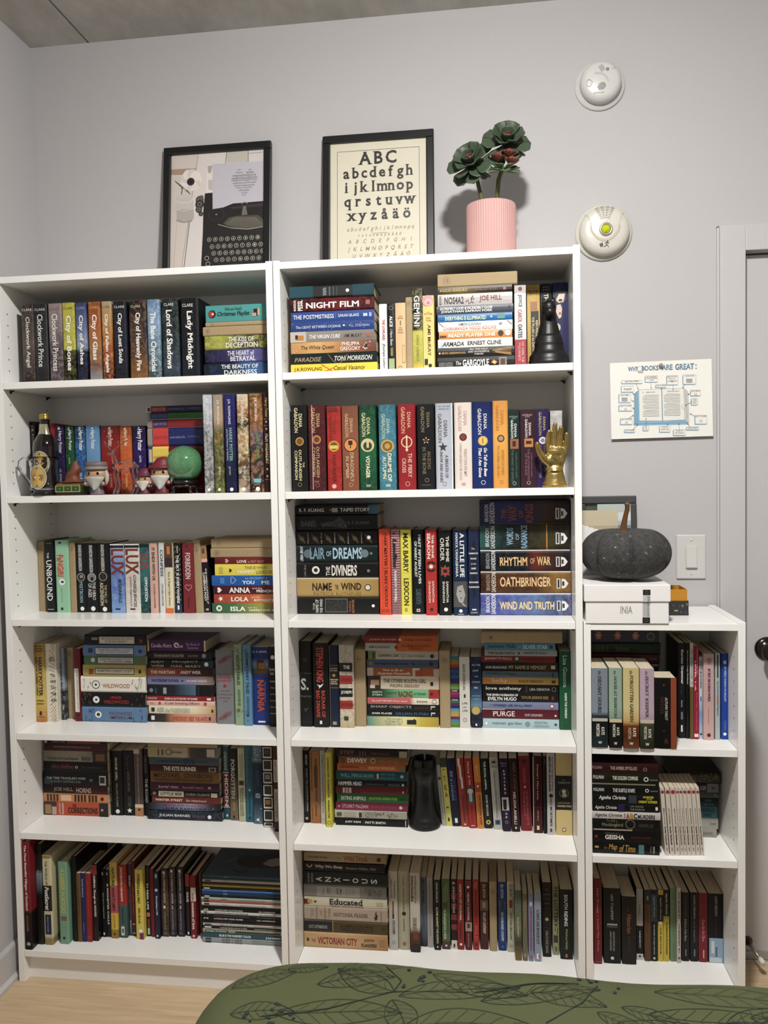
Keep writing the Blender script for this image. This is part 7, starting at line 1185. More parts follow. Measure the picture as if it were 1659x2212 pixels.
B('U','h',1.3231,1.3778,1.404,1.6362,.06,.16,0,'royal navy hardcover with gold sun face~10','12265e>163a86@.4>102a68',[T('DIANA',.14,.32,.28,.44,'e8e4dc'),T('GABALDON',.08,.38,.54,.72,'e8e4dc'),Dk(.45,.48,.24,'d8b050'),Dk(.45,.48,.18,'e8c868'),R(.42,.48,.46,.52,'a87a24'),T('Go Tell the Bees',.53,.86,.28,.44,'f0ece8','bi'),T('That I Am Gone',.53,.87,.54,.7,'f0ece8','bi'),Ok(.93,.48,.11,'e0e0e0')])
B('U','h',1.3783,1.4184,1.404,1.6371,.06,.16,0,'golden orange hardcover with bronze orb~11','d89a3a>e8b04c@.4>d89c3c',[T('DIANA',.11,.28,.28,.48,'b06a24'),T('GABALDON',.05,.34,.6,.8,'b06a24'),Dk(.43,.48,.24,'3a2a20'),Dk(.43,.48,.17,'b89a6a'),T('SEVEN STONES',.56,.85,.28,.46,'b07a2c'),T('TO STAND OR FALL',.51,.88,.58,.74,'b07a2c'),Ok(.93,.48,.12,'b07a2c')])
B('U','p',1.4194,1.4486,1.404,1.6124,.06,.15,0,'dark green paperback with portrait square~12','142e2a',[V('BESTSELLING',.08,.1,.1,.85,'8aa098'),V('AUTHOR',.105,.12,.3,.7,'8aa098'),T('DIANA',.18,.36,.26,.48,'d8dcd4','b'),T('GABALDON',.13,.37,.56,.78,'d8dcd4','b'),R(.375,.5,.1,.85,'a8683a'),R(.4,.47,.35,.65,'3a2218'),T('LORD JOHN AND',.55,.87,.24,.42,'5a7268'),T('THE HAND OF DEVILS',.51,.92,.58,.76,'5a7268'),Ok(.94,.5,.16,'c8d0c8')])
B('U','p',1.4505,1.4922,1.404,1.6118,.06,.15,0,'wine purple paperback with eye square~13','3e1a2a',[V('BESTSELLING',.06,.08,.15,.75,'b8a0a8'),V('AUTHOR',.085,.1,.3,.6,'b8a0a8'),T('DIANA',.17,.34,.32,.48,'d8ccd0','b'),T('GABALDON',.12,.36,.54,.7,'d8ccd0','b'),R(.37,.48,.2,.75,'c88a4a'),R(.4,.44,.3,.65,'3a2018'),T('LORD JOHN AND',.55,.86,.26,.38,'8a6070'),T('THE BROTHERHOOD',.5,.9,.44,.56,'8a6070'),T('OF THE BLADE',.56,.84,.6,.72,'8a6070'),Ok(.935,.5,.11,'d8d0d0')])
B('U','p',1.4927,1.5249,1.404,1.6122,.06,.15,0,'violet paperback with oval emblem behind the gold hand~','2e1c5c',[T('DIANA',.1,.28,.26,.46,'b8a878'),T('GABALDON',.04,.34,.58,.8,'b8a878'),Dk(.4,.5,.3,'d8d4d8'),Dk(.4,.5,.16,'8a8aa0'),T('LORD JOHN',.46,.8,.26,.46,'8a7a78'),T('PRIVATE MATTER',.46,.88,.6,.8,'8a7a78')])
B('U','p',1.5291,1.5598,1.404,1.6065,.06,.15,0,'crumpled silver white paperback behind the gold hand~','b0aeac*d8d6d4:.7',[])
G('third shelf of the middle bookcase','third shelf of middle bookcase')
B('L','h',.8235,1.0568,1.055,1.1042,.1072,.1588,0,'black hardcover with framed engraving^6left stack','1d1d1c',[T('THE',.19,.21,.35,.75,'c8c8c0','v'),T('NAME OF',.22,.26,.15,.9,'d8d8d0','v'),T('THE WIND',.275,.31,.12,.92,'d8d8d0','v'),R(.34,.615,.1,.88,'8a8a84'),R(.346,.609,.13,.85,'2a2a26'),VN2(.35,.6,'5a5a50'),T('PATRICK',.635,.66,.2,.85,'a86a4a','v'),T('ROTHFUSS',.67,.7,.15,.9,'b87a54','v'),Dk(.93,.5,.09,'f0f0ec')])
B('L','h',.8227,1.0563,1.1044,1.1578,.1072,.1588,0,'gold hardcover with black angular title~','b89a5c>c4a868@.5>b0924e',[T('NAME',.19,.43,.26,.66,'241c14','b'),T('THE',.47,.51,.36,.62,'241c14','b'),T('WIND',.54,.79,.26,.64,'241c14','b'),R(.2,.79,.685,.695,'a05a34'),T('PATRICK ROTHFUSS',.2,.79,.76,.94,'8a6e34'),Dk(.87,.5,.17,'1c1c1c'),Dk(.87,.5,.13,'d8d8d4'),R(0,1,0,.03,'e8e0d0')])
B('L','h',.8232,1.0566,1.158,1.2028,.1072,.1588,0,'black hardcover with white tall title and eye~','191817',[T('THE',.36,.41,.28,.86,'e4e0d8','v'),T('DIVINERS',.43,.74,.18,.86,'e8e4dc','b'),Dk(.235,.5,.25,'e8e4dc'),Dk(.235,.5,.13,'2a2624'),T('Libba Bray',.09,.12,.15,.9,'8a8680','vi'),Dk(.88,.55,.1,'8a8478')])
B('L','h',.8238,1.0555,1.203,1.2507,.1072,.1588,0,'blue black hardcover with art deco title~','17262c>1c3238@.5>18282c',[T('LIBBA BRAY',.045,.08,.05,.95,'e0e8e8','v'),Dk(.14,.5,.26,'6a7a80'),T('LAIR',.165,.35,.14,.82,'7a98a4','b'),T('OF',.37,.43,.35,.66,'b0c4cc'),T('DREAMS',.45,.81,.14,.82,'a8c8d4','b'),Dk(.84,.5,.24,'7a8a90'),Dk(.92,.5,.08,'8a8a5a')])
B('L','h',.8232,1.0552,1.2509,1.2925,.1072,.15,0,'black hardcover with gold filigree squares~','121211',[FIL('7a6a42'),Dk(.9,.48,.12,'f0f0ec')])
B('L','h',.8233,1.0566,1.2927,1.3367,.1072,.1588,0,'black hardcover with ghostly tower^1left stack','141415',[T('BABEL',.06,.26,.38,.74,'5a5a58'),TOWER('8a8a8c'),T('R. F. KUANG',.64,.9,.42,.64,'5a5a58')])
B('L','h',.8234,1.0556,1.3369,1.3633,.1072,.1588,0,'black hardcover with pale sans title and blue tip~','14161b>14161b@.88>3a6a8a@.9>4a7a98',[T('R. F. KUANG',.045,.35,.32,.7,'e4e4e0'),T('TAIPEI STORY',.55,.91,.32,.7,'e4e4e0'),R(.42,.46,.4,.6,'a85a4a'),R(.45,.52,.3,.75,'a8b09a')])
B('U','h',1.0601,1.0918,1.055,1.2952,.0982,.155,0,'neon orange hardcover with black lettering~0','e8552a',[T('DARK MATTER | BLAKE CROUCH',.05,.9,.3,.62,'2a120c','b'),HAIR('7a2a14'),V('CROWN',.93,.965,.1,.9,'4a1a10')])
B('U','h',1.0928,1.1179,1.055,1.2922,.1017,.155,0,'pink striped hardcover with black script~1','e0b4b4',[STRP('8a5a64'),T('Landline',.1,.44,.3,.76,'1c1416','bi'),T('RAINBOW ROWELL',.48,.85,.36,.64,'f4ecec','b'),R(.03,.05,.5,.75,'1c1416')])
B('U','h',1.1194,1.1494,1.055,1.2923,.1023,.155,0,'lemon yellow hardcover with black capitals~2','e4dc4c',[T('MAX BARRY',.04,.5,.26,.72,'1c1c14','b'),R(.505,.507,.2,.8,'8a8a3a'),T('LEXICON',.57,.89,.24,.72,'1c1c14','b'),R(.92,.96,.4,.65,'a8a840')])
B('U','h',1.152,1.185,1.055,1.2924,.1117,.1543,0,'dark teal black hardcover, slanted white title~3','132024',[T('FIRST FIFTEEN LIVES',.06,.64,.28,.5,'e4e8e4','b'),T('OF HARRY AUGUST',.14,.56,.6,.82,'e4e8e4','b'),T('CLAIRE NORTH',.7,.88,.3,.74,'5a6a6c'),R(.935,.97,.4,.7,'d8d4d0'),R(.945,.96,.45,.65,'a82a24')])
B('U','h',1.1897,1.2207,1.055,1.2928,.0938,.155,0,'vermilion red hardcover with black sun emblem~4','c0342c',[T('THE BONE',.06,.33,.24,.44,'f0e8e0','b'),T('SEASON',.04,.34,.54,.84,'f0e8e0','b'),Dk(.43,.5,.48,'1c1212'),SUN8(.43,.5,.4,'b83a30'),Dk(.43,.5,.17,'f0e8dc'),T('SAMANTHA',.6,.85,.24,.44,'f0e0d8'),T('SHANNON',.6,.85,.56,.76,'f0e0d8'),Dk(.93,.5,.14,'2a1412')])
B('U','h',1.2258,1.2618,1.055,1.2908,.0946,.155,0,'black hardcover with red moth emblem~5','1b1a19',[T('THE MIME',.07,.37,.2,.42,'e8e4d8','b'),T('ORDER',.09,.36,.56,.86,'e8e4d8'),SUN8(.48,.5,.5,'6a6a54'),Dk(.48,.5,.32,'c03a34'),R(.46,.5,.35,.65,'2a1414'),T('SAMANTHA',.6,.85,.26,.44,'f0ece4'),T('SHANNON',.6,.85,.54,.72,'f0ece4'),Dk(.93,.48,.15,'f0ece4')])
B('U','h',1.2655,1.3053,1.055,1.2911,.0925,.155,0,'navy hardcover with grey photograph of a face~','1c3458',[T('A LITTLE LIFE',.03,.55,.22,.52,'f0f0ec','b'),T('HANYA YANAGIHARA',.03,.55,.64,.82,'e8e8e4','b'),R(.6,.9,0,1,'5a5a5a'),PORT(),Dk(.945,.5,.12,'e8ecec'),R(.98,.985,.3,.7,'e8ecec')])
B('U','h',1.3074,1.337,1.055,1.2918,.0904,.155,0,'slate blue hardcover with black ink stroke~7','273458',[R(.14,.78,.36,.6,'12141c'),V('The',.21,.23,.3,.6,'e8e8e8'),V('NARROW',.265,.285,.05,.92,'f0f0f0','b'),V('ROAD',.325,.345,.22,.75,'f0f0f0','b'),V('to the',.385,.405,.25,.7,'e8e8e8'),V('DEEP',.44,.46,.28,.72,'f0f0f0','b'),V('NORTH',.495,.515,.15,.82,'f0f0f0','b'),V('RICHARD',.6,.62,.06,.92,'f0f0f0','b'),V('FLANAGAN',.655,.675,.02,.98,'f0f0f0','b'),R(.92,.935,.3,.7,'e8e8e8'),V('KNOPF',.955,.97,.2,.8,'d8d8d8')])
B('L','h',1.3393,1.5827,1.055,1.1156,.0962,.1698,0,'thick periwinkle blue hardcover^4right stack','4a54a0>5a64ac@.3>6a84b0@.6>4a5a80@.85>5a5a80*8a98c8:.5',[T('BRANDON',.06,.105,.14,.86,'e8e8f0','v'),T('SANDERSON',.12,.17,.06,.94,'f0f0f4','v'),T('WIND AND TRUTH',.21,.82,.36,.74,'e8d4a0','b'),SHLD(),R(0,1,0,.03,'e8e8f4')])
B('L','h',1.3406,1.5823,1.1158,1.1756,.0962,.1698,0,'thick amber brown hardcover^3right stack','3a1a14>5a3a24@.2>4a3420@.6>a07a3a@.85>8a6a30*7a4a24:.5',[T('BRANDON',.06,.105,.14,.86,'a89888','v'),T('SANDERSON',.12,.17,.06,.94,'e8dcd0','v'),T('OATHBRINGER',.215,.79,.24,.7,'e8c090','b'),SHLD(),R(0,1,0,.03,'e0d8c8')])
B('L','h',1.3403,1.5808,1.1758,1.2344,.0962,.1698,0,'thick black hardcover with ember glow~','14161a>1a1c22@.5>7a2e14@.62>5a2a1a@.72>1a181c*3a4a68:.3',[T('BRANDON',.06,.105,.14,.86,'a8a8a8','v'),T('SANDERSON',.12,.17,.06,.94,'e8e8e8','v'),T('RHYTHM',.215,.53,.32,.74,'e8c488','b'),T('OF',.56,.61,.38,.64,'e0b478'),T('WAR',.63,.79,.3,.72,'e8c488','b'),SHLD(),R(0,1,0,.03,'e0e0e0')])
B('L','h',1.3397,1.5809,1.2346,1.3036,.0962,.1698,0,'thick teal brown hardcover with lightning~','2a6a68>1c3438@.25>2a2820@.5>4a4224@.75>221e18*5a5a3a:.4',[T('BRANDON',.06,.105,.14,.86,'d8d8d8','v'),T('SANDERSON',.12,.17,.06,.94,'e0e0e0','v'),T('WORDS',.3,.375,.12,.8,'8ab0c8','vb'),T('OF',.4,.44,.35,.6,'8ab0c8','v'),T('RADIANCE',.46,.53,.02,.94,'8ab0c8','vb'),R(.74,.752,0,1,'d89a34'),SHLD()])
B('L','h',1.3396,1.5809,1.3038,1.3682,.0962,.1698,0,'thick indigo hardcover with rust letters~','262c5a>343c74@.3>2a3464@.55>4a3a28@.72>3a1c1c@.85>2a1416',[T('BRANDON',.055,.1,.14,.86,'c8c8d0','v'),T('SANDERSON',.11,.17,.06,.94,'c8c8d0','v'),T('THE',.24,.3,.35,.75,'8a4030','vb'),T('WAY',.32,.42,.2,.85,'8a4030','vb'),T('OF',.44,.49,.4,.7,'8a4030','vb'),T('KINGS',.51,.6,.12,.92,'8a4030','vb'),SHLD()])
G('fourth shelf of the middle bookcase','fourth shelf of middle bookcase')
B('U','h',.8213,.858,.7285,.9751,.1169,.1491,0,'black slipcased book with gothic initial~0','141513',[DOVE(.22,'3a3c3a'),V('J. J. Abrams',.36,.385,.08,.95,'5a5c58'),V('S.',.43,.57,.1,.72,'a8aaa4','b'),V('Doug Dorst',.63,.655,.08,.9,'6a6c68'),DOVE(.8,'4a4c4a'),R(.94,.945,.1,.9,'2a2c2a')])
B('U','h',.8612,.9055,.7285,.9707,.1135,.1525,0,'black hardcover with red author and title~1','191a1b',[T('STEPHEN KING',.05,.46,.3,.76,'c8483c','b'),DOVE(.51,'e8e8e4'),T('BAZAAR OF',.56,.88,.22,.46,'b8443a','b'),T('BAD DREAMS',.56,.88,.56,.8,'b8443a','b'),R(.92,.96,.45,.6,'e8e8e4')])
B('U','h',.9077,.9353,.7285,.9642,.1178,.1482,0,'midnight blue hardcover with brown title plate~2','1a2846',[R(.24,.52,0,1,'2a1c12'),R(.24,.245,0,1,'a89048'),R(.515,.52,0,1,'a89048'),V('JOSEPH',.275,.29,.12,.88,'e0d8c0','b'),V('BOYDEN',.3,.315,.12,.88,'e0d8c0','b'),Dk(.365,.5,.16,'c0a868'),V('THROUGH',.41,.425,.08,.92,'e0d8c0','b'),V('BLACK',.435,.45,.2,.8,'e0d8c0','b'),V('SPRUCE',.46,.475,.15,.85,'e0d8c0','b'),R(0,1,.92,1,'b8a878'),R(.93,.97,.3,.7,'a8a49a')])
B('U','h',.937,.9785,.7285,.9663,.1139,.1521,0,'birch bark patterned hardcover with black and red bands~','c8c2b4>d0cabc@.3>e0d8c8@.5>d8ccb0@.9>c8b48a*8a8478:.55',[R(.215,.32,.08,1,'161616'),V('THE',.245,.29,.3,.75,'f0ece4','b'),R(.365,.47,.08,1,'b03028'),V('ORENDA',.395,.44,.12,.98,'5a1814','b'),R(.52,.625,.08,1,'161616'),V('JOSEPH',.55,.595,.12,.96,'f0ece4','b'),R(.67,.77,.08,1,'b03028'),V('BOYDEN',.7,.74,.12,.98,'5a1814','b'),R(.86,.91,.4,.7,'3a3a36')])
B('U','k',.9785,1.0103,.7285,.951,.1292,.13,0,'kraft wrapped book, circled letter~4',None,[N('6',.13,.6,.26)])
B('L','p',1.012,1.217,.7285,.7569,.1357,.13,0,'teal to yellow paperback with walking man~','5a9a94>b0b88a@.15>e0dcb0@.4>e0d890@.65>d0bc3a@.75>b8a030',[T('THE UNLIKELY',.27,.5,.14,.34,'8a9a84'),T('PILGRIMAGE of',.25,.5,.4,.6,'8a9a84'),T('HAROLD FRY',.26,.49,.66,.86,'8a9a84'),R(.56,.69,.3,.75,'1c1a18'),Dk(.66,.35,.14,'1c1a18'),R(.72,.723,0,1,'e0d060')])
B('L','p',1.0149,1.2178,.7571,.7754,.1357,.13,0,'black paperback with blue author name~','131618',[T('DARK PLACES',.06,.34,.36,.64,'e8e8e4','b'),T('GILLIAN FLYNN',.39,.85,.28,.7,'3a6a98'),R(.89,.95,.25,.8,'d8d8d4'),R(.9,.95,.45,.8,'131618')])
B('L','p',1.0147,1.2171,.7756,.7923,.1357,.13,0,'black paperback with wide grey capitals~','16181a',[T('SHARP OBJECTS',.04,.62,.2,.72,'a8aaa6'),T('GILLIAN FLYNN',.66,.86,.36,.62,'7a3432'),R(.89,.95,.2,.8,'d8d8d4'),R(.9,.95,.42,.8,'16181a')])
B('L','p',1.0146,1.2179,.7925,.811,.1357,.13,0,'coral pink paperback with cream flourished end~','cc6a6a>d07070@.6>e8e0cc@.66>e8e0cc',[T('The LOST MEMOIRS OF Jane Austen',.06,.56,.34,.7,'f4e4dc','i'),T('Syrie James',.69,.84,.3,.75,'4a4038','i'),Ok(.94,.5,.38,'8a6a60')])
B('L','p',1.0161,1.2182,.8112,.8361,.1357,.13,0,'green paperback with red race lettering~','23402e>2c4c36@.2>7ab88a@.45>84c094@.8',[T('GARTH',.06,.2,.24,.46,'d8e0d4'),T('STEIN',.06,.2,.56,.78,'d8e0d4'),T('THE ART OF',.26,.41,.34,.6,'23402e','i'),T('RACING',.43,.63,.2,.88,'7a1c1c','b'),T('IN THE RAIN',.65,.82,.38,.64,'23402e','i'),R(.86,1,0,1,'b82a24'),Dk(.9,.5,.14,'3a1414')])
B('L','p',1.0163,1.2193,.8363,.8738,.1357,.13,0,'ivory paperback with costume photo end~','d8ccb4>dcd0b8@.5>d8c8b0',[R(0,.18,0,1,'4a2824'),R(.04,.16,.3,.7,'b89a80'),R(.03,.1,.7,.95,'d8c8b8'),T('THE OTHER BOLEYN GIRL',.22,.82,.22,.5,'4a4038'),T('PHILIPPA GREGORY',.31,.73,.62,.84,'7a6a58'),R(.88,.92,.42,.7,'1c1c24')])
B('L','p',1.0148,1.2206,.874,.8976,.1357,.13,0,'burnt orange paperback with picture panels~','b0602c',[R(0,.085,0,1,'c8bcb0'),T('How to Be an',.22,.5,.12,.42,'f0e0cc','i'),T('American Housewife',.14,.6,.5,.84,'f0e0cc','i'),R(.63,.73,0,1,'d0c0b0'),R(.67,.76,.3,1,'b04a3a'),R(.92,1,.1,1,'c8b4a4')])
B('L','p',1.0142,1.2181,.8978,.9209,.1357,.13,0,'slate blue paperback with bird^3first stack','56627e',[Dk(.055,.5,.28,'7a7a4a'),T('the things that keep us here',.11,.58,.36,.7,'1a2030','b'),BIRD(.66,'22262c'),T('CARLA BUCKLEY',.72,.84,.4,.75,'3a4460'),Dk(.9,.5,.26,'141c3a')])
B('L','p',1.0182,1.2189,.9211,.9447,.1357,.13,0,'grey cream paperback with handwritten title~','b8b0a0>c0b8aa@.4>b4aa9c',[R(0,.11,0,1,'7a8a4a'),R(.06,.1,.1,.9,'4a4430'),T("Lisette's List",.15,.44,.24,.66,'3a342c','i'),Ok(.5,.5,.24,'6a6458'),T('Susan Vreeland',.56,.81,.36,.68,'7a7468','i'),Dk(.91,.55,.24,'1c1a3a')])
B('L','p',1.0106,1.2173,.9449,.9679,.1357,.13,0,'white and orange paperback^1first stack','b8b4aa>b8b4aa@.42>c86a22@.43>c4641e',[T('KIM EDWARDS',.05,.34,.36,.62,'4a4640'),Dk(.43,.5,.22,'7a3a1c'),T("THE MEMORY KEEPER'S",.5,.9,.2,.46,'8a3c14'),T('DAUGHTER',.61,.8,.54,.8,'8a3c14')])
B('L','p',1.0075,1.2176,.9681,.9882,.1357,.13,0,'crimson and orange paperback^0first stack','8a2a24>8a2a24@.48>c4661e@.49>c0601c',[T('JOSEPH BOYDEN',.07,.44,.36,.68,'d8b0a4'),Dk(.49,.5,.2,'e0c8b0'),T('THREE DAY ROAD',.55,.92,.36,.68,'7a3010')])
B('U','k',1.221,1.2508,.7285,.9488,.1318,.13,0,'kraft wrapped book right of the first stack~',None,[N('3',.12,.5,.3)])
B('U','p',1.2512,1.275,.7285,.931,.1402,.1258,0,'rainbow striped paperback~6','2a2a6a',[BANDS()])
B('U','p',1.2768,1.3058,.7285,.931,.1323,.13,0,'white paperback with thin vertical letters~7','d8d6cc',[T('KATE ATKINSON',.1,.46,.44,.66,'4a4a46'),R(.52,.57,.42,.58,'2a2c24'),V('LIFE',.635,.66,.25,.75,'4a4a46'),V('after',.69,.71,.3,.7,'6a6a66','i'),V('LIFE',.74,.765,.25,.75,'4a4a46'),Ok(.88,.5,.18,'6a6a66')])
B('U','p',1.3082,1.3387,.7285,.9302,.1394,.1266,0,'ocean blue paperback with gold seal~8','1e2c4c>24345a@.3>3a5a80@.55>7aa0b4@.68>141c30@.8>101626*4a6a8a:.3',[V('ALL THE',.1,.125,.12,.88,'d8e0e8'),V('LIGHT',.18,.205,.2,.75,'d8e0e8'),V('WE',.265,.285,.35,.65,'d8e0e8'),V('CANNOT',.34,.365,.1,.9,'d8e0e8'),V('SEE',.42,.445,.3,.65,'d8e0e8'),V('ANTHONY',.54,.555,.1,.9,'a8c0d0'),V('DOERR',.585,.6,.2,.8,'a8c0d0'),Dk(.755,.55,.4,'b8a050'),Dk(.755,.55,.34,'c8b468'),R(.94,.97,.45,.6,'f0f0ec')])
B('L','p',1.3411,1.5516,.7285,.7563,.1382,.1278,0,'pale ice blue paperback^11second stack','b4ccd0',[T('winter garden',.12,.52,.3,.66,'6a8488'),Dk(.59,.5,.26,'8aa0a4'),T('KRISTIN',.68,.85,.22,.46,'7a9094'),T('HANNAH',.67,.87,.56,.8,'7a9094'),R(.035,.06,.35,.62,'f0f4f4'),R(.94,.97,.4,.6,'2a3a3c')])
B('L','p',1.3394,1.5504,.7565,.7836,.1382,.1278,0,'burgundy paperback with white capitals^10second stack','641828',[T('PURGE',.14,.43,.2,.74,'f0e4e0'),T('SOFI OKSANEN',.56,.79,.44,.7,'d8b8b8'),Dk(.96,.6,.1,'f0e8e8'),R(0,.3,0,.05,'e8e0dc')])
B('L','p',1.3407,1.5501,.7838,.8043,.1382,.1278,0,'lavender blue paperback with navy title~','8490b0',[T('THE',.1,.14,.36,.6,'5a6688'),T('STORIED LIFE OF A.J. FIKRY',.15,.66,.34,.74,'202a48','b'),T('GABRIELLE ZEVIN',.7,.83,.28,.78,'9a8490'),Dk(.915,.5,.3,'a83a34'),Dk(.915,.5,.2,'e8e4e4')])
B('L','p',1.3415,1.5503,.8045,.829,.1382,.1278,0,'black paperback with rounded white title~','141211',[T('THE SEVEN HUSBANDS OF',.05,.47,.08,.34,'f0f0ec','b'),T('EVELYN HUGO',.07,.45,.44,.86,'f4f4f0','b'),T('TAYLOR JENKINS REID',.51,.87,.3,.72,'a88a5a'),R(.91,.94,.3,.7,'8a2420')])
B('L','p',1.3413,1.5506,.8292,.8537,.1382,.1278,0,'black paperback with spaced lower-case title~','121212',[T('love anthony',.04,.52,.26,.72,'e8e8e4'),R(.56,.6,.15,.9,'2a2a2a'),T('LISA GENOVA',.62,.89,.38,.66,'b8b8b4'),Ok(.94,.5,.24,'8a9a94')])
B('L','p',1.3416,1.5512,.8539,.8729,.1382,.1278,0,'orange to gold paperback^6second stack','d08e44>d8a858@.4>c8a85a@.7>b89848',[T('lucky',.13,.33,.12,.82,'f0d8b0'),T('ALICE SEBOLD',.47,.8,.34,.7,'5a4a24'),R(.91,.96,.35,.75,'4a3a1c')])
B('L','p',1.3413,1.5504,.8731,.8905,.1382,.1278,0,'grey blue paperback, worn^5second stack','5e7080>6a7a88@.4>5a6a74',[T('The History of Love',.04,.44,.18,.6,'2a3a48','b'),T('NICOLE KRAUSS',.36,.6,.5,.76,'3a4a58'),T('New York Times Bestseller',.64,.9,.46,.72,'3a4a58','i'),R(.92,.94,.2,.85,'2a3a48')])
B('L','p',1.3416,1.5496,.8907,.9161,.1382,.1278,0,'dark brown paperback with amber end~','141414>171616@.6>4a3018@.85>2a1c12',[T('ANN BRASHARES',.04,.33,.4,.72,'b8b8b4','b'),T('MY NAME IS MEMORY',.35,.85,.32,.76,'b09a70','b'),R(.91,.965,.3,.7,'c8c4bc')])
B('L','p',1.3394,1.5435,.9163,.9337,.1382,.1278,0,'red paperback with small portrait^3second stack','8a2420',[T('JEANNETTE WALLS',.04,.41,.2,.7,'e0c8b8'),R(.44,.52,.05,.98,'3a3634'),Dk(.48,.4,.28,'b8b0a8'),T('Half Broke Horses',.56,.86,.3,.7,'4a1210','i')])
B('L','p',1.348,1.548,.9339,.9498,.1382,.1278,0,'slim pale grey paperback with black capitals~','a8aaa6',[T('THE GLASS CASTLE',.05,.42,.28,.7,'2a2c2c','b'),T('JEANNETTE WALLS',.54,.86,.28,.7,'2a2c2c'),R(.46,.49,.35,.65,'2a2c2c')])
B('L','p',1.3483,1.5433,.95,.9699,.1382,.1278,0,'sky blue paperback with navy and white title~','5a90a8',[T('Jeannette Walls',.04,.44,.16,.8,'23405a'),T('THE',.47,.52,.36,.64,'88b4c4'),T('SILVER STAR',.54,.89,.22,.8,'b8d0d8','b'),Dk(.94,.5,.24,'23405a')])
B('L','k',1.3393,1.563,.9701,1.0015,.1382,.1278,0,'long kraft wrapped parcel^0second stack',None,[N('1',.12,.5,.26)])
B('U','p',1.5532,1.5837,.7285,.9492,.137,.129,0,'deep green paperback with white serif author~9','17603c',[T('Lisa Genova',.05,.46,.3,.68,'b8d0bc'),T("INSIDE THE O'BRIENS",.53,.85,.34,.54,'e8f0e4','b'),Ok(.94,.5,.16,'0e3a24')])
G('fifth shelf of the middle bookcase','fifth shelf of middle bookcase')
B('U','p',.8213,.8379,.4395,.6528,.1352,.13,0,'black paperback with white serif spine text~0','161514',[T('PETER HARDY',.06,.2,.22,.6,'c8c8c0'),T('WHERE THE LIGHTNING STRIKES',.24,.84,.24,.42,'d0ccc0'),T('THE LIVES OF AMERICAN INDIAN SACRED PLACES',.24,.84,.54,.72,'6a6860'),Dk(.935,.5,.24,'c8b0a0')])
B('U','p',.8406,.8703,.4395,.6514,.134,.13,0,'orange tan paperback with figure photograph~1','b8824a>c08a50@.4>a87038',[T('IN THE HANDS OF THE GREAT SPIRIT',.03,.56,.74,.86,'3a2412'),R(.1,.7,.3,.42,'5a3418'),R(.2,.5,.22,.55,'6a3c1c'),R(.74,.9,.38,.46,'4a2a14'),T('JAKE PAGE',.78,.94,.74,.84,'2a1a0c')])
B('U','p',.8728,.8866,.4395,.6556,.1293,.13,0,'white paperback with thin grey title~2','c8c4bc',[T('GOMBRICH A LITTLE HISTORY OF THE WORLD',.05,.85,.34,.66,'6a6660'),Ok(.93,.5,.24,'8a867c')])
B('U','p',.8918,.9089,.4395,.6562,.1109,.13,0,'yellow paperback, title repeated in black~3','d8ce30',[T('WORKING STIFF',.06,.33,.38,.66,'1c1c10','b'),T('WORKING STIFF',.35,.6,.38,.66,'1c1c10','b'),T('WORKING STIFF',.63,.88,.38,.66,'1c1c10','b'),R(0,1,.05,.12,'b8b0a0'),Ok(.935,.5,.3,'6a6a2a')])
B('L','p',.9168,1.1249,.4395,.462,.1278,.13,0,'black paperback with white capitals^9stack','131212',[T('JUST KIDS',.13,.35,.36,.66,'e8e8e4','b'),R(.38,.382,.3,.75,'8a8a86'),T('PATTI SMITH',.41,.69,.36,.66,'e8e8e4','b'),R(.965,.975,.1,.85,'d8d8d4')])
B('L','p',.9138,1.1224,.4622,.4844,.1278,.13,0,'cream paperback with sketch of people^8stack','c8c4b0',[R(.39,1,.1,.95,'a8a696'),SCRB(.4,.9,'33332e'),R(.34,.38,.2,.85,'2a3038'),R(.13,.3,.25,.8,'b0ac9a'),R(.03,.1,.25,.75,'5a5a50')])
B('L','p',.9173,1.1252,.4846,.5084,.1278,.13,0,'dusky rose paperback^7stack','8a2f4c',[T('STUART McLEAN',.09,.45,.26,.7,'d8a8b0'),T('THE VINYL CAFE NOTEBOOKS',.49,.84,.36,.6,'a84a64'),Dk(.905,.5,.2,'d8c8c8'),R(.03,.06,.4,.65,'c890a0')])
B('L','p',.9212,1.1266,.5086,.5323,.1278,.13,0,'bright green paperback with white title^6stack','1c7a3a',[T('EATING ANIMALS',.06,.41,.26,.74,'eef4e4','b'),T('JONATHAN SAFRAN FOER',.45,.85,.3,.74,'a8cc54','b'),R(.89,.97,.45,.65,'0e4a20')])
B('L','p',.9177,1.1255,.5325,.5522,.1278,.13,0,'dark red paperback with worn white end~','7a1c24',[R(.03,.08,.1,.9,'5a1418'),R(.1,.13,.1,.85,'d8c4bc'),R(.14,.18,.05,.9,'c0a098'),R(.19,.22,.1,.85,'d8c4bc'),R(.24,.27,.1,.9,'4a1014'),R(.3,.33,.1,.9,'4a1014'),R(.93,.95,.4,.7,'e0c8c8')])
B('L','p',.9201,1.1259,.5524,.5732,.1278,.13,0,'black paperback with narrow white capitals^4stack','151515',[T('HAMMER HEAD',.03,.36,.2,.76,'e8e8e4','b'),T('The Making of a Carpenter',.42,.68,.42,.64,'6a6a68'),T('NINA MACLAUGHLIN',.73,.89,.36,.72,'6a6a68'),R(.92,.95,.35,.7,'c8c8c4')])
B('L','p',.9197,1.1268,.5734,.5999,.1278,.13,0,'teal green paperback with pale sans title~','15575e',[T('WILL FERGUSON',.06,.52,.3,.7,'6aa0a4','b'),R(.57,.6,.25,.8,'c8b89a'),T('BEYOND',.63,.83,.14,.44,'3e7e82','b'),T('BELFAST',.63,.83,.56,.84,'3e7e82','b'),Dk(.92,.5,.18,'c8c0b4')])
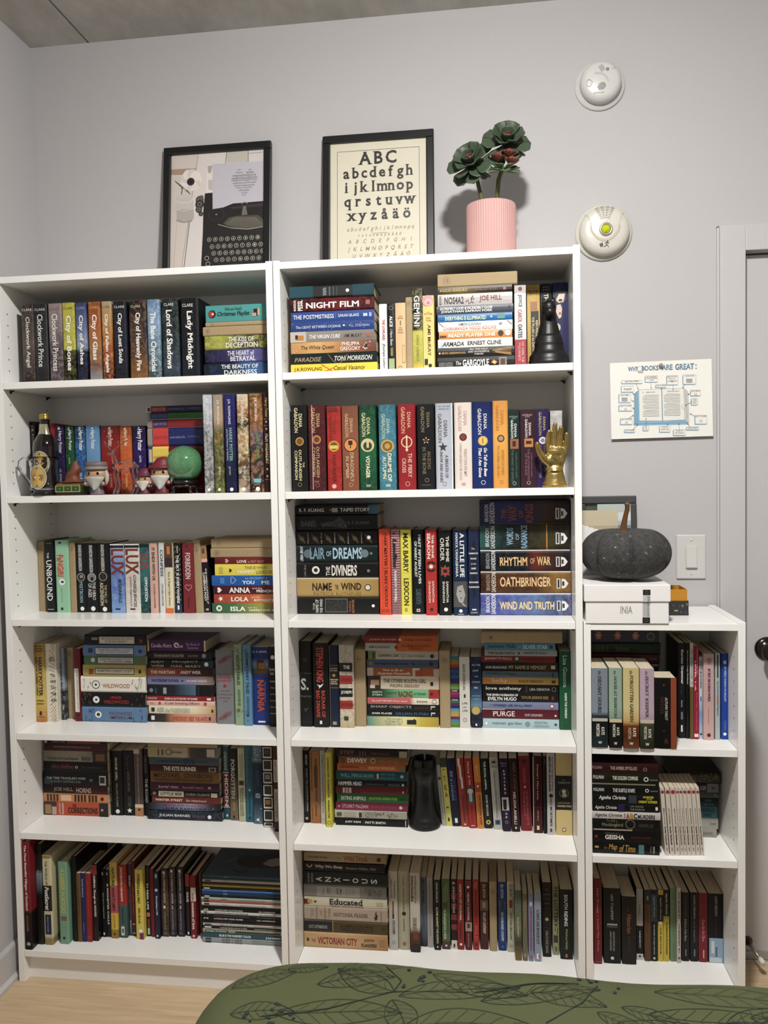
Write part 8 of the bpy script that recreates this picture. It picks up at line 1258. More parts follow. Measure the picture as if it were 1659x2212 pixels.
B('L','p',.9235,1.12,.6001,.6198,.1278,.13,0,'bright orange paperback^2stack','c8641e',[T('JOE QUEENAN',.05,.31,.28,.7,'7a3010','b'),R(.34,.42,.35,.65,'8a8a7a'),T('ONE FOR THE BOOKS',.46,.85,.3,.7,'e8b88a','b'),R(.9,.98,.2,.9,'8a7a54')])
B('L','p',.9279,1.1284,.62,.6408,.1278,.13,0,'caramel brown paperback with cat portrait^1stack','94602c',[R(.03,.09,.2,.85,'6a4018'),T('DEWEY',.13,.42,.2,.82,'e8dcc4','b'),Dk(.5,.5,.36,'c8b8a0'),Dk(.5,.5,.24,'6a4a2c'),SCRB(.58,.9,'b08a5a')])
B('L','p',.9225,1.1278,.641,.6616,.1278,.13,0,'black paperback with muted red letters^0stack','1d1b1c',[T('STIFF',.05,.25,.14,.66,'8a4444','b'),R(.33,.335,.2,.8,'a8a8a4'),R(.37,.375,.2,.8,'a8a8a4'),R(.41,.415,.2,.8,'a8a8a4'),T('MARY ROACH',.48,.74,.34,.68,'7a3a3e'),R(.88,.99,.1,.98,'a8a49a')])
B('U','p',1.2218,1.233,.4395,.6159,.1486,.1174,5.2,'slim leaning white paperback~4','b8b8ae',[Dk(.22,.5,.4,'8a3a2c'),T('A Collection of Poems',.35,.9,.35,.65,'6a6a62','i')])
B('U','p',1.234,1.2508,.4395,.6374,.1487,.1173,5,'pale yellow paperback with spaced letters~5','d8d46c',[R(0,.14,0,1,'3a4a38'),V('T',.27,.34,.3,.72,'8a3a24'),V('E',.4,.47,.3,.72,'8a3a24'),V('A',.51,.58,.28,.76,'8a3a24'),R(.17,.18,.3,.7,'3a3a24'),R(.72,.74,.3,.7,'4a4a2a'),R(.88,.93,.35,.65,'2a2a1c')])
B('U','p',1.2524,1.2752,.4395,.6356,.1482,.1178,4.8,'navy blue paperback with white emblem~6','1d2348>262c5a@.4>141626',[T('CELTIC MYTHS',.3,.62,.2,.4,'5a6498'),T('& LEGENDS',.3,.62,.5,.76,'a8b0d0'),T('A BEST GUIDE TO',.18,.28,.4,.75,'c0c4d8'),R(.88,.95,.35,.68,'e8e8e8')])
B('U','p',1.2768,1.2986,.4395,.6373,.1467,.1193,4.3,'brick orange paperback with white ribbon~7','b0432c',[R(0,.12,.5,.8,'e0dcd0'),R(.1,.3,.4,.68,'e0dcd0'),R(.28,.44,.3,.56,'e0dcd0'),T('ANTONIA FRASER',.54,.93,.36,.62,'5a1c14'),Dk(.965,.5,.14,'e0c8b8')])
B('U','p',1.2997,1.3204,.4395,.64,.1392,.1268,3.9,'red paperback with white puppy photograph~8','b02822',[T('Marley & Me',.04,.38,.36,.68,'f0d8cc'),R(.4,.64,0,1,'5a5650'),Dk(.47,.5,.38,'d8d4cc'),R(.5,.62,.3,.7,'c8c4bc'),T('john grogan',.67,.91,.38,.62,'7a1c18','b'),R(.955,.97,.25,.75,'e0b8a8')])
B('U','p',1.3224,1.341,.4395,.6428,.1387,.1273,3.3,'orange paperback with small author block~9','d8882c>d8882c@.34>c05a24@.35>b85424@.48>d88c2c@.49',[T('Stacy Horn',.1,.26,.35,.65,'f0dcc0'),Dk(.4,.5,.16,'e8e0d0'),T('THE RESTLESS SLEEP',.52,.95,.26,.5,'3a1c0c','b'),T("Inside New York City's Cold Case Squad",.52,.95,.6,.74,'6a3414')])
B('U','p',1.3425,1.3651,.4395,.6402,.1417,.1243,3,'black floral paperback with spaced white capitals~10','191a17*3a4a34:.5',[T('THE SOCIAL ANIMAL',.04,.45,.4,.64,'e8e8e0','b'),T('DAVID BROOKS',.52,.82,.4,.64,'e8e8e0','b'),Dk(.91,.5,.28,'d8d054'),Dk(.91,.5,.14,'1c1c14')])
B('U','p',1.3685,1.392,.4395,.6446,.137,.129,3.2,'off-white paperback with bird picture and blue emblem~','c4c2b8',[R(.02,.085,.15,.85,'a8aaa4'),R(.045,.075,.3,.7,'2a2a28'),V('STEVE ROUD',.1,.14,.1,.9,'8a7a5a'),T('A Pocket Guide to SUPERSTITIONS',.18,.66,.4,.6,'4a4a44'),T('of the British Isles',.67,.84,.42,.58,'4a4a44'),R(.865,.93,.2,.8,'4a6a8a'),Dk(.9,.5,.2,'1c2c44')])
B('U','p',1.3938,1.4166,.4395,.647,.1264,.13,2.5,'aubergine paperback with stacked letters and crow square~','2c1a36',[V('Rebecca',.055,.07,.1,.9,'b8a8c0'),V('Eckler',.09,.105,.2,.8,'b8a8c0'),V('K',.155,.185,.42,.62,'e8e0ec','b'),V('N',.2,.23,.42,.62,'e8e0ec','b'),V('O',.25,.28,.42,.62,'e8e0ec','b'),V('C',.3,.33,.42,.62,'e8e0ec','b'),V('K',.35,.38,.42,.62,'e8e0ec','b'),V('E',.4,.43,.42,.62,'e8e0ec','b'),V('D',.455,.485,.42,.62,'e8e0ec','b'),R(.53,.71,.12,.95,'d0ccc8'),R(.56,.7,.4,.8,'141214'),V('U',.74,.77,.42,.62,'e8e0ec','b'),V('P',.79,.82,.42,.62,'e8e0ec','b'),Ok(.87,.5,.18,'c8bcd0')])
B('U','p',1.4186,1.4413,.4395,.6477,.1263,.13,2.2,'chestnut black paperback with gilt capitals~13','2a1414>4a1618@.5>241012',[T('HARRY, A HISTORY',.05,.44,.24,.6,'6a5a48'),T('MELISSA ANELLI',.45,.9,.34,.66,'d8ccc0','b'),R(.93,.96,.4,.6,'d8d0b0')])
B('U','p',1.4446,1.4748,.4395,.6526,.1346,.13,1.9,'crimson paperback with faded lettering~14','8a2030',[Dk(.07,.5,.2,'3a1014'),T('KATE ROCKWOOD',.16,.36,.4,.62,'c05a60'),Dk(.41,.5,.1,'e0b8b8'),T('MY MOTHER SHE KILLED ME',.47,.92,.26,.44,'c05a60'),T('MY FATHER HE ATE ME',.47,.8,.54,.7,'c05a60')])
B('U','h',1.4771,1.5041,.4395,.6558,.1235,.1425,0,'dark red hardcover with cream serif title~15','4e1418',[T("Dewey's Nine Lives",.1,.56,.42,.64,'d8c4b0'),T('The Legacy of the Small Town Library Cat',.06,.62,.74,.84,'8a5a50'),R(.66,.665,.1,.9,'7a3430'),T('Vicki Myron',.7,.84,.44,.6,'c0a898'),R(.9,.955,.38,.62,'e0d8b0'),R(0,1,.92,1,'d0c8b8')])
B('U','p',1.5054,1.5147,.4395,.6579,.1218,.13,0,'thin black paperback~16','121214',[T('KNUCKLES',.03,.1,.3,.6,'6a6e70'),T('A TIDE OF FORTUNES',.3,.72,.4,.65,'2c3c4c')])
B('U','p',1.5152,1.5366,.4395,.6676,.1153,.13,0,'grey white paperback with mixed serif title~17','c8c4c0',[T("The Time Traveler's Guide to",.03,.46,.2,.38,'4a4440','b'),T('MEDIEVAL ENGLAND',.03,.47,.5,.78,'2a2624','b'),Dk(.515,.5,.26,'2a2420'),T('IAN MORTIMER',.55,.9,.36,.64,'3a3430'),R(.92,.96,.4,.65,'4a4440')])
B('U','p',1.5391,1.5828,.4395,.6707,.116,.13,0,'cream paperback with black panel and round portrait~','d0be84>d8c890@.5>d0bc80',[R(.275,.69,.02,1,'14130f'),V('RON',.325,.335,.4,.6,'a8a08a'),V('CHERNOW',.35,.37,.12,.9,'b8a884'),Ok(.485,.5,.3,'8a8470'),Dk(.48,.5,.26,'2a2822'),Dk(.465,.5,.13,'d8d0bc'),R(.49,.53,.35,.6,'c8c0ac'),V('ALEXANDER',.595,.615,.1,.9,'b8a884'),V('HAMILTON',.63,.655,.08,.94,'d8ccac','b'),Dk(.93,.5,.13,'8a5a24'),Dk(.93,.5,.08,'e8e0d0')])
G('bottom shelf of the middle bookcase','bottom shelf of middle bookcase')
B('L','h',.8228,1.0651,.0937,.1403,.0943,.16,0,'peach tan hardcover with dark red capitals~','c8a874>d0b080@.5>b88c54',[R(.035,.06,.4,.6,'2a1c14'),T('THE',.09,.14,.44,.64,'8a2a22'),T('VICTORIAN CITY',.165,.64,.3,.74,'8a2018','b'),T('JUDITH',.72,.84,.3,.5,'2a1c18','b'),T('FLANDERS',.69,.87,.58,.8,'2a1c18','b'),R(.9,.97,.35,.75,'a8814a')])
B('L','h',.8236,1.0657,.1405,.1741,.0943,.16,0,'black and bronze hardcover^6stack','5a4a26>5a4a26@.9>54441f',[R(0,.34,0,1,'18191a'),T('LUCY LETHBRIDGE',.06,.28,.4,.68,'a8a8a0'),R(.345,.35,0,1,'c8b488'),T('SERVANTS',.44,.83,.3,.8,'2a200e','b'),Ok(.945,.5,.14,'2a200e')])
B('L','h',.8246,1.0664,.1743,.2166,.0943,.16,0,'pale taupe hardcover with faded capitals^5stack','b8a896>beae9c@.5>b4a290',[T('THE',.08,.12,.2,.75,'8a7a6a','v'),T('WIVES',.14,.17,.05,.9,'8a7a6a','v'),T('OF',.19,.22,.3,.65,'8a7a6a','v'),T('HENRY',.24,.27,.05,.92,'8a7a6a','v'),T('VIII',.29,.32,.15,.8,'8a7a6a','v'),T('ANTONIA FRASER',.35,.77,.4,.66,'6a5c50'),DEVIL(.86,'2a241c')])
B('L','p',.8257,1.0655,.2168,.2429,.0943,.15,0,'ivory paperback with navy serif title^4stack','d0ccb4>d8d4be@.5>ccc8b0',[R(0,.06,.25,.8,'6a2418'),R(.04,.1,.3,.7,'c8a050'),R(.12,.15,.42,.6,'2a241c'),T('Educated',.31,.71,.12,.76,'1c2438','b'),T('TARA WESTOVER',.3,.72,.84,.98,'4a4438'),R(.87,.95,.3,.7,'b8b49c')])
B('L','h',.8251,1.0642,.2431,.2789,.0943,.155,0,'silver grey hardcover with white label block~','9a9a96>a4a4a0@.5>8e908e',[R(.16,.68,.12,.98,'b4b4b0'),R(.235,.24,.2,.8,'4a4a4a'),R(.29,.3,.2,.7,'4a4a4a'),R(.32,.325,.2,.75,'4a4a4a'),T('NOVEL',.4,.42,.2,.7,'3a3a3a','vb'),T('CURE',.44,.46,.25,.75,'2a2a2a','vb'),R(.52,.523,.2,.8,'6a6a6a'),R(.56,.563,.2,.8,'6a6a6a'),R(.6,.603,.2,.8,'6a6a6a'),SCRB(.72,.96,'6a6e70')])
B('L','h',.8274,1.0683,.2791,.3185,.0943,.165,0,'blue black hardcover with wide spaced rotated capitals~','18252c>1c2c34@.5>16222a',[T('JOSEPH',.045,.065,.15,.85,'b8c0c0','v'),T('LEDOUX',.085,.105,.15,.85,'b8c0c0','v'),T('A',.14,.215,.4,.76,'d8dcd8','vb'),T('N',.25,.325,.4,.76,'d8dcd8','vb'),T('X',.36,.435,.4,.76,'d8dcd8','vb'),T('I',.47,.545,.52,.6,'d8dcd8','vb'),T('O',.58,.655,.4,.76,'d8dcd8','vb'),T('U',.69,.765,.42,.76,'d8dcd8','vb'),T('S',.8,.875,.42,.76,'d8dcd8','vb')])
B('L','h',.8281,1.0602,.3187,.345,.0943,.165,0,'black hardcover with crescent moon^1stack','121416',[T('Why We Sleep',.13,.48,.3,.72,'d0d0c8','b'),T('Matthew Walker, PhD',.52,.89,.42,.72,'9a9a94'),MOON(.065,'c8b880')])
B('L','h',.8277,1.0655,.3452,.3738,.0943,.15,0,'beige hardcover with rust title and trees~','b0a080>b8a888@.5>a08c68',[T('Carine McCandless',.045,.29,.36,.6,'4a4030','i'),T('THE',.39,.45,.44,.66,'8a7a60'),T('Wild Truth',.48,.78,.3,.78,'a05a38','b'),TREES('2a2a20'),Dk(.91,.55,.2,'1c1c18')])
B('U','p',1.0686,1.0942,.0937,.323,.1035,.13,0,'white paperback with pencil picture~0','c4bfb4',[T('THINKING,',.12,.34,.24,.44,'4a4844'),T('FAST and SLOW',.1,.34,.58,.76,'4a4844','i'),R(.38,.54,.42,.6,'8a5a34'),R(.54,.6,.42,.6,'2a1a14'),T('DANIEL KAHNEMAN',.62,.8,.3,.62,'5a5854'),Ok(.9,.5,.16,'5a5854')])
B('U','p',1.0957,1.1273,.0937,.322,.1072,.13,0,'ivory paperback with thumbprint mark~1','b8b49c',[R(.02,.98,.12,.14,'a09c80'),R(.02,.98,.86,.88,'a09c80'),T('YUVAL NOAH HARARI',.06,.5,.44,.58,'6a6652'),Dk(.535,.5,.18,'2a201a'),T('SAPIENS',.6,.76,.44,.58,'7a6a52'),R(.9,.94,.35,.65,'a86a44')])
B('U','p',1.1301,1.1576,.0937,.3231,.0981,.13,0,'white to brown paperback with dinosaur~2','c8c4ba>c8c4b8@.68>6a3c24@.76>5a3420@.86>2a2014',[T('The RISE and FALL of the',.03,.38,.32,.5,'5a5040','i'),T('DINOSAURS',.04,.36,.64,.88,'3a3630','b'),T('STEVE BRUSATTE',.56,.74,.35,.75,'6a665c'),R(.74,.84,.2,.7,'7a3c1c'),R(.9,.97,.2,.75,'1c1812')])
B('U','p',1.158,1.1748,.0937,.2961,.1289,.13,0,'blue grey paperback with bold dark title~3','6a7484>78849a@.5>5a6270@.85>2a2c30',[T('INTO THE WILD',.03,.37,.34,.74,'1c2838','b'),T('Jon Krakauer',.52,.74,.4,.66,'3a4a60','i')])
B('U','p',1.176,1.1928,.0937,.2985,.1257,.13,0,'pale grey paperback with faint lettering~4','b4b2ac',[T('A BRIEF HISTORY OF THE FUTURE',.06,.84,.36,.66,'8a8680')])
B('U','p',1.1963,1.2149,.0937,.297,.1154,.13,0,'black paperback with white condensed letters~5','141514',[T('ADAM SHOALTS',.03,.32,.36,.66,'c8c8c0','b'),T('ALONE AGAINST THE NORTH',.38,.9,.36,.66,'d8cc9a','b'),R(.94,.965,.4,.6,'d8d8d0')])
B('U','p',1.2181,1.2411,.0937,.2973,.1223,.13,0,'leafy green paperback~6','5a7448',[T('ANIMAL',.06,.28,.18,.34,'7a9460'),T('VEGETABLE',.06,.32,.42,.58,'8aa06c'),T('MIRACLE',.1,.32,.66,.82,'8aa06c'),Dk(.38,.55,.3,'6a3a2c'),T('BARBARA',.54,.78,.2,.36,'3a4c2c'),T('KINGSOLVER',.44,.86,.5,.78,'d8dcc0'),R(.89,1,0,1,'5a3028'),Dk(.945,.5,.14,'e0d8d0')])
B('U','p',1.2445,1.2604,.0937,.2964,.1245,.13,0,'black and red banded paperback~7','2a1414',[R(.08,.18,0,1,'161414'),R(.2,.28,0,1,'8a2420'),R(.34,.42,0,1,'8a2420'),R(.5,.58,0,1,'8a2420'),R(.64,.72,0,1,'8a2420'),T("SHE'S NOT THERE",.1,.48,.34,.66,'d8c8c0','b'),Dk(.05,.5,.26,'a8a49a'),R(.87,1,0,1,'d8d4cc'),R(.92,.97,.35,.65,'2a2a2a')])
B('U','p',1.2622,1.2807,.0937,.297,.1233,.13,0,'red paperback with cream capitals~8','98241e',[T('NORTH OF NORMAL',.06,.58,.34,.66,'e8d4c4','b'),T('Cea Sunrise Person',.62,.84,.3,.75,'5a1410'),Dk(.92,.5,.2,'f0e4dc')])
B('U','p',1.2842,1.3027,.0937,.2968,.1239,.13,0,'dark crimson paperback with photo square~9','6a1420',[R(.01,.1,0,1,'7a1c28'),Dk(.1,.5,.2,'f0e8e8'),T('NEARLY NORMAL',.18,.58,.34,.66,'e4ccc8'),R(.6,.73,0,1,'a8968a'),R(.62,.68,.3,.7,'4a3630'),T('Cea Sunrise Person',.76,.96,.4,.6,'c0a098')])
B('U','p',1.3061,1.3228,.0937,.2976,.1259,.13,0,'scarlet paperback with pale lettering~10','a82a20',[T('Wild',.03,.12,.25,.75,'d07a60'),T('Cheryl Strayed',.15,.6,.3,.7,'5a140e'),T('WILD',.64,.86,.25,.75,'c86050'),Dk(.92,.5,.24,'5a140e')])
B('U','p',1.3263,1.3491,.0937,.2888,.1312,.13,0,'russet brown paperback with photo band~11','5a221a',[T('BILL BRYSON',.03,.23,.3,.66,'b89a80','b'),R(.26,.42,0,1,'7a5434'),R(.29,.38,.3,.7,'b09a78'),T('THE LOST CONTINENT',.44,.76,.32,.66,'d8c4a8','b')])
B('U','k',1.3526,1.3735,.0937,.296,.1245,.13,0,'kraft wrapped book among the paperbacks~12',None,[N('8',.15,.5,.34)])
B('U','p',1.3771,1.3998,.0937,.2917,.13,.13,0,'royal blue paperback with hare picture~13','21448a>21448a@.26>3a6a98@.3>2a5488@.42>1e3e82',[T('BILL BRYSON',.03,.23,.32,.68,'a8c0dc','b'),R(.27,.4,.35,.6,'14243c'),T('IN A SUNBURNED COUNTRY',.44,.86,.34,.66,'d0dcea','b'),R(.92,.96,.35,.65,'3a68a8')])
B('U','p',1.4022,1.4213,.0937,.2973,.1247,.13,0,'ivory paperback with red shape~14','c4c2ae',[T('BILL BRYSON',.04,.21,.34,.64,'5a5a4a'),R(.26,.37,.25,.7,'a82a20'),T('NOTES FROM A SMALL ISLAND',.44,.82,.34,.62,'6a6854'),Ok(.91,.5,.2,'6a6854')])
B('U','p',1.4226,1.4405,.0937,.292,.0868,.12,0,'grey green landscape paperback~15','5a6a58>6a7a64@.3>8a8a68@.5>4a4430@.75>9a7a3a*3a4a34:.4',[T('HUGH KENNEDY',.38,.66,.4,.66,'d8d8c8')])
B('U','p',1.443,1.4566,.0937,.2831,.0872,.12,0,'olive beige paperback~16','7a745c',[T('RUDE FRENCH',.1,.5,.35,.65,'9a947c'),R(.88,.94,.3,.7,'b09a4a')])
B('U','p',1.4592,1.4728,.0937,.2847,.0873,.12,0,'pale blue paperback with red script~17','8a94b0',[R(.12,.18,.3,.7,'c8ccd8'),T('LA PETITE ANGLAISE DE PROVENCE',.2,.84,.34,.68,'a82a2c','b'),Dk(.93,.5,.26,'c04a3a')])
B('U','p',1.4753,1.494,.0937,.2854,.0876,.12,0,'light grey blue paperback with black rotated title~','9aa4b4',[T("L'ART DE BOULOT",.24,.74,.3,.6,'2a2e38','b'),R(.24,.74,.66,.7,'3a3e48'),R(.88,.96,.3,.7,'f0e8e8'),R(.89,.95,.3,.44,'b82a2c')])
B('U','p',1.499,1.5229,.0937,.3057,.112,.13,0,'very dark brown paperback with leather bands~19','1f1512>2a1a16@.5>1a110f',[V('THE',.09,.1,.3,.7,'8a7860'),V('SHADOW',.15,.165,.1,.9,'8a7860'),V('OF THE',.21,.22,.2,.8,'8a7860'),V('WIND',.27,.285,.2,.8,'8a7860'),R(.34,.35,0,1,'3a2620'),R(.6,.61,0,1,'3a2620'),Dk(.49,.5,.2,'b8a888'),T('CARLOS RUIZ ZAFON',.64,.94,.36,.66,'a89c8c')])
B('U','p',1.5272,1.5452,.0937,.2975,.1233,.13,0,'pale olive paperback with jagged black title~20','a8a67e',[T('THE LOTTERY',.03,.6,.24,.74,'1c1c14','b'),SL2B('2a2a20'),R(.72,.82,.2,.85,'3a3a34'),R(.88,.94,.35,.65,'6a6a50')])
B('U','p',1.547,1.5808,.0937,.2913,.1055,.14,0,'green black paperback with white sans title~21','161c18',[T('SOUTH RIDING',.07,.52,.4,.68,'d8dcd4','b'),T('Winifred Holtby',.56,.86,.4,.64,'a8a468','i'),R(.92,.97,.45,.6,'c8704a')])
G('upper shelf of the low right bookcase','upper shelf of low bookcase')
B('U','p',1.6233,1.6638,.7285,.9354,-.002,.125,0,'thick grey blue paperback with dark ruin foot~','8a94a0>929caa@.55>3a424c@.6>14181c@.68>2a3a3c',[T('the',.03,.08,.4,.6,'4a5058','i'),T('DISTANT HOURS',.1,.56,.4,.62,'3a3f48','b'),R(.63,.67,.02,.98,'c8c4b8'),T('KATE',.74,.84,.22,.42,'e8e4d8','b'),T('MORTON',.7,.86,.52,.74,'e8e4d8','b'),V('W',.92,.955,.38,.62,'f0ece4','b')])
B('U','p',1.6667,1.699,.7285,.9372,-.0041,.125,0,'pale mint green paperback with black foot~1','9ab0a0>a4baaa@.5>90a898@.62>141614@.66>1a1a18',[T('the',.03,.08,.44,.64,'4a5a50','i'),T('HOUSE AT RIVERTON',.1,.62,.4,.62,'4a5a50','b'),R(.635,.68,.02,.98,'d8c8a0'),T('KATE',.74,.84,.22,.42,'e8e4d8','b'),T('MORTON',.7,.86,.52,.74,'e8e4d8','b'),V('W',.925,.96,.36,.62,'f0ece4','b')])
B('U','p',1.7019,1.7413,.7285,.9382,-.0062,.125,0,'cream yellow paperback with autumn foot~2','cfc08a>d8ca96@.5>d0b070@.66>7a3c18@.72>5a2a14@.85>7a4a24',[T('the',.03,.08,.4,.6,'6a5a30','i'),T('FORGOTTEN GARDEN',.09,.67,.36,.58,'5a4c2a','b'),T('KATE',.74,.85,.2,.4,'e8dcc8','b'),T('MORTON',.74,.88,.5,.72,'c8a888','b'),V('W',.92,.955,.38,.62,'f0e8dc','b')])
B('U','p',1.7437,1.7789,.7285,.9369,-.0058,.125,0,'pale lilac paperback with mossy foot~3','c0a8b8>c4b0bc@.55>b8a4ac@.64>4a4a34@.7>2a2c20',[T('the',.03,.08,.44,.64,'6a5a68','i'),T('SECRET KEEPER',.09,.62,.4,.62,'5a4c5a','b'),R(.635,.68,.02,.98,'d0c4b4'),T('KATE',.75,.86,.22,.42,'e8e4d8','b'),T('MORTON',.72,.88,.52,.74,'d8d4c8','b'),V('W',.925,.96,.38,.64,'f0ece4','b')])
B('U','b',1.7809,1.8351,.7285,.9119,.0001,.075,0,'black boxed card deck with rust brown back~','121112',[T('AUTUMN TAROT',.27,.6,.4,.52,'c8c4c0','i'),T('WITCH',.26,.5,.58,.74,'4a241c','b'),SR(.1,.58,.07,'7a3c24'),SR(.75,.58,.07,'5a2c1c'),V('R',.86,.93,.46,.66,'5a2418','b'),R(0,1,0,.26,'a04a22')])
B('L','h',1.6382,1.8216,.7285,.8715,.15,.1,0,'dark book hidden low^5rear stack','2a2422',[])
B('L','h',1.6385,1.8217,.8717,.9046,.15,.1,0,'dark book hidden^4rear stack','23201e',[])
B('L','h',1.6385,1.8234,.9048,.9145,.15,.1,0,'grey spined book with pale end~','4a4644',[R(.9,.98,.2,.8,'a8a4a0')])
B('L','h',1.6387,1.8252,.9147,.9395,.15,.1,0,'dark red book^2rear stack','541a22',[T('Letters of Note',.3,.7,.35,.65,'7a3a3c','i'),R(.86,.96,.4,.6,'8a4a48')])
B('L','h',1.6389,1.827,.9397,.9707,.15,.1,0,'dark green cloth book with faint gold~','16301f',[T('N B P',.08,.26,.3,.7,'4a4424'),T('Stilton',.36,.55,.25,.75,'4a4424','b')])
B('L','h',1.6392,1.8229,.9709,1.009,.15,.1,0,'slate book with pink flowers^0rear stack','4a4a5a',[FLW(),Dk(.88,.5,.3,'8a8264'),Dk(.88,.5,.22,'4a4a54')])
B('U','p',1.8602,1.8767,.7285,.9849,.0864,.15,0,'black brown paperback with bold white title~5','201614>241a18@.4>161a20@.55>181414',[T('Korean Grammar',.07,.43,.24,.6,'f0ece8','b'),T('in Use',.45,.54,.4,.65,'3a4a48','i'),T('Beginning',.6,.67,.4,.65,'c8c8c4'),R(.72,.8,.35,.65,'8a8480'),R(.86,.93,.4,.65,'e8e4e0')])
B('U','p',1.878,1.8879,.7285,.9854,.0847,.15,0,'slim black paperback, small white words~6','17171a',[T('Talk To Me In Korean Workbook',.07,.43,.35,.65,'d8d8d4'),R(.74,.9,.45,.5,'5a5a58')])
B('U','p',1.8884,1.8966,.7285,.9864,.0801,.15,0,'slim white over tan paperback~7','d0ccc4>d0ccc4@.45>7a6434@.46>7a6434',[T('A Sejong 1',.06,.42,.3,.66,'4a4844','b')])
B('U','p',1.8976,1.9107,.7285,.9787,.0809,.145,0,'crimson pink paperback with white block lettering~8','a81c3c',[T('Learn Korean in Korean Level',.03,.3,.2,.4,'e8b0bc'),T('LEVEL 1-A',.16,.48,.52,.8,'f0d8dc','b'),T('Foreign Students',.5,.9,.3,.6,'d86a80'),R(.94,.975,.1,.9,'f0e0dc')])
B('U','p',1.9124,1.9209,.7285,.9489,.0845,.14,0,'slim white and blue paperback~9','d4dcE4>d4dce4@.5>8ab0d8@.7>c8d4e0',[T('TALK TO ME IN KOREAN',.04,.38,.3,.7,'16181c','b'),Dk(.94,.5,.3,'1c1c20'),R(.48,.54,.35,.65,'2a64b0')])
B('U','p',1.9213,1.9476,.7285,.9588,.0752,.15,0,'soft pink paperback with grey title~10','d4b0ac',[T('MY FIRST 500 KOREAN WORDS',.17,.55,.34,.6,'4a3e6a','b'),R(.05,.12,.3,.65,'a88a8c'),T('practical vocabulary',.62,.82,.48,.58,'8a6a6c'),Dk(.94,.5,.18,'3a2420')])
B('U','p',1.952,1.9642,.7285,.9598,.0795,.15,0,'slim grey white paperback~11','b8c0c0',[T('Easy Korean Reading For Beginners',.32,.72,.32,.68,'3a6a6c','b'),R(.02,.28,.35,.65,'4a4e50'),R(.5,.6,.35,.65,'c86a50')])
B('U','p',1.9686,1.9857,.7285,.9582,.0836,.15,0,'bright royal blue paperback~12','1b4fae',[T('MY WEEKLY KOREAN VOCABULARY',.15,.56,.3,.6,'b8ccec','b'),R(.08,.12,.3,.7,'c8d8f0'),R(.78,.89,.34,.38,'88a8dc'),R(.78,.89,.5,.54,'88a8dc'),Dk(.935,.5,.24,'f0f4f8')])
G('middle shelf of the low right bookcase','middle shelf of low bookcase')
B('L','p',1.6252,1.7952,.4395,.4695,.0158,.13,0,'black paperback with gold swirling title~','131413',[T('the',.17,.22,.3,.6,'6a5a34','i'),T('Map',.24,.37,.1,.75,'b8924a','i'),T('of Time',.4,.64,.15,.8,'b8924a','i'),R(.69,.77,.1,.9,'5a8a8c'),T('FELIX J.',.86,.885,.2,.8,'8a8a86','v'),T('PALMA',.9,.93,.2,.8,'c8c8c4','v'),R(.03,.09,.3,.5,'c8a040')])
B('L','p',1.6238,1.7985,.4697,.5012,.0158,.13,0,'black paperback with white spaced title~','141213',[T('MEMOIRS OF A',.19,.42,.14,.3,'5a5654'),T('GEISHA',.19,.47,.34,.72,'e8e4e0','b'),T('ARTHUR GOLDEN',.56,.86,.42,.6,'5a2c26'),R(.04,.08,.4,.6,'a03a24')])
B('L','p',1.624,1.7946,.5014,.5328,.0158,.13,0,'black paperback with bird oval^6left stack','171816>1a1b18@.5>141513',[T('To Kill a',.21,.38,.02,.26,'6a6654'),T('Mockingbird',.15,.46,.34,.7,'8a866c'),Ok(.57,.4,.4,'7a7464'),T('HARPER LEE',.7,.91,.34,.62,'4a4a46'),R(.02,.6,.84,.97,'b8a89c')])
B('L','p',1.6242,1.7979,.533,.5525,.0158,.13,0,'white paperback with coloured letters^5left stack','d0ccc8',[T('Agatha Christie',.04,.44,.26,.78,'3a3634','i'),T('THE',.47,.49,.15,.85,'7a3a34','v'),T('A',.5,.55,.15,.88,'a8282a','b'),T('B',.555,.605,.15,.88,'c0882a','b'),T('C',.61,.66,.15,.88,'1c1c1c','b'),T('MURDERS',.67,.92,.3,.84,'2a2826','b')])
B('L','p',1.626,1.7955,.5527,.5747,.0158,.13,0,'black paperback with violet iris^4left stack','151416',[T('Agatha Christie',.03,.36,.3,.8,'e0dcd8','i'),R(.38,.48,.05,.95,'2c2058'),T('CAT AMONG',.56,.76,.2,.42,'8a8680'),T('THE PIGEONS',.56,.78,.55,.78,'8a8680'),R(.94,.975,.3,.7,'e8e4e0')])
B('L','p',1.6262,1.7948,.5749,.5986,.0158,.13,0,'black paperback with yellow title^3left stack','151617',[T('Agatha Christie',.09,.5,.14,.68,'f0ece8','i'),R(.54,.66,.05,.95,'3a4450'),T('MURDER',.76,.92,.1,.34,'d0c83a','b'),T('ON THE',.81,.89,.4,.52,'d0c83a','b'),T('ORIENT EXPRESS',.69,.97,.6,.88,'d0c83a','b')])
B('L','p',1.6247,1.7949,.5988,.6233,.0158,.13,0,'black paperback with condensed grey capitals~','131416',[T('PULLMAN',.02,.18,.34,.7,'c8c8c4','b'),T('THE SUBTLE KNIFE',.31,.64,.34,.76,'d0d0cc','b'),Dk(.82,.5,.2,'d8d8d4'),Dk(.82,.5,.12,'131416'),T('Laurel-Leaf',.87,.98,.42,.62,'8a8a86','i')])
B('L','p',1.6241,1.7942,.6235,.6547,.0158,.13,0,'dark olive paperback with condensed white capitals~','1e1e12>24240f@.5>1a1a10',[T('PULLMAN',.02,.18,.2,.5,'c8c8bc','b'),T('THE GOLDEN COMPASS',.31,.69,.22,.56,'d8d8cc','b'),Dk(.81,.45,.2,'d8d8cc'),Dk(.81,.45,.12,'1e1e12'),T('Laurel-Leaf',.86,.98,.38,.56,'8a8a7c','i'),R(0,.95,.84,.97,'8a886c')])
